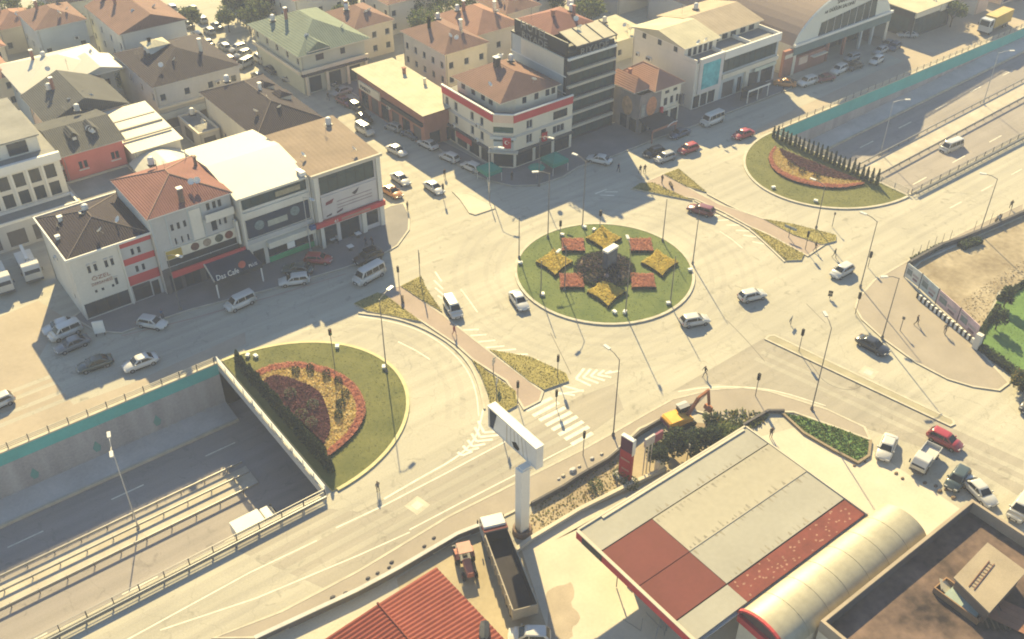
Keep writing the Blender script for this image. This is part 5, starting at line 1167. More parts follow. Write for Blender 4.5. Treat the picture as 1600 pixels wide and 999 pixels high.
# --- aqua poster building
b = Bld('aqua_sign_building', 'pale commercial building with square aqua poster and white terrace band', 133.0, 156.3, 117.2, 134, 9.2)
b.face('F', STUC, [(.3,2.0,.2,2.7,'shop'),(2.3,4.0,.2,2.7,'shop'),(4.3,6.2,.2,2.7,'shop')], s1=7.4)
b.face('F', STUC_B, [(.3+7.4,15.6+7.2,5.5,8.2,'curtain'),(8.2,11.5,.2,3.4,'void'),(12.4,13.6,.2,3.4,'shop'),(15.0,18.6,.2,3.4,'void'),(19.2,22.8,.2,3.4,'shop')], s0=7.4)
b.panel('F', .9, 7.2, 3.1, 9.9, mat('sign_surround',(0.80,0.75,0.69),.7), .35, 'sign_frame', .3)
b.panel('F', 1.7, 6.3, 3.9, 8.9, AQUA, .42, 'aqua_poster', .1)
b.panel('F', .8, 7.3, 9.8, 10.05, WHITE, .5, 'coping', .5); b.panel('F', 7.4, 23.4, 8.3, 9.9, WHITE, .4, 'terrace_band', .35); b.panel('F', 7.4, 23.3, 4.4, 5.3, STUC_C, .5, 'fascia', .45); b.panel('F', 14.0, 15.0, 0, 4.4, STUC_C, .5, 'column')
b.panel('F', 16.5, 22.8, 3.6, 4.3, mat('green_fascia',(0.66,0.72,0.58),.7), .6, 'shop_sign', .1)
b.rest(STUC); b.flat(ROOFG, 0)
k = MB(); k.box(.05,.3,0,16.8,9.2,9.9,STUC); k.box(23.0,23.28,0,16.8,9.2,9.9,WHITE); k.box(7.3,7.5,.4,6,9.2,9.9,WHITE); k.box(15.0,15.2,.4,5,9.2,9.9,WHITE); k.build('parapet', b.root)
at = MB(); at.box(.02,8.6,3.2,16.7,9.2,11.3,STUC); at.box(8.6,23,5.2,16.7,9.2,10.9,STUC_C); at.build('attic_wall', b.root)
for y in (5.0,9.2,13.4): m = MB(); m.box(-.06,.03,y,y+.9,9.9,10.9,GLASS); m.build('attic_window', b.root)
for x in (1.0,2.4,3.8,5.2,6.6): m = MB(); m.box(x,x+.8,3.12,3.2,9.4,11.0,GLASS); m.build('attic_window', b.root)
for x in (10,12.4,14.8,17.5,20): m = MB(); m.box(x,x+1.4,5.12,5.2,9.4,10.7,GLASS); m.build('attic_window', b.root)
b.hip(T_CREAM, 1.5, .5, z=11.3, x0=0, x1=8.8, y0=3.2, y1=16.7, along='x', gable=True, eave=WHITE, name='cream_roof')
m = MB(); m.add([(0.02,3.2,11.3),(0.02,16.7,11.3),(.02,9.95,12.7)], [(0,2,1)], STUC); m.build('gable_wall', b.root)
b.hip(T_BEIGE, 1.6, .6, z=10.9, x0=8.9, x1=23.0, y0=5.2, y1=18.7, along='x', gable=True, eave=STUC_C, name='beige_roof')
# shelter in front
s_ = thing('street_shelter', 'dark street shelter with white roof edge in front of the aqua building', 'shelter', (143.5,112.6,.12))
m = MB(); m.box(0,6,0,1.8,2.4,2.55,CLAD); m.box(-.1,6.1,-.1,0,2.35,2.65,WHITE); m.build('roof', s_)
m = MB()
for x in (.1,3,5.9): m.box(x-.06,x+.06,.05,.17,0,2.4,WHITE); m.box(x-.06,x+.06,1.6,1.72,0,2.4,CLAD)
m.build('post', s_); m = MB(); m.box(.2,5.8,1.65,1.7,.3,2.2,GLASS); m.build('back_pane', s_); m = MB(); m.box(.8,5.2,1.1,1.5,.4,.5,STEEL_D); m.build('bench', s_)

# --- arched hall
b = Bld('arched_hall', 'big hall with dusky barrel roof and white arched gable with lettering', 160.6, 192.3, 116.6, 158, 6.0)
W_, zc = b.W, 8.3
def arch(t): return 6.0 + zc*(1-(2*t-1)**2)**.72
N = 28; AR = [(W_*i/N, arch(i/N)) for i in range(N+1)]
m = MB()
for (x0, z0), (x1, z1) in zip(AR, AR[1:]):
    m.add([(x0,.2,z0),(x1,.2,z1),(x1,b.D,z1),(x0,b.D,z0)], [(0,1,2,3)], mat('barrel_sheet',(0.335,0.255,0.21),.8,.12,.1,2,stretch=(1,.15,1)))
m.build('barrel_roof', b.root)
m = MB(); WG = mat('arch_white',(0.85,0.86,0.74),.7,.08,.2)
m.add([(x,0,z) for x, z in AR], [tuple(range(N+1))[::-1]], WG)
for (x0, z0), (x1, z1) in zip(AR, AR[1:]): m.add([(x0,0,z0),(x1,0,z1),(x1,.35,z1+.12),(x0,.35,z0+.12)], [(0,1,2,3)], WG)
m.build('arched_gable', b.root)
m = MB(); m.add([(7.2,-.05,6.5),(26.0,-.05,6.5),(25.6,-.05,10.6),(7.6,-.05,9.2)], [(0,1,2,3)], GLASS_T); gz = m.build('gable_glazing', b.root)
m = MB()
for i in range(1,8): x = 7.2+18.8*i/8; m.box(x-.06,x+.06,-.1,-.05,6.5,9.3+i*.15,CONC)
m.build('mullion', gz)
b.panel('F', -.2, 32, 6.0, 6.5, WHITE, .5, 'ledge', .45)
b.panel('F', -.1, 31.8, 4.2, 6.0, mat('dark_band',(0.20,0.27,0.26),.7), .3, 'band')
for x in (0.2,30.9): b.panel('F', x, x+.8, 0, 4.2, STUC_C, .2, 'column')
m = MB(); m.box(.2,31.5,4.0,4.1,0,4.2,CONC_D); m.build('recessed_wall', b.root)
for i in range(6): m = MB(); m.box(12+i*2.9,14.4+i*2.9,3.9,4.0,.2,3.0,GLASS); m.build('shop_window', b.root)
for x in (11.5,17,22.5,26.5): b.panel('F', x, x+.5, 0, 4.2, BRICK if x < 20 else STUC_B, -.1, 'column', .5)
m = MB(); m.box(.3,11,0,3.9,0,3.4,BRICK); m.box(-2.6,.2,-.1,.6,0,5.6,BRICK); m.box(-2.4,.1,-.16,-.1,4.0,4.8,STUC_C); m.build('brick_shop', b.root)
m = MB(); m.box(2.4,5.0,-.15,0,1.6,3.1,STUC_P); m.box(6,10.5,-.9,0,2.5,2.7,STUC_C); m.build('shop_sign', b.root)
b.rest(STUC_G, 'LRB')
DK = mat('letters_dark',(0.10,0.10,0.08),.7)
b.text('F', 'SARAYKÖY', 1.25, 11.6, 12.2, DK, .08, 1.0); b.text('F', 'DÜĞÜN SALONU', 1.05, 9.4, 10.9, DK, .08, 1.0); b.text('F', '41', 1.1, 20.2, 12.4, DK, .08, 1.2); b.text('F', 'AB', .8, 8.0, 10.9, DK, .08)

# --- glazed shop and others at the far right
b = Bld('glazed_shop', 'flat cream-roofed building with dark glazed front beyond the arched hall', 197, 211, 113.5, 130, 5.8)
b.face('F', CLAD, [(.6,13.4,.4,4.2,'curtain')]); b.face('L', CLAD, [(1,15.5,.4,4.2,'curtain')]); b.rest(STUC_C); b.panel('F', 9, 14.2, 4.2, 5.8, STUC_C, .5, 'sign_box', .4); b.panel('F', 0, 9, 4.5, 5.8, STUC_C, .3, 'fascia'); b.shed(T_CREAM, 6.0, 6.4, .7)
b = Bld('white_annex', 'white box building behind the yellow lorry', 221, 226, 113, 124, 6.5); b.face('L', STUC, [(2,4,1,2.4,'win')]); b.face('F', STUC_P, [(1,2,3.5,4.8,'win'),(3,4,3.5,4.8,'win')]); b.rest(STUC); b.flat(T_CREAM, .3, WHITE)
b = Bld('pink_block', 'pinkish building with dark openings at the top right corner', 232, 252, 113, 128, 6.5); b.face('F', STUC_P, [(1+i*3.2,3+i*3.2,.3,2.6,'void') for i in range(6)]+[(1.2+i*3.2,2.4+i*3.2,3.8,5.1,'dark') for i in range(6)]); b.rest(STUC_P); b.hip(T_DUSK, 2, .5)

# ================================================================ second row and background
def house(name, label, x0, x1, y0, y1, h, wall, roof, kind='hip', rise=2.0, cf=3, cl=4, rows=2, zb=1.2, fl=2.9, z0=0, eave=None, over=.45, group=None, along=None, chim=1, style='win', caps=None, gable=False, ww=1.1, wh=1.3):
    b = Bld(name, label, x0, x1, y0, y1, h, z0, group=group)
    b.face('F', wall, b.grid('F', cf, rows, ww, wh, zb+z0, fl) if cf else []); b.face('L', wall, b.grid('L', cl, rows, ww, wh, zb+z0, fl) if cl else []); b.rest(wall)
    if kind == 'hip':
        b.hip(roof, rise, over, eave=eave or wall, along=along, gable=gable, caps=caps)
        if gable:
            m = MB(); al = along or ('x' if b.W >= b.D else 'y')
            if al == 'x':
                for x in (0,b.W): m.add([(x,0,h),(x,b.D,h),(x,b.D/2,h+rise*.94)], [(0,1,2)] if x else [(0,2,1)], wall)
            else:
                for y in (0,b.D): m.add([(0,y,h),(b.W,y,h),(b.W/2,y,h+rise*.94)], [(0,1,2)] if not y else [(0,2,1)], wall)
            m.build('gable_wall', b.root)
    elif kind == 'flat': b.flat(roof, .6, eave or wall)
    else: b.shed(roof, h+.1, h+rise, over, eave=eave or wall)
    for i in range(chim):
        x, y = b.W*(.3+.45*(i % 2)), b.D*(.35+.3*((i+1) % 2)); b.chimney(x, y, h+.2, h+rise+1.0, STUC_C if i % 2 else BRICK, .5, WHITE)
    return b
BK = 'houses of the old quarter behind the shop row'
# modern white building on the far left
b = Bld('modern_white_building', 'modern white building with tall dark windows at the left edge', 4, 28, 149.4, 168, 11.4, 0)
cols = [1.0+i*2.28 for i in range(10)]
ops = [(x,x+1.55,z,z+2.1,'dark') for x in cols for z in (4.9,8.2)] + [(17.5,22.5,.8,3.6,'curtain'),(10.5,15.5,.8,3.6,'curtain')]
ops = [(x,x+1.55,z,z+2.2,'dark') for x in cols for z in (7.6,)] + [(x,x+1.55,4.7,6.9,'dark') for x in cols] + [(x,x+3.6,1.2,3.8,'curtain') for x in (2,8,14,19.4)]
b.face('F', STUC, ops); b.rest(STUC)
for x in cols: b.panel('F', x-.36, x-.08, 1, 10.4, WHITE, .18, 'fin')
b.panel('F', 0, 24.2, 10.3, 11.6, WHITE, .6, 'cornice', .6); b.flat(ROOFG, .0)
at = MB(); at.box(0,22.3,2.2,18,11.4,13.9,STUC); at.build('attic_wall', b.root)
for x in (9.2,13.6,17.8): m = MB(); m.box(x,x+2.8,2.1,2.2,11.7,13.6,GLASS); m.build('attic_window', b.root)
m = MB(); m.box(-.2,22.6,1.8,18.2,13.9,14.1,ROOFG); m.build('roof', b.root)
m = MB(); m.box(13.5,17.5,13,16.2,14.1,16.2,STUC_B); m.box(13.2,17.8,12.7,16.5,16.2,16.45,WHITE); m.build('lift_tower', b.root)
# low flat annex in front of it
b = Bld('flat_annex', 'low annex with grey flat roof and white parapet behind the stucco building', 4, 28.2, 145.6, 149.2, 4.2); b.face('F', STUC_G, [(2+i*3.7,4.6+i*3.7,.4,3.0,'void') for i in range(6)]); b.rest(STUC_G); b.flat(ROOFG, .35, WHITE)
b = Bld('flat_annex', 'low grey roofed annex in front of the pink house', 28.4, 38.6, 145.4, 153.2, 4.0); b.face('F', STUC_G, [(1+i*3,3+i*3,.4,2.8,'void') for i in range(3)]); b.rest(STUC_G); b.flat(ROOFG, .25, CONC_L)
# pink house with dormers
b = house('pink_house', 'pink house with grey tiled roof and two small dormers', 29.2, 38.8, 153.6, 167.0, 8.6, PINK, T_GREY, rise=1.7, cf=0, cl=3, chim=0, over=.5, gable=True, along='x', eave=CONC)
for x in (2.2,3.0,7.4,8.1): b.panel('F', x, x+.5, 5.6, 6.8, GLASS, .05, 'window'); 
for x in (2.2,7.4): b.panel('F', x-.2, x+1.4, 5.3, 5.45, WHITE, .15, 'sill')
for x, y in ((3.2,3.2),(6.4,3.6)):
    m = MB(); m.box(x-.5,x+.5,y-.6,y+1.8,9.0,10.0,CONC_D); m.add([(x-.9,y-.9,9.9),(x,y-.9,10.7),(x,y+2.6,10.7),(x-.9,y+2.6,9.9)], [(0,1,2,3)], T_GREY); m.add([(x+.9,y-.9,9.9),(x,y-.9,10.7),(x,y+2.6,10.7),(x+.9,y+2.6,9.9)], [(3,2,1,0)], T_GREY); m.box(x-.3,x+.3,y-.64,y-.6,9.1,9.8,WHITE); m.build('dormer', b.root)
# white sheds
b = house('white_shed', 'white ribbed shed roof beside the pink house', 39.6, 47.4, 151.5, 167, 6.8, STUC, METALW, 'shed', .8, 0, 0, chim=0)
for y in (3.5,7.5,11): m = MB(); m.box(-.2,8.0,y,y+.35,7.25,7.5,CONC_L); m.build('roof_rib', b.root)
b = Bld('white_shed', 'white curved shed roof in front of the ribbed white shed', 38.6, 46.8, 141.6, 151.0, 5.2); b.face('F', STUC, [(1.2,2.4,1.5,2.8,'dark'),(5,6.2,1.5,2.8,'dark')]); b.rest(STUC)
m = MB(); n = 8
for i in range(n):
    x0, x1 = -.3+8.8*i/n, -.3+8.8*(i+1)/n; z0, z1 = 5.2+1.3*math.sin(math.pi*i/n), 5.2+1.3*math.sin(math.pi*(i+1)/n); m.add([(x0,-.3,z0),(x1,-.3,z1),(x1,9.7,z1),(x0,9.7,z0)], [(0,1,2,3)], METALW)
m.build('curved_roof', b.root); m = MB(); m.add([(-.3+8.8*i/n,0,5.2+1.3*math.sin(math.pi*i/n)) for i in range(n+1)], [tuple(range(n+1))[::-1]], STUC); m.build('gable_wall', b.root)
house('gable_house', 'peach house with dark grey gable roof behind the pink house', 32.0, 44.5, 169, 182, 7.6, STUC_P, T_GREY, rise=3.0, cf=2, cl=3, rows=1, zb=4.6, along='y', gable=True, chim=1, eave=CONC, over=.9)
b = house('white_roof_house', 'house with stepped bright white roofs in the old quarter', 32.5, 48.5, 185.5, 200, 7.2, STUC_B, METALW, rise=2.4, cf=3, cl=3, rows=1, zb=4.4, chim=1, eave=WHITE, along='x', over=.8)
b.hip(METALW, 1.2, .3, z=7.9, x0=9.5, x1=17.4, y0=-2, y1=6, along='y', gable=True, name='side_roof', eave=WHITE)
b = house('grey_block', 'long grey building with dark hip roof and roof terrace in the second row', 50.5, 66.8, 169.8, 189, 8.6, STUC_G, T_BROWN, rise=2.8, cf=4, cl=4, rows=1, zb=5.6, chim=3, eave=STUC_G, over=.3)
m = MB(); m.box(4.0,7.6,10.6,13.8,10.2,11.5,STUC_B); m.add([(3.6,10.2,11.5),(8,10.2,11.5),(8,14.2,11.5),(3.6,14.2,11.5),(5.8,12.2,12.2)], [(0,1,4),(1,2,4),(2,3,4),(3,0,4)], T_CREAM); m.build('roof_lantern', b.root)
b.panel('F', 0, 16.4, 4.3, 4.7, STUC_C, .6, 'balcony_slab', .6); b.panel('F', 0, 16.3, 2.2, 3.4, STUC_B, .4, 'balcony'); b.panel('F', 1, 9.5, .2, 1.9, CONC_D, .05, 'shop_front'); b.panel('F', 10.2, 15.4, .2, 1.9, GLASS, .05, 'shop_front')
b = Bld('yard_shed', 'shaded flat yard shed with white door frame below the grey building', 52.8, 56.6, 158, 167, 3.2); b.face('F', CONC, [(.8,3.0,.1,2.4,'void')]); b.face('L', CONC, [(2,6,.2,2.6,'void')]); b.rest(CONC); b.flat(ROOFG, .3, STUC_C)
# green roofed building
b = house('green_roof_building', 'large building with green hip roof and shaded ground-floor arcade', 78.5, 92.5, 168, 188, 8.2, mat('stucco_green',(0.68,0.70,0.56),.85,.12,.3), T_GREEN, rise=3.4, cf=0, cl=5, rows=1, zb=5.8, chim=1, over=1.0, eave=STUC_C)
b.panel('F', 3.2, 4.9, 6.2, 7.4, GLASS, .05, 'window'); b.panel('F', 8.6, 9.6, 6.2, 7.4, GLASS, .05, 'window'); b.panel('F', -.4, 14.3, 4.5, 5.2, STUC_C, .9, 'balcony', .3); b.panel('F', -.4, 14.3, 3.9, 4.3, CONC_D, .9, 'balcony_painted_shadow', .8); b.panel('L', 0, 20.2, 4.3, 5.0, STUC_C, .8, 'balcony', .3)  # solid dark panel paints in the shadow under the front balcony
for x in (.2,4.6,9.2,13.4): b.panel('F', x, x+.5, 0, 4.3, STUC_C, .9, 'column', .5)
for x in (1.2,5.6,10): b.panel('F', x, x+2.6, .2, 3.2, GLASS, .04, 'shop_window')
b.hip(T_GREEN, 1.6, .2, z=8.6, x0=1.5, x1=6, y0=-.6, y1=7, along='y', gable=True, name='dormer_roof', eave=STUC_C)
# beige houses in the middle distance
b = house('beige_house', 'cream house with dusky red roofs behind the corner building', 100.6, 110.5, 151.5, 166.5, 8.2, STUC_C, T_DUSK, rise=2.4, cf=3, cl=5, rows=2, zb=2.0, chim=3, style='dark')
b = house('beige_house', 'cream house with red roof right behind the first cream house', 111.5, 122, 156, 170, 8.0, STUC_C, T_RED2, rise=2.6, cf=3, cl=3, chim=2)
house('background_house', 'peach house behind the green-roofed building', 95, 104, 176, 188, 7, STUC_C, T_DUSK, chim=1, group=BK)
house('background_house', 'pale yellow house among trees behind the banded building', 124, 133, 163, 173, 7.5, STUC_C, T_DUSK, chim=1, group=BK)
house('background_house', 'red roofed low house left of the banded building', 122, 131, 144, 154, 6, STUC_P, T_RED, chim=2, group=BK)
house('background_house', 'pale gabled house at the far end of the side street', 92, 104, 196, 208, 8, STUC, T_RED2, chim=1, group=BK)
house('background_house', 'tall apartment house with blank pale gable wall in the distance', 53.5, 66.5, 193, 212, 10.5, STUC, T_DUSK, rise=2.6, cf=0, cl=4, rows=3, chim=1, group=BK, along='y', gable=True)
house('background_house', 'pale green-grey house among trees at the upper left', 42, 51.5, 208, 220, 9.5, STUC_B, T_DUSK, rise=2, cf=2, cl=3, rows=2, chim=1, group=BK)
house('background_house', 'long pink roofed house at the left edge behind the white roofs', 17, 33.5, 196, 207, 6.5, STUC_C, T_RED2, rise=2.5, cf=4, cl=2, chim=2, group=BK)
house('background_house', 'terracotta roofed house at the far left top corner', 22, 36, 212, 224, 6.5, STUC_C, T_RED2, rise=2.4, cf=3, cl=3, chim=1, group=BK)
house('background_house', 'low house with orange roof and white eaves near the far left trees', 38, 46, 224, 234, 5.5, STUC_C, T_RED2, rise=2, cf=2, cl=2, rows=1, chim=1, group=BK)
house('background_house', 'grey roofed house at the top left edge', 20, 34, 230, 243, 7, STUC_B, T_GREY, rise=2.4, cf=3, cl=2, chim=1, group=BK)
house('background_house', 'brown roofed house beyond the tall blank gable', 50, 62, 224, 238, 8, STUC_B, T_BROWN, rise=2.6, cf=2, cl=2, chim=1, group=BK)
house('background_house', 'pale roofed house at the top of the far street', 92, 106, 214, 228, 8, STUC_C, T_DUSK, cf=3, cl=3, chim=1, group=BK)
house('background_house', 'long dusky roof beyond the green-roofed building', 108, 122, 184, 196, 7, STUC, T_DUSK, cf=3, cl=3, chim=1, group=BK)
house('background_house', 'white walled house in the haze above the banded building', 134, 146, 172, 184, 9, STUC, T_RED2, cf=3, cl=3, rows=2, chim=1, group=BK)
b = Bld('warehouse', 'long pale warehouse with grey wall panels at the top centre', 156, 182, 163, 182, 9.5, group=BK); b.face('F', STUC_C, [(2+i*4,4.4+i*4,6,7.6,'dark') for i in range(6)]); b.face('L', STUC_G); b.rest(STUC_G); b.flat(ROOFG, .5, STUC_C)
house('background_house', 'small dusky roofed house behind the beige terrace roof', 160, 172, 140, 152, 7, STUC_C, T_TAN, cf=2, cl=2, chim=1, group=BK) if False else None
b = house('storage_shed', 'low pale store beside the blue tarpaulin', 137, 146, 143, 153, 4.5, STUC_G, T_CREAM, 'shed', .6, 2, 2, rows=1, chim=0)
t = tag(MB.build((lambda m: (m.add([(0,0,3.0),(6,.4,2.6),(6.4,5,2.9),(.3,5.2,3.2),(3,2.6,3.6)], [(0,1,4),(1,2,4),(2,3,4),(3,0,4)], mat('blue_tarp',(0.06,0.17,0.28),.6,.2,1)), m.box(.2,.35,.2,.35,0,3,STEEL_D), m.box(5.9,6.05,.5,.65,0,2.6,STEEL_D), m.box(6.0,6.15,4.7,4.85,0,2.9,STEEL_D), m.box(.5,.65,4.9,5.05,0,3.2,STEEL_D), m)[-1])(MB()), 'tarpaulin_shelter', loc=(148.5,145,0)), 'blue tarpaulin shelter in the yard behind the cream roof', 'shelter')

# ---- clutter: air-conditioner boxes, dishes, tanks and aerials as parts of the buildings
rc = random.Random(21)
ACM = MB(); ACM.box(-.42,.42,-.34,-.02,-.3,.3,WHITE); ACM.box(-.34,.2,-.36,-.34,-.24,.24,STEEL_D); ACM = ACM.mesh('air_conditioner')
DSH = MB(); DSH.lathe([(0,.0),(.3,.06),(.48,.2)], WHITE, 12); DSH.tube((0,0,0),(0,0,-.6),.03,.03,STEEL,5); DSH = DSH.mesh('satellite_dish')
TNK = MB(); TNK.lathe([(0,0),(.42,0),(.45,.1),(.45,.95),(.3,1.1),(0,1.15)], mat('tank_white',(0.78,0.78,0.74),.5), 14); TNK.box(-.5,.5,-.5,.5,-.3,0,STEEL_D); TNK = TNK.mesh('water_tank')
ANT = MB(); ANT.tube((0,0,0),(0,0,2.2),.025,.02,STEEL_D,5); [ANT.bar((-.5+.06*k,0,1.5+.15*k),(.5-.06*k,0,1.5+.15*k),.025,.025,STEEL_D) for k in range(5)]; ANT = ANT.mesh('aerial')
PIP = MB(); PIP.tube((0,-.07,0),(0,-.07,1),.055,.055,STEEL,6); PIP = PIP.mesh('downpipe')
for b in BLDS:
    far = b.root.location.y > 140 or b.root.location.x > 195
    for f in ('FL' if far else 'L'):
        p0, d, L = b.side(f); nr = (d[1], -d[0]); rz = math.atan2(d[1], d[0])
        for k in range(rc.randrange(1, 4) if not far else rc.randrange(0, 2)):
            t_, z_ = rc.uniform(.6, L-.6), rc.choice([3.4,3.5,6.3,6.4])
            if z_ < b.h-.8: put('air_conditioner', ACM, b.root, (p0[0]+d[0]*t_+nr[0]*.02, p0[1]+d[1]*t_+nr[1]*.02, z_), rz)
        o = put('downpipe', PIP, b.root, (p0[0]+d[0]*.25, p0[1]+d[1]*.25, b.z0), rz); o.scale = (1,1,b.h-b.z0)
    if b.root.name.startswith(('shop_building','arched','market','poster','white_shed','flat_annex','awning','vaulted','dark_roof')): continue
    tz = b.top if b.top else b.h+.4
    for k in range(2): put('satellite_dish', DSH, b.root, (rc.uniform(1,b.W-1), rc.uniform(1,b.D*.4), tz+.7)).rotation_euler = (R(50),0,rc.uniform(0,6))
    put('water_tank', TNK, b.root, (rc.uniform(1.5,b.W-1.5), rc.uniform(b.D*.55,b.D-1.5), tz+.6)); put('aerial', ANT, b.root, (rc.uniform(1,b.W-1), rc.uniform(1,b.D-1), tz-.2), rc.uniform(0,3))
# ================================================================ near side: filling station, red shed, dark roof block
CAN = mat('canopy_sheet',(0.47,0.435,0.34),.8,.14,.12,1.5,stretch=(.3,1.5,1)); CANR = mat('canopy_red_sheet',(0.185,0.052,0.044),.8,.15,.2,2); CANG = mat('canopy_grey_sheet',(0.41,0.395,0.335),.8,.12,.15,2)
t = thing('filling_station_canopy', 'big flat filling station canopy with pale and rust-red roof sheets', 'canopy', (45.3,32.0,0))
L_, Wd, z = 24.4, 16.1, 6.0
def quad(x0,x1,y0,y1,z_,m): q = MB(); q.box(x0,x1,y0,y1,z_-.12,z_,m); return q
quad(0,L_,12.9,Wd,6.05,CANG).build('roof_sheet', t)
quad(6.9,L_,7.6,12.75,6.08,CAN).build('roof_sheet', t); quad(6.9,L_,2.8,7.6,6.02,CANG).build('roof_sheet', t)
quad(0.15,6.85,7.6,12.75,6.06,CANR).build('red_roof_sheet', t); quad(.15,6.85,2.8,7.6,6.01,CANR).build('red_roof_sheet', t)
quad(0.15,6.85,.2,2.65,6.04,CANG).build('roof_sheet', t)
rs = quad(6.9,L_,.2,2.65,6.0,mat('rust_flaked_sheet',(0.22,0.06,0.048),.85,.25,.5,3)).build('red_roof_sheet', t)
rr = random.Random(3); q = MB()
for i in range(60):
    x, y = rr.uniform(7.3,24), rr.uniform(.4,2.5); pts = [(x+rr.uniform(.04,.22)*math.cos(R(k*60)), y+rr.uniform(.05,.16)*math.sin(R(k*60)), 6.004) for k in range(6)]; q.add(pts, [tuple(range(6))], mat('flaked_patch',(0.40,0.22,0.16),.9,.3,2))
q.build('flaked_paint', rs)['kind'] = 'stuff'
q = MB(); q.box(0,L_,12.75,12.9,5.7,5.9,BLACK); q.box(0,L_,2.65,2.8,5.7,5.9,BLACK); q.build('gutter', t)
q = MB()
for y0_, z_ in ((2.95,6.024),(7.5,6.024),(7.75,6.084),(12.5,6.084),(13.05,6.054)):
    for i in range(26):
        x = 7.3+i*.65+rr.uniform(-.2,.2)
        if rr.random() < .35: continue
        L2 = rr.uniform(.2,.9); sg = 1 if y0_ in (2.95,7.75,13.05) else -1; wq = rr.uniform(.06,.2)
        q.add([(x-wq,y0_,z_),(x+wq,y0_,z_),(x+wq*.5,y0_+sg*L2,z_),(x-wq*.3,y0_+sg*L2*.8,z_)], [(0,1,2,3) if sg > 0 else (3,2,1,0)], mat('sheet_grime',(0.33,0.30,0.235),.9,.3,2))
q.build('grime_marks', t)['kind'] = 'stuff'
q = MB(); q.box(-.25,0,0,Wd,5.2,6.2,RED); q.box(-.3,.05,0,Wd,6.2,6.3,CONC_L); q.build('red_fascia', t)
q = MB(); q.box(-.3,-.25,12.3,15.2,5.25,6.1,CLAD); q.build('dark_sign', t)
q = MB(); q.box(0,L_,Wd,Wd+.2,5.4,6.2,CONC_L); q.box(L_,L_+.2,-.0,Wd,5.4,6.15,CONC_L); q.box(3,L_-.5,Wd-.35,Wd-.05,6.05,6.2,CONC_L); q.build('edge_trim', t)
q = MB(); q.box(0,L_,0,Wd,5.5,5.6,CONC); q.build('soffit', t)
for x in (4,13,21):
    for y in (3.5,12): q = MB(); q.box(x-.3,x+.3,y-.3,y+.3,0,5.5,WHITE); q.build('column', t)
# pumps under the canopy edge
def pump(x, y, label):
    p = thing('fuel_pump', label, 'fuel pump', (x,y,.0)); q = MB(); q.box(-.5,.5,-.3,.3,.15,1.5,WHITE); q.box(-.55,.55,-.35,.35,1.5,2.1,RED); q.build('cabinet', p); q = MB(); q.box(-1.4,1.4,-.6,.6,0,.15,CONC_L); q.build('plinth', p); q = MB(); q.path([(.5,0,1.4),(.9,0,.9),(.8,0,.5),(.55,0,1.1)], .03, BLACK); q.build('hose', p)
pump(50, 45.8, 'fuel pump under the left end of the filling station canopy'); pump(57, 45.8, 'fuel pump under the middle of the filling station canopy')
# vaulted roof next to it
b = Bld('vaulted_shop', 'low building with pale ribbed barrel roof beside the canopy', 51.3, 72.0, 26.8, 32.0, 4.8)
b.rest(STUC_C); m = MB(); n = 14; VA = mat('barrel_pale',(0.47,0.43,0.30),.45,.22,.3,2,spec=.5,stretch=(1.5,.25,.6))
m.loft([[(-.3+21.3*k, 2.6-2.75*math.cos(math.pi*i/24), 5.2+1.75*math.sin(math.pi*i/24)) for i in range(25)] for k in (0,.25,.5,.75,1)], VA, closed=False)
m.build('barrel_roof', b.root, True)
for k in range(1, 7):
    q = MB(); x = 21*k/7
    for i in range(n):
        t0, t1 = math.pi*i/n, math.pi*(i+1)/n; q.bar((x,2.6-2.77*math.cos(t0),5.2+1.77*math.sin(t0)),(x,2.6-2.77*math.cos(t1),5.2+1.77*math.sin(t1)),.04,.03,VA)
    q.build('roof_seam', b.root)
for x, rv_ in ((-.05,1),(20.7,0)):
    m = MB(); pts = [(x,2.6-2.6*math.cos(math.pi*i/n),5.2+1.6*math.sin(math.pi*i/n)) for i in range(n+1)]; m.add(pts, [tuple(range(n+1)) if rv_ else tuple(range(n+1))[::-1]], mat('end_panel_brown',(0.14,0.09,0.085),.7)); m.build('end_panel', b.root)
q = MB()
for i in range(n):
    t0, t1 = math.pi*i/n, math.pi*(i+1)/n; q.bar((-.32,2.6-2.8*math.cos(t0),5.2+1.8*math.sin(t0)),(-.32,2.6-2.8*math.cos(t1),5.2+1.8*math.sin(t1)),.3,.22,RED)
q.build('red_trim', b.root); m = MB(); m.box(-.4,-.05,-.1,5.3,4.4,5.2,RED); m.build('red_fascia', b.root)
# dark flat roof block at the lower right
b = Bld('dark_roof_block', 'building with dirty dark flat roof and high parapet at the lower right', 55.2, 79.0, 4.0, 26.4, 5.6)
b.rest(STUC_C)
DR = mat('dirty_membrane',(0.06,0.046,0.046),.9,.5,.3,1.4,bump=.3,tint=(0.27,0.185,0.145))
b.flat(DR, 1.35, mat('parapet_pale',(0.46,0.38,0.28),.85,.15,.4), .28)
k = MB(); k.box(.29,.31,.3,22.1,5.62,6.8,CONC_D); k.box(.3,23.5,22.08,22.1,5.62,6.8,CONC_D); k.build('parapet_painted_shade', b.root)  # dark strips paint in the shade on the inner parapet faces
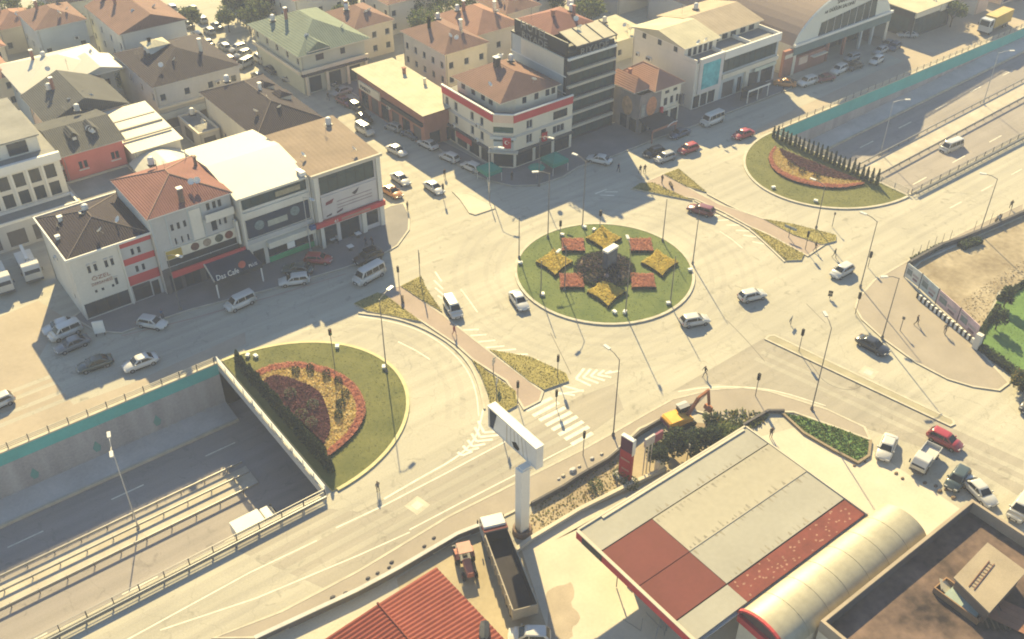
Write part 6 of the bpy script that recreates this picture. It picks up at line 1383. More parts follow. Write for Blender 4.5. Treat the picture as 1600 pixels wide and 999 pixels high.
# rooftop stair house with odds and ends
sh = thing('stair_house', 'tilted pale stair-house slab on the dark flat roof', 'roof hut', (0,0,5.6))
hq = [(74.39,22.11),(74.14,17.99),(67.20,17.52),(68.12,21.70)]; hc = (sum(p[0] for p in hq)/4, sum(p[1] for p in hq)/4)
sh.location = (hc[0],hc[1],5.6); hl_ = [(p[0]-hc[0],p[1]-hc[1]) for p in hq]
m = MB(); m.prism([(p[0]*.9,p[1]*.9) for p in hl_], 0, 1.95, mat('hut_wall',(0.24,0.17,0.13),.9,.2)); m.build('wall', sh); m = MB(); m.prism(hl_, 1.95, 2.12, mat('hut_roof',(0.40,0.335,0.245),.9,.2,.3), bottom=True); m.build('roof_slab', sh)
la = thing('ladder', 'rusty ladder lying on the pale stair-house roof', 'ladder', (68.34,19.76)+(7.73,), math.atan2((72.14,20.22)[1]-(68.34,19.76)[1], (72.14,20.22)[0]-(68.34,19.76)[0])); m = MB()
for y in (0,.5): m.bar((0,y,.05),(4.2,y,.05),.06,.06,mat('rusty_steel',(0.20,0.085,0.055),.8))
m.build('side_rail', la)
for i in range(9): m = MB(); m.bar((.3+i*.45,0,.05),(.3+i*.45,.5,.05),.04,.04,MATS['rusty_steel']); m.build('rung', la)
for nm, lb, x, y, dx, dy, c, a in (('water_tray','rusty trough with pale blue bottom beside the stair-house',(67.97,20.29)[0],(67.97,20.29)[1],1.0,2.3,(.36,.22,.12),.0),('timber_sheet','reddish board lying at the right edge of the dark roof',(70.15,16.48)[0],(70.15,16.48)[1],1.4,1.9,(.34,.17,.11),.3),('wooden_crate','white broken panel propped at the trough end',(68.32,22.12)[0],(68.32,22.12)[1],.9,.7,(.66,.60,.46),.5)):
    q = thing(nm, lb, 'roof clutter', (x,y,5.6), a); m = MB()
    if nm == 'water_tray':
        m.box(-dx,dx,-dy,dy,0,.15,mat('tray_'+nm,c,.8,.2)); m.box(-dx,-dx+.12,-dy,dy,.15,.7,MATS['tray_'+nm]); m.box(dx-.12,dx,-dy,dy,.15,.7,MATS['tray_'+nm]); m.box(-dx+.12,dx-.12,-dy,-dy+.12,.15,.7,MATS['tray_'+nm]); m.box(-dx+.12,dx-.12,dy-.12,dy,.15,.7,MATS['tray_'+nm]); m.build('tray', q)
        m = MB(); m.box(-dx+.2,dx-.3,-dy+.4,dy-1.0,.15,.6,mat('tray_liner',(0.34,0.42,0.38),.5,.2)); m.build('liner', q)
    elif nm == 'timber_sheet':
        for i in range(4): mm_ = MB(); mm_.box(-dx+i*dx/2,-dx+(i+1)*dx/2-.03,-dy,dy,.3,.36,mat('tray_'+nm,c,.85,.2)); mm_.build('board', q)
        m.box(-dx,dx,-.1,.1,.1,.3,BARK); m.box(-dx,dx,-dy,-dy+.15,0,.3,BARK); m.build('batten', q)
    else:
        m.add([(-dx,-dy,.02),(dx,-dy,.02),(dx*.2,dy,.9),(-dx,dy*.6,.7),(-dx,-dy,-.04),(dx,-dy,-.04),(dx*.2,dy,.84),(-dx,dy*.6,.64)], [(0,1,2,3),(7,6,5,4),(0,4,5,1),(1,5,6,2),(2,6,7,3),(3,7,4,0)], mat('tray_'+nm,c,.8)); m.build('panel', q); m = MB(); m.bar((-dx+.1,dy*.4,0),(-dx+.1,dy*.4,.66),.06,.06,BARK); m.build('prop', q)
pile = thing('lumber_pile', 'pile of dark timber poles on the dark roof at the bottom right', 'timber pile', (67.96,16.46)+(5.6,), .9)
for i in range(14): m = MB(); m.bar((rr.uniform(-.3,.3),-1.1+i*.16,.1+rr.uniform(0,.2)),(4.0+rr.uniform(-.5,.3),-1.0+i*.15,.12+rr.uniform(0,.3)),.09,.09,BARK if i % 3 else mat('old_timber',(0.24,0.17,0.11),.9)); m.build('pole', pile)
# red corrugated shed at the bottom
t = thing('corrugated_shed', 'red corrugated iron shed roof at the bottom edge', 'shed', (19,38,0))
CR = mat('corrugated_red',(0.235,0.04,0.026),.7,.2,.4,3,tint=(0.29,0.06,0.04)); 
A_, B_, C_, D_ = (13.1,15.9,4.6), (6.2,16.9,4.1), (13.6,2.0,4.6), (6.2,2.0,4.9)
def slope(p00, p10, p11, p01, n, name):
    m = MB(); P00, P10, P11, P01 = map(Vector, (p00,p10,p11,p01)); nr = (P10-P00).cross(P01-P00).normalized()
    if nr.z < 0: nr = -nr
    for i in range(n):
        for a, h0, h1 in ((0,0,.07),(.5,.07,0)):
            t0, t1 = (i+a)/n, (i+a+.5)/n; q0, q1 = P00.lerp(P01,t0), P00.lerp(P01,t1); r0, r1 = P10.lerp(P11,t0), P10.lerp(P11,t1)
            m.add([q0+nr*h0,r0+nr*h0,r1+nr*h1,q1+nr*h1], [(0,1,2,3)], CR)
    return m.build(name, t)
slope((13.4,16.2,4.3),(6.3,15.2,5.4),(6.8,0,5.4),(13.9,0,4.3), 34, 'corrugated_slope')
slope((6.3,15.2,5.4),(-.8,15.6,4.2),(-.3,0,4.2),(6.8,0,5.4), 34, 'corrugated_slope')
m = MB(); m.box(-.2,13.2,1,15.3,0,4.2,STUC_C); m.build('wall', t); m = MB(); m.add([(-.2,15.3,4.2),(13.2,15.3,4.2),(6.3,15.2,5.3)], [(0,1,2)], STUC_C); m.build('gable_wall', t)
m = MB(); m.tube((6.3,15.3,5.44),(6.8,0,5.44),.12,.12,CR,6); m.build('ridge_cap', t)
ac = thing('roof_bundle', 'dark bundle with white end lying on the red shed edge', 'bundle', (31.62,45.17)+(4.55,), .9); m = MB(); m.loft([[(x,-w2,0),(x,-w2*.9,.45),(x,0,.6),(x,w2*.9,.45),(x,w2,0)] for x,w2 in ((-1.0,.35),(-.6,.5),(.4,.5),(.9,.4))], CLAD); m.build('wrap', ac); m = MB(); m.loft([[(x,-w2,0),(x,-w2*.9,.35),(x,0,.45),(x,w2*.9,.35),(x,w2,0)] for x,w2 in ((-1.7,.2),(-1.4,.34),(-1.02,.34))], WHITE); m.build('white_end', ac)

# ================================================================ planting
rl = random.Random(9)
def bed(name, poly, z0, h, mats, dens, label, cat='flower bed', group=None, side=LEAF_D, s=.19):
    t = thing(name, label, cat, (poly[0][0], poly[0][1], 0), 0, group); ox, oy = poly[0]
    po = [(p[0]-ox, p[1]-oy) for p in ccw(poly)]
    m = MB(); m.prism(po, z0-.05, z0+h, side, top=mats[0]); m.build('soil', t)
    xs = [p[0] for p in po]; ys = [p[1] for p in po]; ar = abs(sum(po[i][0]*po[(i+1)%len(po)][1]-po[(i+1)%len(po)][0]*po[i][1] for i in range(len(po))))/2
    q = MB()
    for x, y in scatter(po, int(ar*dens*1.8), rl): leaf(q, (x, y, z0+h+rl.uniform(.0,.22)), rl.uniform(.7,1.5)*s, rl, rl.choice(mats), rl.random() < .82)
    n = len(po)
    for i in range(n):
        a, b_ = Vector(po[i]), Vector(po[(i+1)%n])
        for k in range(int((b_-a).length*9)):
            p = a+(b_-a)*rl.random(); leaf(q, (p.x+rl.uniform(-.08,.08), p.y+rl.uniform(-.08,.08), z0+rl.uniform(0,h)), s, rl, rl.choice([side,side,mats[0]]))
    o = q.build('blossoms', t); o['kind'] = 'stuff'; return t
def star(c, a0, ra, rb, mid, n=6):
    """four-pointed bed with hollow sides"""
    out = []
    for k in range(4):
        r0 = ra if k % 2 == 0 else rb; r1 = rb if k % 2 == 0 else ra; t0 = a0+k*math.pi/2
        for i in range(n):
            f = i/n; p0 = Vector((math.cos(t0)*r0, math.sin(t0)*r0)); p1 = Vector((math.cos(t0+math.pi/2)*r1, math.sin(t0+math.pi/2)*r1)); q = p0.lerp(p1, f)*(1-(1-mid)*4*f*(1-f)*.5); out.append((c[0]+q.x, c[1]+q.y))
    return out
CA = R(52.4); GB = 'flower beds of the round island'
for c, lb in (((89.34,93.10),'top'),((91.40,83.13),'right'),((80.22,82.36),'bottom'),((79.26,92.70),'left')):
    bed('flower_bed', star(c, CA, 3.5, 2.75, .74), .16, .48, [FL_Y, FL_Y, mat('flower_gold',(0.70,0.56,0.12),.85,.3,1.5,8)], 34, f'{lb} yellow star-shaped flower bed on the round island', group=GB)
for c, lb in (((84.46,94.60),'upper left'),((92.59,88.34),'upper right'),((78.19,87.51),'lower left'),((86.27,81.28),'lower right')):
    bed('flower_bed', star(c, CA+math.pi/4, 2.45, 2.45, .88), .16, .42, [FL_R, FL_R, FL_P], 34, f'{lb} red flower bed on the round island', group=GB)
# small dark shrub balls on lawns
def shrub_ball(name, c, r, h, m, label, group, n=260, cat='shrub', z=.15):
    t = thing(name, label, cat, (c[0],c[1],z), 0, group); q = MB()
    for i in range(n):
        a = rl.uniform(0,6.283); e = rl.uniform(0,1); rad = r*(.55+.45*math.sqrt(rl.random())); zz = h*e; k = math.sqrt(max(0.05,1-(e-.35)**2*1.6))
        leaf(q, (rad*k*math.cos(a), rad*k*math.sin(a), zz), rl.uniform(.12,.22)*max(1,r), rl, rl.choice([m,m,LEAF_D,LEAF]))
    q.build('foliage', t); q = MB(); q.tube((0,0,-.05),(0,0,h*.6),.05,.03,BARK,5); q.build('stem', t); return t
# planted mound and monument in the middle
t = thing('planted_mound', 'dark purple planted mound in the middle of the round island', 'planting', (84,87,.1))
q = MB(); n = 26; rings = [(4.3,0),(4.2,.35),(3.4,.75),(2.2,1.05),(0.01,1.2)]
q.loft([[(r_*(1+.06*math.sin(5*a+r_))*math.cos(a), r_*(1+.06*math.sin(3*a))*math.sin(a), z_+.08*math.sin(4*a)) for a in [2*math.pi*i/n for i in range(n)]] for r_, z_ in rings], DIRT_D); q.build('soil', t)
q = MB()
for i in range(3600):
    a = rl.uniform(0,6.283); r_ = 4.3*math.sqrt(rl.random()); z_ = 1.15*(1-(r_/4.3)**2)+.15; leaf(q, (r_*math.cos(a), r_*math.sin(a), z_+rl.uniform(0,.35)), rl.uniform(.2,.45), rl, rl.choice([mat('leaf_violet',(0.10,0.07,0.09),.85,.4,1,leafy=True),LEAF_D,LEAF_D,mat('leaf_plum',(0.11,0.07,0.10),.85,.4,1),mat('leaf_dusky',(0.16,0.12,0.10),.85,.4,1)]))
for i in range(1500):
    a = rl.uniform(0,6.283); r_ = 4.3+rl.uniform(-.2,.25); leaf(q, (r_*math.cos(a), r_*math.sin(a), .1+rl.uniform(0,.5)), .25, rl, rl.choice([LEAF_D,LEAF]))
o = q.build('foliage', t); o['kind'] = 'stuff'
rk = mat('rock_plum',(0.20,0.15,0.15),.9,.3,.8,3)
for i in range(9):
    a = rl.uniform(0,6.283); r_ = rl.uniform(1.6,3.8); s = rl.uniform(.25,.5); q = MB(); k = 7
    q.loft([[(w_*s*math.cos(2*math.pi*j/k)*rl.uniform(.8,1.15), w_*s*math.sin(2*math.pi*j/k)*rl.uniform(.8,1.15), h_*s) for j in range(k)] for w_, h_ in ((1,0),(.95,.5),(.7,.95),(.25,1.15))], rk); q.build('rock', t, loc=(r_*math.cos(a), r_*math.sin(a), .9*(1-(r_/4.3)**2)+.2))
t = thing('monument', 'upright stone monument with white slab top in the island centre', 'monument', (84.20,86.18)+(.9,), R(8))
q = MB(); q.box(-1.5,1.5,-.75,.75,0,.35,CONC); q.build('plinth', t); q = MB(); q.box(-1.15,1.15,-.4,.4,.35,3.2,mat('monument_blue',(0.10,0.115,0.155),.5,.2,.8)); q.build('slab', t); q = MB(); q.box(-1.25,1.25,-.5,.5,3.2,3.5,WHITE); q.build('cap', t)
q = MB(); q.box(-.95,.95,-.44,-.4,1.0,2.9,mat('monument_face',(0.16,0.18,0.21),.4,.3,1)); q.build('inscription_plate', t)
# half-moon beds
def beds(outer, mid, inner, side_txt, g):
    z = .16
    bed('flower_bed', outer+mid[::-1], z, .30, [FL_P, FL_P, FL_R], 40, f'pink flower border of the {side_txt} half-moon lawn', group=g)
    bed('flower_bed', mid+inner[::-1], z, .26, [FL_O, FL_O, FL_Y, mat('flower_straw',(0.75,0.60,0.28),.85,.3,1)], 34, f'orange flower band of the {side_txt} half-moon lawn', group=g)
    bed('flower_bed', inner, z, .40, [FL_V, FL_V, mat('leaf_plum2',(0.17,0.06,0.07),.85,.4,.7)], 40, f'dark purple planting against the conifer row of the {side_txt} lawn', group=g)
GM = 'flower beds of the half-moon lawns'
beds(smooth_line([(32.51,96.42),(35.17,96.93),(38.61,95.10),(41.05,91.60),(42.18,87.57),(41.64,84.01),(40.39,81.31),(38.10,79.40),(35.75,78.35),(33.06,77.65)]), smooth_line([(32.62,95.39),(35.16,95.65),(38.06,94.06),(40.04,90.94),(40.98,87.25),(40.53,84.13),(39.41,81.78),(37.43,80.06),(35.43,79.14),(33.51,78.61)]), smooth_line([(32.69,94.10),(34.82,94.80),(36.75,91.59),(37.90,88.40),(37.14,85.26),(36.11,82.47),(35.12,80.87),(33.74,79.77)]), 'left', GM)
beds(smooth_line([(133.73,97.30),(130.34,95.98),(127.81,93.52),(126.31,90.69),(126.38,87.04),(127.96,83.65),(130.80,80.67),(134.98,79.33)]), smooth_line([(133.54,96.84),(130.68,95.42),(128.69,93.42),(127.44,90.67),(127.66,87.42),(129.08,84.15),(131.67,81.34),(135.16,79.73)]), smooth_line([(133.43,96.32),(131.54,93.57),(130.76,90.67),(130.70,87.60),(131.67,84.61),(133.51,82.10),(135.19,80.26)]), 'right', GM)
for i, c in enumerate(((37.25,93.40),(38.92,92.60),(39.98,90.35),(40.52,88.22),(40.00,85.72),(38.68,84.37),(37.46,82.85))): shrub_ball('clipped_shrub', c, .55, 1.0, LEAF_D, 'dark round shrub in the orange band of the left lawn', 'dark shrubs in the left flower band', 220, z=.35)
for c, lb in (((34.67,89.83),'pale tan shrub high in the purple planting of the left lawn'),((33.91,85.58),'grey-green shrub in the middle of the purple planting'),((35.84,86.26),'small shrub at the edge of the purple planting'),((34.18,83.53),'lowest grey-green shrub in the purple planting')): shrub_ball('shrub', c, .8, .9, mat('leaf_sage',(0.30,0.30,0.22),.85,.3,1,leafy=True), lb, 'shrubs in the purple planting', 200, z=.5)
for i, c in enumerate(((130.33,91.01),(130.01,88.40),(130.57,85.74))): shrub_ball('clipped_shrub', c, .6, .9, FL_V, 'purple round shrub on the orange band of the right lawn', 'purple shrubs in the right flower band', 200, z=.35)
# conifer rows
def conifer_proto(h, r):
    q = MB()
    for i in range(420):
        z_ = h*(rl.random()**1.25); rr_ = r*(1-z_/h)**.8*(.35+.65*math.sqrt(rl.random()))+.03; a = rl.uniform(0,6.283); leaf(q, (rr_*math.cos(a), rr_*math.sin(a), .12+z_), rl.uniform(.16,.30), rl, rl.choice([LEAF_D,LEAF_D,LEAF_D,LEAF]))
    k = MB(); k.tube((0,0,-.1),(0,0,h*.8),.07,.02,BARK,5); return q.mesh('crown'), k.mesh('trunk')
PRO = [conifer_proto(2.3,.46), conifer_proto(2.6,.5), conifer_proto(2.1,.44)]
PRO2 = [conifer_proto(2.4,.30), conifer_proto(2.7,.33), conifer_proto(2.2,.28)]
def conifer_row(a, b_, n, label, group, pro):
    for i in range(n):
        f = i/(n-1); cm, tm = pro[rl.randrange(3)]; t = thing('conifer', label, 'conifer', (a[0]+(b_[0]-a[0])*f+rl.uniform(-.12,.12), a[1]+(b_[1]-a[1])*f, .16), rl.uniform(0,6), group)
        s = rl.uniform(.9,1.12); t.scale = (1,1,s); put('crown', cm, t); put('trunk', tm, t)
conifer_row((32.3,100.0),(32.3,75.6),34,'slim dark conifer in the dense row behind the white bridge railing','conifer row of the left half-moon lawn', PRO)
conifer_row((136.6,100.2),(136.6,78.2),24,'slim dark conifer in the spaced row along the right bridge edge','conifer row of the right half-moon lawn', PRO2)
# broadleaf trees and hedges
def tree(c, h, r, n, label, mats, group=None, z=0, trunk_h=None, squash=1.0, name='tree', cat='tree'):
    t = thing(name, label, cat, (c[0],c[1],z), rl.uniform(0,6), group); th = trunk_h or h*.35
    k = MB(); k.tube((0,0,-.1),(0,0,th),.05*h*.4+.05,.03*h*.4+.03,BARK,7); limbs = []
    for i in range(5): a = i*1.26+rl.uniform(-.3,.3); e = (r*.55*math.cos(a), r*.55*math.sin(a), th+(h-th)*rl.uniform(.3,.75)); k.tube((0,0,th*.85), e, .045*h*.3+.02, .02, BARK, 5); limbs.append(e)
    k.build('trunk', t); q = MB(); cl = [(e[0], e[1], e[2], r*rl.uniform(.38,.6)) for e in limbs]+[(rl.uniform(-.3,.3)*r, rl.uniform(-.3,.3)*r, h-r*.45, r*.5)]+[(r*.6*math.cos(a), r*.6*math.sin(a), th+(h-th)*rl.uniform(.2,.6), r*rl.uniform(.3,.45)) for a in [rl.uniform(0,6.28) for _ in range(5)]]
    for i in range(n):
        x, y, zz, rr_ = rl.choice(cl); d = Vector((rl.gauss(0,1), rl.gauss(0,1), rl.gauss(0,1))).normalized()*rr_*(rl.random()**.4); leaf(q, (x+d.x, y+d.y, max(.2, zz+d.z*squash)), rl.uniform(.22,.45)*(1 if h < 6 else 1.4), rl, rl.choice(mats))
    q.build('crown', t); return t
GT = 'trees in the old quarter'
TR_ = [LEAF, LEAF, LEAF_D, LEAF_L]
for c, h, r_, lb in (((48.5,225),9,4.5,'big hazy tree right of the upper left rooftops'),((43,238),8,4,'hazy tree at the top left edge'),((112,176),8,4,'dark tree behind the cream houses'),((122,180),9,5,'large dark tree mass above the red roofs'),((128,186),8,4,'hazy tree above the banded building'),((133,158),7,3.5,'tree behind the banded building roof'),((108,206),9,5,'hazy tree near the top centre'),((117,210),9,5,'hazy tree at the top centre edge'),((100,190),7,3,'tree squeezed between houses at the far street'),((88,206),7,3.4,'street tree on the right of the far street'),((86,214),7,3.2,'street tree at the top of the far street'),((74.5,212),6,2.6,'tree between parked cars in the far street'),((90.5,226),7,3.4,'hazy tree at the top of the far street corner'),((36,193.5),5,2.2,'small tree beside the stepped white roofs'),((52,190),5,2.4,'small tree beside the long grey building'),((144,160),8,4,'tree left of the pale warehouse'),((151,172),9,4.5,'tree behind the pale warehouse corner'),((113,147.5),5,2.4,'small dark tree between cream house and banded building'),((140,186),9,5,'dark hazy tree at the top edge right of centre'),((152,190),9,5,'dark hazy tree above the warehouse')):
    tree(c, h, r_, 1500, lb, TR_, GT)
for c, h, r_, lb in (((214,116),5,2.2,'leaning olive tree beside the yellow lorry'),((218,121),7,3.5,'dark tree between glazed shop and white annex'),((213.5,122),7.5,3.6,'tall dark tree right of the glazed shop'),((219,131),8,4,'dark tree at the top right behind the lorry'),((207,133),8,4,'dark tree behind the glazed shop')): tree(c, h, r_, 1500, lb, TR_, 'trees around the lorry yard')
# greenery beside the filling station
DG = [LEAF_D, LEAF_D, LEAF]
for c, h, r_, lb in (((64.90,53.91),3.8,1.7,'dark bushy tree behind the three-pole sign'),((66.55,52.64),4.2,1.8,'dark bushy tree in front of the excavator'),((68.97,51.70),3.6,1.6,'dark bushy tree below the excavator arm'),((62.45,53.72),3.4,1.6,'low dark bush at the foot of the three-pole sign'),((71.33,51.89),2.4,1.6,'green bush at the pointed corner of the canopy')): tree(c, h, r_, 1300, lb, DG if 'dark' in lb else [LEAF,LEAF_L,LEAF], 'bushes beside the filling station', trunk_h=.6)
for c, lb in (((57.93,55.05),'leafy shrub at the foot of the red totem'),((54.33,55.34),'small shrub in the dry bed near the low wall'),((72.86,55.59),'light green weed clump by the excavator bucket'),((74.21,52.71),'light green weed clump near the pavement'),((57.78,53.30),'shrub between the red totem and the canopy')): shrub_ball('shrub', c, .9, 1.2, LEAF, lb, 'shrubs beside the filling station', 320, z=.05)
sheet('earth_bed', [(44.95,55.89),(47.48,57.63),(56.01,57.79),(59.41,57.75),(64.17,57.41),(70.74,56.51),(74.59,52.84),(73.94,51.25),(56.83,52.81),(50.77,53.93),(45.04,54.03)], .016, DIRT)
q = tufts([(44.95,55.89),(47.48,57.63),(56.01,57.79),(59.41,57.75),(61.88,57.16),(58.11,53.66),(50.77,53.93),(45.04,54.03)], 900, .02, rl, [GRASS_D,LEAF_L,GRASS_D,mat('straw',(0.62,0.50,0.28),.9,leafy=True)], .12, .32, .16).build('dry_weeds'); tag(q, 'dry weeds in the earth bed around the billboard pillar', 'weeds'); q['kind'] = 'stuff'
q = tufts([(72.78,56.36),(77.34,54.30),(78.93,51.63),(77.02,50.97),(73.34,51.71),(70.14,52.81)], 700, .02, rl, [LEAF,LEAF_L,GRASS_D,LEAF_D], .2, .5, .45).build('weeds'); tag(q, 'weeds between pavement and canopy corner', 'weeds'); q['kind'] = 'stuff'
# verge
vg = [(80.55,50.81),(82.17,48.42),(84.01,44.19),(84.82,41.51),(82.93,40.02),(80.99,40.08),(80.44,43.27),(80.00,47.14)]
q = MB(); q.prism(vg, -.02, .2, KERB, top=GRASS_G); vo = struct('grass_verge', q); q = tufts(vg, 2000, .2, rl, [GRASS_G,GRASS_G,LEAF_L], .12, .3, .14).build('grass', vo); q['kind'] = 'stuff'
struct('kerb', kerb_mb([(80.55,50.81),(79.83,46.99),(80.27,43.13),(80.82,39.96),(82.76,39.90),(85.06,41.32)], .3, 0, .3, mat('verge_kerb',(0.34,0.27,0.18),.9)))
# right lawn, hedges and shrubs
pl = [(111.90,43.51),(123.04,47.25),(135.40,47.15),(125.03,36.87),(107.07,31.41)]
q = tufts(pl, 2500, .03, rl, [GRASS_G], .10, .22, .05).build('grass_blades'); tag(q, 'mown green park lawn at the right edge', 'lawn'); q['kind'] = 'stuff'
def hedge(a, b_, wd, h, label, m=LEAF_D, n=1600):
    L = math.hypot(b_[0]-a[0], b_[1]-a[1]); t = thing('hedge', label, 'hedge', (a[0],a[1],0), math.atan2(b_[1]-a[1], b_[0]-a[0])); q = MB(); N = max(3,int(L/1.2))
    q.loft([[(L*i/N,-wd*.4,0),(L*i/N,-wd*.42,h*rl.uniform(.6,.8)),(L*i/N,wd*rl.uniform(-.1,.1),h*rl.uniform(.75,.92)),(L*i/N,wd*.42,h*rl.uniform(.6,.8)),(L*i/N,wd*.4,0)] for i in range(N+1)], LEAF_D)
    q.build('core', t); q = MB()
    for i in range(n): leaf(q, (rl.uniform(0,L), rl.uniform(-.5,.5)*wd, rl.uniform(.1,1)*h), rl.uniform(.2,.4), rl, rl.choice([m,m,LEAF]))
    q.build('foliage', t); return t
hedge((111.01,43.33), (108.75,32.33), 1.3, .9, 'dark clipped hedge along the front of the park lawn'); hedge((122.90,47.75), (136.19,47.59), 0.9, .5, 'dark hedge along the back of the park lawn'); hedge((112.98,44.74), (121.78,47.07), 0.7, .45, 'hedge between dirt lot and park lawn')
tree((116.48,44.35), 3.6, 1.3, 900, 'small dark tree on the park lawn', DG, 'park trees', trunk_h=.8); tree((122.07,46.47), 3.4, 1.1, 800, 'small dark tree at the back corner of the park lawn', DG, 'park trees', trunk_h=.8); tree((107.42,35.63), 2.6, 1.5, 1000, 'round olive shrub at the right edge of the pavement', [LEAF,LEAF_D,GRASS_D], 'park trees', trunk_h=.5)
hedge((121.95,61.11), (129.41,60.65), 1.0, .5, 'low dark growth on the lot wall', n=500); hedge((130.70,58.76), (134.62,58.00), 1.6, .9, 'dark growth at the bend of the lot wall', n=500)

# ================================================================ walls, hoardings, fences
def wall_run(name, pts, h, th, m, label, cap=None):
    t = thing(name, label, 'wall', (pts[0][0],pts[0][1],0)); o = pts[0]; q = kerb_mb([(p[0]-o[0],p[1]-o[1]) for p in pts], th, -.05, h, m); q.build('wall_body', t)
    if cap: q = kerb_mb([(p[0]-o[0],p[1]-o[1]) for p in pts], th+.14, h, h+.1, cap); q.build('coping', t)
    return t
wall_run('lot_wall', [(120.40,60.59),(128.40,60.53),(132.30,59.78),(138.07,59.05),(154.06,57.52)], .9, .4, CONC_D, 'dark low wall along the dirt lot')
lf = thing('lot_fence', 'row of thin fence stakes on the lot wall beside the pavement', 'fence', (120.40,60.81)+(0,)); o0 = (120.40,60.81)
for p in ((121.28,60.98),(123.22,61.00),(125.18,61.01),(127.02,60.93),(128.71,60.74),(130.43,60.54),(135.83,59.83),(139.83,59.58),(144.33,59.01),(148.00,58.65)): m = MB(); x, y = p[0]-o0[0], p[1]-o0[1]; m.tube((x,y,.3),(x,y,2.4),.04,.03,STEEL_D,5); m.build('stake', lf)
# hoarding boards
hp = [(117.25,59.26),(116.43,56.25),(115.05,52.64),(113.45,48.30),(111.84,44.41)]
cols_ = [(.80,.82,.75),(.62,.70,.68),(.78,.58,.58),(.80,.58,.60)]
ht = thing('hoarding', 'row of printed hoarding panels in front of the dirt lot', 'hoarding', hp[0]+(.12,))
for i in range(4):
    a, b_ = hp[i], hp[i+1]; m = MB(); x0, y0, x1, y1 = a[0]-hp[0][0], a[1]-hp[0][1], b_[0]-hp[0][0], b_[1]-hp[0][1]; d = Vector((x1-x0,y1-y0)).normalized(); x1 -= d.x*.12; y1 -= d.y*.12
    m.bar((x0,y0,1.35),(x1,y1,1.35),.08,2.3,mat(f'hoarding_{i}', cols_[i], .7, .25, .6, 3)); po = m.build('printed_panel', ht)
    m = MB(); nx, ny = -d.y*.06, d.x*.06
    if nx*(-84) + ny*(-30) < 0: nx, ny = -nx, -ny
    k = MB()
    for s in (-1,1):
        for (t0,t1,z0,z1,cc) in ((.1,.45,.9,1.8,(.26,.30,.28)),(.5,.9,1.2,1.6,(.52,.46,.44)),(.55,.85,.6,1.0,(.33,.22,.24)),(.05,.4,1.95,2.2,(.55,.52,.46))):
            q0 = (x0+(x1-x0)*t0+nx*s, y0+(y1-y0)*t0+ny*s); q1 = (x0+(x1-x0)*t1+nx*s, y0+(y1-y0)*t1+ny*s); k.add([(*q0,z0),(*q1,z0),(*q1,z1),(*q0,z1)], [(0,1,2,3)], mat(f'print_{cc}', cc, .7, .3, 2))
    k.build('printed_picture', po)
    m = MB(); m.bar((x0,y0,0),(x0,y0,2.6),.12,.12,STEEL_D); m.build('post', ht)
# striped barrier at the pavement
hp2 = [(114.32,55.12),(111.20,44.38)]
st = thing('striped_barrier', 'black and white striped low barrier in front of the hoarding', 'barrier', hp2[0]+(.12,), math.atan2(hp2[1][1]-hp2[0][1], hp2[1][0]-hp2[0][0])); Ls = math.hypot(hp2[1][0]-hp2[0][0], hp2[1][1]-hp2[0][1]); n = 28
for i in range(n): m = MB(); m.box(Ls*i/n, Ls*(i+1)/n, -.14, .14, 0, .75, BLACK if i % 2 == 0 else WHITE); m.build('stripe_block', st)
ga = thing('gate_post', 'white gate post with dark door at the end of the hoarding', 'gate post', (110.61,43.64)+(.1,)); m = MB(); m.box(-.35,.35,-.4,.4,0,2.3,STUC); m.build('post_body', ga); m = MB(); m.box(.35,.8,-.35,.35,.1,2.1,BLACK); m.build('dark_door', ga)
# low wall between pavement and yards at the bottom
wall_run('low_wall', [(15.47,60.21),(26.08,59.06),(30.88,58.88),(38.11,58.93),(41.47,58.34)], .8, .3, CONC_D, 'dark low wall above the red shed at the bottom pavement', CONC)
wall_run('low_wall', [(47.09,57.70),(51.51,57.52),(54.00,57.69),(58.34,57.66),(64.32,58.66),(70.82,58.74),(72.95,58.12)], .7, .25, CONC_D, 'broken low wall along the pavement by the totem')
wall_run('low_wall', [(41.32,53.65),(44.12,53.97),(50.77,53.93),(57.78,53.30),(62.65,52.67)], .45, .3, CONC, 'kerb wall between earth bed and filling station forecourt', CONC_L)
wall_run('low_wall', [(74.94,52.15),(79.37,52.01),(80.92,50.82)], .5, .3, CONC_D, 'short dark wall at the canopy corner')
for i, (c, s) in enumerate((((57.15,59.09),.3),((55.18,59.06),.25),((54.14,58.97),.5),((52.76,59.02),.28),((52.05,58.95),.22),((58.51,58.96),.25))): m = MB(); k = 6; m.loft([[(w_*s*math.cos(2*math.pi*j/k+i), w_*s*.7*math.sin(2*math.pi*j/k+i), h_*s) for j in range(k)] for w_, h_ in ((1,0),(1,.5),(.7,.75))], CONC_L if i % 2 else CONC); tag(m.build('rubble_block', loc=(c[0],c[1],.1)), 'pale rubble block on the broken low wall', 'rubble', 'rubble on the broken wall')
for i, c in enumerate(((23.86,60.29),(25.14,59.98),(28.98,60.14),(30.30,60.04),(30.86,60.44),(34.70,60.14),(36.12,60.46),(27.87,60.18))): m = MB(); k = 6; s = rl.uniform(.16,.34); m.loft([[(w_*s*math.cos(2*math.pi*j/k+i), w_*s*.7*math.sin(2*math.pi*j/k+i), h_*s) for j in range(k)] for w_, h_ in ((1,0),(1,.3),(.6,.55))], CONC_D); tag(m.build('stone', loc=(c[0],c[1],.12)), 'dark loose stone on the bottom pavement', 'stone', 'loose stones on the bottom pavement')
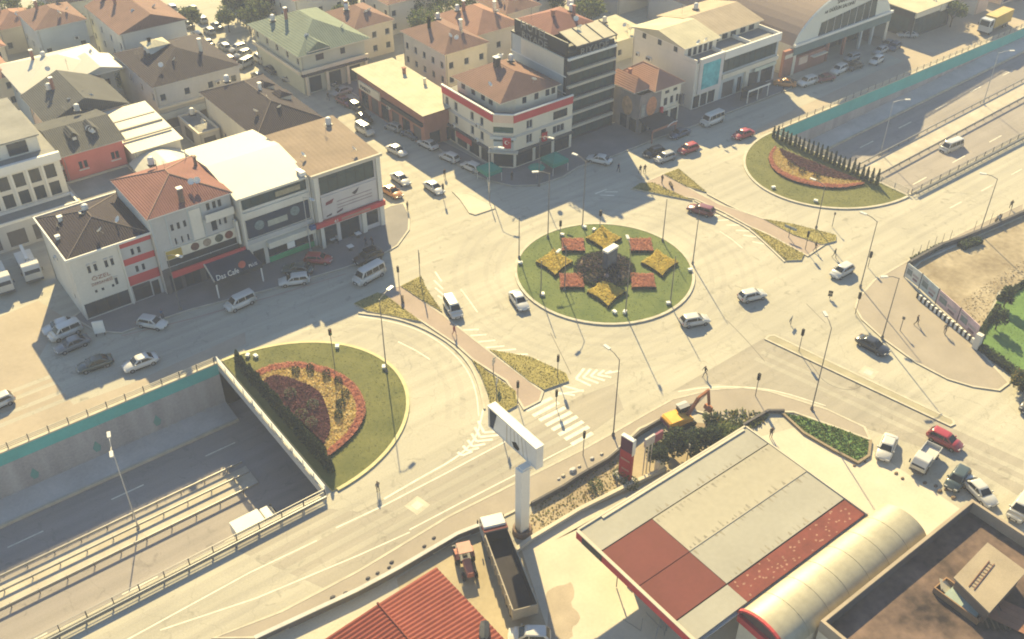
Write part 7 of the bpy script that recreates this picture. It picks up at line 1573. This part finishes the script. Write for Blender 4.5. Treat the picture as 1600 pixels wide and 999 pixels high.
for i, c in enumerate(((84.31,33.48),(84.85,32.45),(84.51,31.74),(85.33,31.47),(84.90,30.23),(83.02,36.35),(82.91,35.43),(80.28,39.99),(81.78,39.61))): m = MB(); k = 6; s = rl.uniform(.2,.4); m.loft([[(w_*s*math.cos(2*math.pi*j/k+i), w_*s*.7*math.sin(2*math.pi*j/k+i), h_*s) for j in range(k)] for w_, h_ in ((1,0),(1,.3),(.6,.55))], DIRT_D); tag(m.build('stone', loc=(c[0],c[1],.0)), 'brown stone along the edge of the parked cars', 'stone', 'stones beside the parked cars')

# ================================================================ lamps, signals, signs
def lamp(c, h, arm_dir, label, group, z=0, double=False, m=POLE, arm=1.8, head=True):
    t = thing('street_lamp', label, 'street lamp', (c[0],c[1],z), 0, group); q = MB(); q.tube((0,0,0),(0,0,h),.085,.05,m,8); q.lathe([(.2,0),(.2,.35),(.13,.45)], m, 10); q.build('pole', t)
    for s in ((1,-1) if double else (() if arm < 1 else (1,))):
        d = Vector((math.cos(arm_dir), math.sin(arm_dir)))*s; q = MB(); q.path([(0,0,h-.1),(d.x*arm*.5,d.y*arm*.5,h+.28),(d.x*arm,d.y*arm,h+.38)], .05, m); q.build('arm', t)
        q = MB(); q.obox((d.x*(arm+.32),d.y*(arm+.32)), .48, .19, h+.30, h+.46, arm_dir, LAMPG if m is POLE_L or True else m); q.build('lamp_head', t)
    return t
GL = 'street lamps'
lamp((12.9,88.0), 13.2, R(75), 'double-armed street lamp rising from the left highway median', GL, fz(12), True, POLE_L, 1.3)
lamp((156.71,90.36), 10.5, R(-35), 'street lamp standing in the right highway ramp', GL, fz(160), False, POLE_L, 2.2); lamp((188.86,89.49), 10.5, R(-35), 'street lamp further up the right highway ramp', GL, fz(200), False, POLE_L, 2.2)
for c, h, a, lb in (((46.63,86.82),11.4,R(20),'tall street lamp on the kerb of the left half-moon lawn'),((61.65,60.44),11.7,R(90),'tall street lamp beside the red totem'),((83.94,49.08),12.6,R(60),'tall street lamp at the verge pavement'),((110.12,61.51),11,R(100),'tall street lamp at the right crossing corner'),((102.59,52.40),9.8,R(150),'tall street lamp on the curved right kerb'),((136.61,59.23),9.6,R(120),'tall street lamp by the dirt lot wall'),
    ((76.08,97.08),7.2,R(180),'thin pole on the far left kerb of the round island'),((83.06,98.85),11.2,R(150),'street lamp on the upper left kerb of the round island'),((89.32,98.00),11.5,R(100),'street lamp at the top kerb of the round island'),((96.33,87.48),7.4,R(60),'thin pole on the upper right kerb of the round island'),((95.41,80.26),9.2,R(20),'thin pole on the right kerb of the round island'),((85.76,75.20),8.0,R(-40),'thin pole on the lower right kerb of the round island'),((72.61,87.63),6.0,R(200),'thin pole on the lower left kerb of the round island'),((79.18,77.26),10.8,R(60),'street lamp on the bottom kerb of the round island'),((76.16,86.67),7.5,R(200),'street lamp on the red bed of the round island'),
    ((52.41,117.50),9.5,R(-80),'grey street lamp in front of the red sign band'),((31.08,115.60),9,R(-60),'dark lamp post beside the cafe canopy'),((92.01,112.15),9,R(-70),'street lamp on the corner pavement'),((84.51,115.78),8,R(-60),'white sign mast on the corner island kerb'),((117.85,75.56),7.5,R(100),'street lamp on the right walkway tip')):
    lamp(c, h, a, lb, GL, .1, m=POLE_L if 'white' in lb or 'grey' in lb else POLE, arm=.5 if 'thin' in lb else 1.8)
def signal(c, h, a, label, group='traffic signals'):
    t = thing('traffic_signal', label, 'traffic light', (c[0],c[1],.1), a, group); q = MB(); q.tube((0,0,0),(0,0,h),.055,.045,POLE,8); q.build('pole', t); q = MB(); q.box(-.16,.16,-.14,.14,h-.95,h+.03,BLACK); q.build('housing', t)
    for i, cc in enumerate(((.4,.02,.02),(.4,.25,.02),(.02,.3,.1))): q = MB(); q.lathe([(0,.04),(.11,.04),(.12,0)], mat(f'lens_{i}',cc,.4), 10); o = q.build('lens', t); o.location = (0,-.14,h-.16-i*.3); o.rotation_euler = (R(90),0,0)
    return t
for c, h, a, lb in (((63.21,72.63),3.6,R(40),'traffic signal on the right tip of the planted island'),((56.17,71.78),3.6,R(40),'traffic signal on the pink walkway edge by the billboard'),((59.61,68.54),2.6,R(40),'traffic signal at the zebra crossing beside the island kerb'),((56.67,60.12),3.8,R(40),'traffic signal at the lower end of the zebra crossing'),((80.38,54.93),3.6,R(90),'traffic signal on the bottom curve of the near pavement'),((91.66,57.40),3.6,R(100),'traffic signal at the head of the narrow median'),((111.73,72.70),3.2,R(120),'traffic signal at the planted tip of the right walkway'),((104.23,57.96),3.6,R(150),'traffic signal on the corner of the right pavement'),((115.34,64.06),2.6,R(150),'traffic signal beside the tall lamp at the right crossing'),((91.20,96.08),3.2,R(180),'traffic signal at the top kerb of the round island'),((84.42,97.57),3.2,R(200),'traffic signal on the upper left of the round island'),((57.99,101.66),3.6,R(250),'traffic signal at the left planted triangle'),((77.08,118.36),2.8,R(250),'traffic signal on the pale corner island'),((41.95,91.87),6.0,R(20),'thin signal mast on the left half-moon lawn')): signal(c, h, a, lb)
def sign(c, h, a, w_, plates, label, m):
    t = thing('road_sign', label, 'road sign', (c[0],c[1],.1), a); q = MB(); q.tube((0,0,0),(0,0,h),.06,.05,POLE,8); q.build('pole', t)
    for i in range(plates): q = MB(); z_ = h-.1-i*.5; q.box(-w_/2,w_/2,-.09,-.05,z_-.42,z_,m); q.build('sign_plate', t)
sign((61.08,100.88),5.6,R(60),1.2,4,'stack of four dark sign plates left of the roundabout', STEEL_D); sign((53.00,71.88),5.8,R(40),.8,2,'pale sign post behind the billboard', CONC_L); sign((82.29,112.80),3.6,R(240),1.0,3,'stack of pale direction plates on the pale island', CONC_L); sign((112.43,76.46),2.0,R(100),2.0,1,'pale blue board on the right walkway', mat('pale_blue_board',(0.34,0.40,0.42),.6)); sign((95.36,61.87),1.2,R(200),1.2,1,'small blue sign plate in the right roadway', mat('blue_plate',(0.06,0.12,0.22),.6)); sign((104.49,62.50),1.3,R(120),.6,2,'small dark marker post in the right roadway', BLACK); sign((56.85,77.68),3.2,R(30),.9,2,'pale twin sign on the left planted island', CONC_L); sign((120.28,74.40),2.6,R(100),.3,1,'slim post near the right lawn kerb', POLE); sign((105.92,51.95),2.4,R(100),.4,1,'slim sign post on the right pavement', POLE)
# small floodlights on the lawns
def flood(c, label, group): t = thing('floodlight', label, 'floodlight', (c[0],c[1],.15), rl.uniform(0,6), group); q = MB(); q.box(-.32,.32,-.22,.22,.12,.42,WHITE); q.box(-.28,.28,-.26,-.22,.15,.39,LAMPG); q.build('lamp_box', t); q = MB(); q.box(-.06,.06,-.06,.06,0,.12,STEEL_D); q.build('foot', t)
for c in ((75.29,95.76),(72.93,87.59),(78.09,78.28),(79.21,77.42),(85.44,75.25),(93.78,79.20),(85.12,97.95),(89.31,97.54),(90.00,96.06)): flood(c, 'small white floodlight on the kerb of the round island', 'floodlights of the round island')
for c in ((44.05,94.90),(34.68,99.60),(46.71,87.56),(33.94,100.34)): flood(c, 'small white floodlight on the left half-moon lawn', 'floodlights of the left lawn')
for c in ((122.17,87.85),(124.21,80.77)): flood(c, 'small white floodlight on the right half-moon lawn kerb', 'floodlights of the right lawn')
# billboard on a single pillar
t = thing('billboard', 'white billboard on one tall pillar beside the zebra crossing', 'billboard', (44.1,55.5,0))
q = MB(); q.box(-.55,.55,-.5,.5,.6,9.6,WHITE); q.build('pillar', t); q = MB(); q.lathe([(1.1,0),(1.0,.7),(.8,.75)], mat('footing_brown',(0.24,0.17,0.13),.9), 14); q.build('footing', t)
y0, y1 = -1.2, 6.9
q = MB(); q.box(.7,1.75,y0,y1,12.6,12.78,WHITE); q.build('top_deck', t); q = MB(); q.box(.8,1.65,y0,y0+.1,9.9,12.6,WHITE); q.box(.8,1.65,y1-.1,y1,9.9,12.6,WHITE); q.build('end_panel', t)
q = MB(); q.box(1.6,1.68,y0+.1,y1-.1,9.95,12.6,WHITE); q.build('back_panel', t)
q = MB(); q.box(.8,1.65,y0,y1,9.8,9.9,WHITE); q.box(-.3,1.0,-.4,.4,9.3,9.8,WHITE); q.build('bottom_beam', t)
pb = MB(); pb.box(.86,.92,y0+.12,y1-.12,9.92,12.58,mat('poster_pale_print',(0.98,0.97,0.90),.6,.12,.5)); po = pb.build('poster', t)
q = MB(); q.add([(.852,y1-.2,9.95),(.852,y1-.2,12.5),(.852,y1-1.5,12.5),(.852,y1-.8,9.95)], [(0,1,2,3)], NAVY)
q.add([(.848,2.6,10.0),(.848,2.9,10.6),(.848,2.2,11.0),(.848,1.6,10.5),(.848,1.9,10.0)], [(0,1,2,3,4)], BLACK)
for i in range(6): q.add([(.85,.2+i*.7,10.0),(.85,.35+i*.7,10.0),(.85,.8+i*.6,12.3),(.85,.66+i*.6,12.3)], [(0,1,2,3)], CONC_L if i % 2 else CONC)
q.build('poster_figure', po)
# red totem
t = thing('price_totem', 'tall red totem sign with dark top beside the pavement', 'totem sign', (58.07,54.56)+(0,), R(100)); q = MB(); q.box(-.8,.8,-.22,.22,.3,4.4,mat('totem_red',(0.45,0.04,0.05),.5,.1,.5)); q.build('red_body', t); q = MB(); q.box(-.81,.81,-.23,.23,4.4,6.3,mat('totem_plum',(0.11,0.03,0.07),.5)); q.build('dark_head', t); q = MB(); q.box(-.84,.84,-.26,.26,6.3,6.42,WHITE); q.box(-.88,-.81,-.26,.26,4.2,6.3,WHITE); q.build('white_edge', t)
q = MB(); q.box(-.6,.6,-.25,-.221,3.0,3.25,PALER); q.box(-.6,.4,-.25,-.221,1.6,1.8,PALER); q.box(-.6,.6,.221,.25,3.0,3.25,PALER); q.box(-.6,.4,.221,.25,1.6,1.8,PALER); q.build('price_strip', t); q = MB(); q.box(-1.3,1.3,-.6,.6,0,.3,CONC); q.build('plinth', t)
# three-pole banner sign
t = thing('banner_sign', 'small sign on three white poles beside the red totem', 'sign', (60.08,53.76)+(0,), R(2))
for i in range(3): q = MB(); q.tube((i*.55,0,0),(i*.55,0,5.2),.07,.07,POLE_L,8); q.build('pole', t)
q = MB(); q.box(-.2,1.3,-.12,.12,4.4,5.6,mat('banner_white',(0.60,0.55,0.50),.6,.3,3)); q.build('white_board', t); q = MB(); q.box(1.3,2.6,-.14,.14,4.2,5.4,mat('banner_plum',(0.28,0.08,0.12),.6,.4,2)); q.build('plum_board', t)
q = MB(); q.bar((0,.16,4.8),(2.5,.16,4.8),.08,.08,STEEL_D); q.build('frame', t)
# excavator behind the bushes
f, r_ = (71.86,57.07), (66.74,57.90)
t = thing('excavator', 'orange excavator with raised rusty arm behind the bushes', 'excavator', ((f[0]+r_[0])/2,(f[1]+r_[1])/2-.4,0), math.atan2(f[1]-r_[1], f[0]-r_[0])); t.scale = (.85,.85,.85)
EX = mat('excavator_orange',(0.95,0.50,0.08),.5,.2,.6,3); EXR = mat('excavator_rust',(0.42,0.17,0.09),.8,.25,.8)
for s_ in (-1,1):
    q = MB(); q.loft([[(x,s_*1.05-.28,z0),(x,s_*1.05-.28,z1),(x,s_*1.05+.28,z1),(x,s_*1.05+.28,z0)] for x,z0,z1 in ((-2.0,.35,.6),(-1.75,.05,.85),(1.75,.05,.85),(2.0,.35,.6))], RUB); q.build('track', t)
q = MB(); q.box(-.8,.8,-.7,.7,.5,1.05,STEEL_D); q.build('undercarriage', t)
q = MB(); q.loft([[(x,-w2,1.1),(x,-w2,z1-.15),(x,-w2*.9,z1),(x,w2*.9,z1),(x,w2,z1-.15),(x,w2,1.1)] for x,w2,z1 in ((-2.5,1.05,1.9),(-2.2,1.25,2.1),(-.3,1.25,2.1),(1.2,1.2,1.55),(1.5,1.1,1.45))], EX); q.build('house', t)
q = MB(); q.box(-2.52,-1.9,-1.27,1.27,1.0,1.6,mat('plum_steel',(0.22,0.08,0.12),.6)); q.build('counterweight', t)
q = MB(); q.box(.05,1.45,.25,1.2,1.5,2.85,CLAD); q.box(.12,1.5,.2,1.25,1.9,2.6,GLASS_C); q.build('cab', t); q = MB(); q.loft([[(x,.1,z),(x,.75,z+.12),(x,1.35,z)] for x, z in ((-.1,2.86),(1.6,2.86))], mat('cab_roof_grey',(0.50,0.50,0.48),.6), closed=False); q.box(-.1,1.6,.1,1.35,2.8,2.87,MATS['cab_roof_grey']); q.build('cab_roof', t)
q = MB(); q.bar((1.0,-.3,1.5),(2.6,-.3,4.2),.34,.5,EXR); q.bar((2.6,-.3,4.2),(4.2,-.3,4.9),.32,.42,EXR); q.build('boom', t)
q = MB(); q.bar((4.1,-.3,5.1),(4.7,-.3,2.0),.28,.34,EXR); q.bar((2.4,-.3,3.2),(3.9,-.3,4.3),.12,.12,STEEL); q.build('stick', t)
q = MB(); q.loft([[(4.4,y,1.9),(5.0,y,1.8),(5.1,y,1.1),(4.5,y,.9),(4.15,y,1.3)] for y in (-.85,.25)], EXR); q.build('bucket', t)
sign((65.01,51.75),3.4,R(60),.25,1,'short white mast under the bushes', WHITE)
t = thing('utility_box', 'pale utility box on the forecourt edge', 'utility box', (62.07,53.12)+(0,)); q = MB(); q.box(-.5,.5,-.35,.35,0,1.7,STUC_C); q.build('cabinet', t); q = MB(); q.box(-.55,.55,-.4,.4,1.7,1.8,WHITE); q.build('lid', t)
# forecourt post with debris under the canopy edge
sign((47.17,44.01),2.2,R(60),.4,1,'short post on the forecourt below the canopy fascia', STUC_P)
t = thing('metal_frame', 'tangle of dark metal frames under the canopy corner', 'scrap', (45.55,38.40)+(0,)); 
for i in range(7): q = MB(); a = rl.uniform(0,3); x, y = rl.uniform(-.5,2.5), rl.uniform(-1.5,.5); q.bar((x,y,.1),(x+1.8*math.cos(a),y+1.8*math.sin(a),1.2),.06,.06,STEEL); q.bar((x,y,.1),(x+.3,y+.2,1.6),.05,.05,STEEL); q.build('frame_bar', t)
# tents on the corner
def tent(c, s, h, label):
    t = thing('tent', label, 'tent', (c[0],c[1],.12)); q = MB(); G_ = mat('tent_green',(0.03,0.27,0.20),.7,.12,.6); e = [(-s,-s,h),(s,-s,h),(s,s,h),(-s,s,h)]; q.add(e+[(0,0,h+.9)], [(0,1,4),(1,2,4),(2,3,4),(3,0,4)], G_); lo = [(p[0],p[1],h-.7) for p in e]; q.add(e+lo, [(0,4,5,1),(1,5,6,2),(2,6,7,3),(3,7,4,0)], G_); q.build('roof', t)
    for x in (-s,s):
        for y in (-s,s): q = MB(); q.tube((x*.96,y*.96,0),(x*.96,y*.96,h),.04,.04,WHITE,6); q.build('leg', t)
tent((86.81,118.89), 1.5, 2.3, 'green tent on the pavement in front of the corner shop'); tent((97.67,115.01), 1.7, 2.2, 'dark green tent beside the banded building')
t = thing('umbrella', 'green parasol in front of the right side of the corner building', 'parasol', (93.30,114.44)+(.12,)); q = MB(); q.lathe([(1.5,2.1),(.8,2.5),(0,2.75)], MATS['tent_green'], 8); q.build('canopy', t); q = MB(); q.tube((0,0,0),(0,0,2.7),.03,.03,STEEL,6); q.build('pole', t)
for c, lb in (((56.31,117.85),'left'),((60.15,116.73),'middle'),((57.39,114.32),'front')): t = thing('cafe_table', f'{lb} white cafe table on the pavement under the red sign band', 'table', (c[0],c[1],.12)); q = MB(); q.box(-.45,.45,-.45,.45,.7,.75,WHITE); q.build('top', t); q = MB(); q.tube((0,0,0),(0,0,.7),.04,.04,STEEL_D,6); q.lathe([(.3,0),(.28,.04),(.05,.06)], STEEL_D, 10); q.build('leg', t)
t = thing('advert_panel', 'white advertising stand on the pavement corner of the yard', 'advert stand', (20.41,116.73)+(.12,), R(-20)); q = MB(); q.box(-.7,.7,-.1,.1,.3,2.2,WHITE); q.build('panel', t); q = MB(); q.box(-.6,-.5,-.3,.3,0,.3,STEEL_D); q.box(.5,.6,-.3,.3,0,.3,STEEL_D); q.build('foot', t)
for c, lb in (((121.02,87.67),'left'),((122.94,76.47),'right')): pass
# benches on the walkways
for c, a, lb in (((56.50,98.49),R(60),'small bench on the left pink walkway'),((109.36,98.79),R(60),'small bench on the right pink walkway')): t = thing('bench', lb, 'bench', (c[0],c[1],.12), a); q = MB(); q.box(-.8,.8,-.2,.2,.4,.46,BARK); q.build('seat', t); q = MB(); q.box(-.7,-.62,-.18,.18,0,.4,STEEL_D); q.box(.62,.7,-.18,.18,0,.4,STEEL_D); q.build('leg', t)

# ================================================================ people
def make_body(pose):
    """one continuous skinned figure, 1.74 m, facing +x"""
    sw = {'walk':.34,'stand':.06,'stride':.46}[pose]
    V = [(0,0,.94),(0,0,1.14),(0,0,1.36),(.01,0,1.48),(.03,0,1.60),(.04,0,1.70),
         (0,.10,.90),(sw*.55,.11,.50),(sw*.75-.06,.11,.09),(sw*.75+.10,.12,.04),
         (0,-.10,.90),(-sw*.25,-.11,.50),(-sw*.95,-.11,.12),(-sw*.95+.14,-.12,.04),
         (0,.19,1.40),(-sw*.35,.25,1.13),(-sw*.2+.08,.24,.90),(0,-.19,1.40),(sw*.35,-.25,1.13),(sw*.6+.06,-.24,.92)]
    E = [(0,1),(1,2),(2,3),(3,4),(4,5),(0,6),(6,7),(7,8),(8,9),(0,10),(10,11),(11,12),(12,13),(2,14),(14,15),(15,16),(2,17),(17,18),(18,19)]
    Rd = [(.15,.11),(.14,.10),(.17,.11),(.06,.06),(.085,.10),(.075,.085)]+[(.085,.085),(.06,.06),(.045,.045),(.04,.035)]*2+[(.06,.06),(.045,.045),(.034,.034)]*2
    me = bpy.data.meshes.new('person'); me.from_pydata(V, E, []); o = bpy.data.objects.new('tmp', me); COL.objects.link(o)
    sk = o.modifiers.new('s', 'SKIN')
    if not me.skin_vertices: bpy.context.view_layer.objects.active = o
    for i, sv in enumerate(me.skin_vertices[0].data): sv.radius = Rd[i]; sv.use_root = (i == 0)
    sb = o.modifiers.new('b', 'SUBSURF'); sb.levels = 1; sb.render_levels = 1
    dg = bpy.context.evaluated_depsgraph_get(); out = bpy.data.meshes.new_from_object(o.evaluated_get(dg)); bpy.data.objects.remove(o)
    bmv = [tuple(v.co) for v in out.vertices]; bmf = [list(p.vertices) for p in out.polygons]
    q = MB(); q.v = bmv
    slots = [bpy.data.materials.get(n) or bpy.data.materials.new(n) for n in ('top_slot','leg_slot')]+[SKIN, HAIR, RUB]; q.mats = slots
    for f in bmf:
        c = Vector((0,0,0))
        for i in f: c += Vector(bmv[i])
        c /= len(f); z = c.z
        if z > 1.52: k = 3 if (z > 1.68 or c.x < .01) else 2
        elif z > 1.43 and abs(c.y) < .1: k = 2
        elif abs(c.y) > .17 and z < 1.0 and z > .8: k = 2
        elif z > .93: k = 0
        elif z > .09: k = 1
        else: k = 4
        q.f.append(f); q.m.append(k)
    for s, w_ in ((1,16),(-1,19)):       # fingers and thumb
        b_ = Vector(V[w_])
        for j in range(4): q.tube(b_+Vector((-.03+.02*j,0,-.02)), b_+Vector((-.03+.024*j,s*-.01,-.11+.008*abs(j-1.5))), .010,.007, SKIN, 5)
        q.tube(b_+Vector((.03,0,0)), b_+Vector((.06,s*-.02,-.05)), .011,.008, SKIN, 5)
    q.tube((.115,0,1.60),(.14,0,1.585),.018,.012,SKIN,5)
    return q.mesh('person', True)
BODY = {p: make_body(p) for p in ('walk','stand','stride')}
CL = {'black':(.02,.02,.025),'navy':(.03,.04,.08),'red':(.35,.05,.06),'white':(.5,.48,.44),'grey':(.15,.15,.16),'blue':(.07,.14,.28),'brown':(.12,.07,.05),'pink':(.42,.20,.20),'green':(.06,.10,.07)}
def person(c, pose, a, top, legs, label, z=0.0, s=1.0):
    o = put('person', BODY[pose], None, (c[0],c[1],z), a); o.scale = (s,s,s)
    for i, k in ((0,top),(1,legs)): o.material_slots[i].link = 'OBJECT'; o.material_slots[i].material = mat('cloth_'+k, CL[k], .9, .1)
    tag(o, label, 'person', 'pedestrians')
for c, ps, a, tp, lg, lb, z in (
 ((78.28,61.49),'stride',R(160),'black','grey','person in black walking across the road below the roundabout',0),
 ((108.73,51.39),'walk',R(-60),'black','black','person in black walking on the wide right pavement',.12),
 ((110.01,47.91),'walk',R(20),'grey','navy','person in grey walking beside the striped barrier',.12),
 ((57.84,87.74),'walk',R(-70),'red','pink','person in red top on the left pink walkway',.12),
 ((34.96,69.78),'stand',R(90),'grey','black','person standing on the road below the left half-moon lawn',0),
 ((105.87,107.84),'walk',R(-90),'navy','black','person in dark clothes crossing below the banded building',0),
 ((108.34,105.09),'walk',R(60),'black','navy','left person of the pair waiting at the crossing island',0),
 ((109.10,104.79),'walk',R(60),'brown','navy','right person of the pair waiting at the crossing island',0),
 ((108.79,100.32),'stand',R(0),'brown','grey','person standing at the top end of the right pink walkway',.12),
 ((112.60,71.59),'walk',R(-40),'black','grey','person at the planted tip of the right walkway',.05),
 ((113.47,68.72),'walk',R(-90),'green','grey','person crossing the road next to the white hatchback',0),
 ((81.35,124.20),'stand',R(-90),'black','black','person in black standing in the sunlit side street mouth',0),
 ((76.25,48.92),'stand',R(-120),'black','navy','person in black standing behind the canopy corner',0),
 ((28.39,115.08),'stand',R(-60),'blue','navy','person in blue beside the white hatchback on the shop pavement',.12),
 ((54.61,117.36),'stand',R(30),'black','navy','person sitting group edge left of the cafe tables',.12),
 ((56.75,117.06),'stand',R(200),'white','navy','person in white near the cafe tables',.12),
 ((59.77,113.83),'walk',R(180),'navy','black','left person of the pair walking past the shop corner',.12),
 ((60.54,113.24),'walk',R(180),'brown','black','right person of the pair walking past the shop corner',.12),
 ((70.48,118.85),'stand',R(-60),'black','black','person on the rounded pavement end by the taxi',.12),
 ((89.65,116.42),'stand',R(-90),'black','black','person in black in front of the chamfered corner',.12),
 ((81.71,172.66),'walk',R(-60),'navy','black','left distant person under the green-roofed arcade',0),
 ((82.82,171.81),'walk',R(-60),'black','black','right distant person under the green-roofed arcade',0),
 ((80.86,163.13),'walk',R(-90),'black','navy','distant person crossing the shaded side street',0),
 ((152.90,111.73),'walk',R(-90),'black','black','person walking beside the orange taxi',0),
 ((147.12,60.34),'walk',R(40),'black','black','person in black at the right edge of the upper pavement',.12),
 ((141.56,59.21),'stand',R(40),'white','navy','person in white beside the motorcycle',.12)):
    person(c, ps, a, tp, lg, lb, z)

# more trees in the hazy distance, dry scrub on the dirt lot, tar seams
for c, h, r_, lb in (((116.92,185.79),8,3.6,'hazy tree above the cream house at the top'),((123.66,186.80),9,4.4,'large hazy tree at the top edge left of the banded building'),((127.08,182.08),8,4,'hazy green tree right of the large one at the top edge'),((129.72,175.94),7,3.2,'tree beside the pale yellow house'),((135.83,176.38),8,3.8,'hazy tree directly above the banded building'),((145.55,169.93),8,4,'hazy tree above the red penthouse roof'),((146.97,161.65),7,3.2,'tree left of the blue tarpaulin'),((84.17,203.56),6,2.6,'street tree at the end of the green-roofed building'),((85.94,212.72),7,3.2,'tall street tree at the upper end of the far street'),((92.17,210.00),7,3.4,'hazy tree behind the green roof'),((106.37,200.11),7,3.2,'hazy tree between distant pink houses'),((51.38,220.77),8,3.6,'broad hazy tree below the top left houses'),((52.23,230.62),8,3.4,'hazy tree at the top left'),((210.05,112.06),6,2.8,'dark tree left of the white annex'),((80.92,207.54),6,2.4,'street tree beside the distant cars')):
    tree(c, h, r_, 1300, lb, TR_, GT)
q = tufts([(118.63,51.03),(128.72,51.25),(141.94,50.78),(135.40,47.15),(125.03,49.03),(114.77,45.66)], 700, .03, rl, [DIRT,mat('scrub_brown',(0.40,0.29,0.16),.95,.3,.5)], .15, .4, .08).build('dry_scrub'); tag(q, 'brown dry scrub on the lower part of the dirt lot', 'scrub'); q['kind'] = 'stuff'
TAR = mat('tar', (0.20,0.18,0.16), .8)
for pts in ([(91.80,56.78),(90.63,54.06),(89.44,51.79),(89.74,49.55),(91.12,48.17),(93.09,48.20)],[(89.33,67.96),(88.19,63.48),(86.61,58.79)],[(68.46,80.44),(66.34,75.22),(65.04,72.16)],[(100.95,63.69),(99.49,59.23)]): line_mark(smooth_line(pts), .09, .0095, 'tar_seam', TAR)

# ================================================================ air
hz = bpy.data.meshes.new('haze'); q = MB(); q.box(-300,640,-300,640,-10,95,BLACK); hz = q.mesh('haze'); hz.materials.clear()
hm = bpy.data.materials.new('haze_air'); hm.use_nodes = True; hn = hm.node_tree; hn.nodes.clear(); ho = hn.nodes.new('ShaderNodeOutputMaterial'); hv = hn.nodes.new('ShaderNodeVolumePrincipled')
hv.inputs['Color'].default_value = (0.68,0.76,1.0,1); hv.inputs['Density'].default_value = 0.0005; hv.inputs['Anisotropy'].default_value = 0.0
hn.links.new(hv.outputs[0], ho.inputs['Volume']); hz.materials.append(hm); o = put('haze', hz); o['kind'] = 'stuff'; tag(o, 'pale haze over the whole district', 'haze')
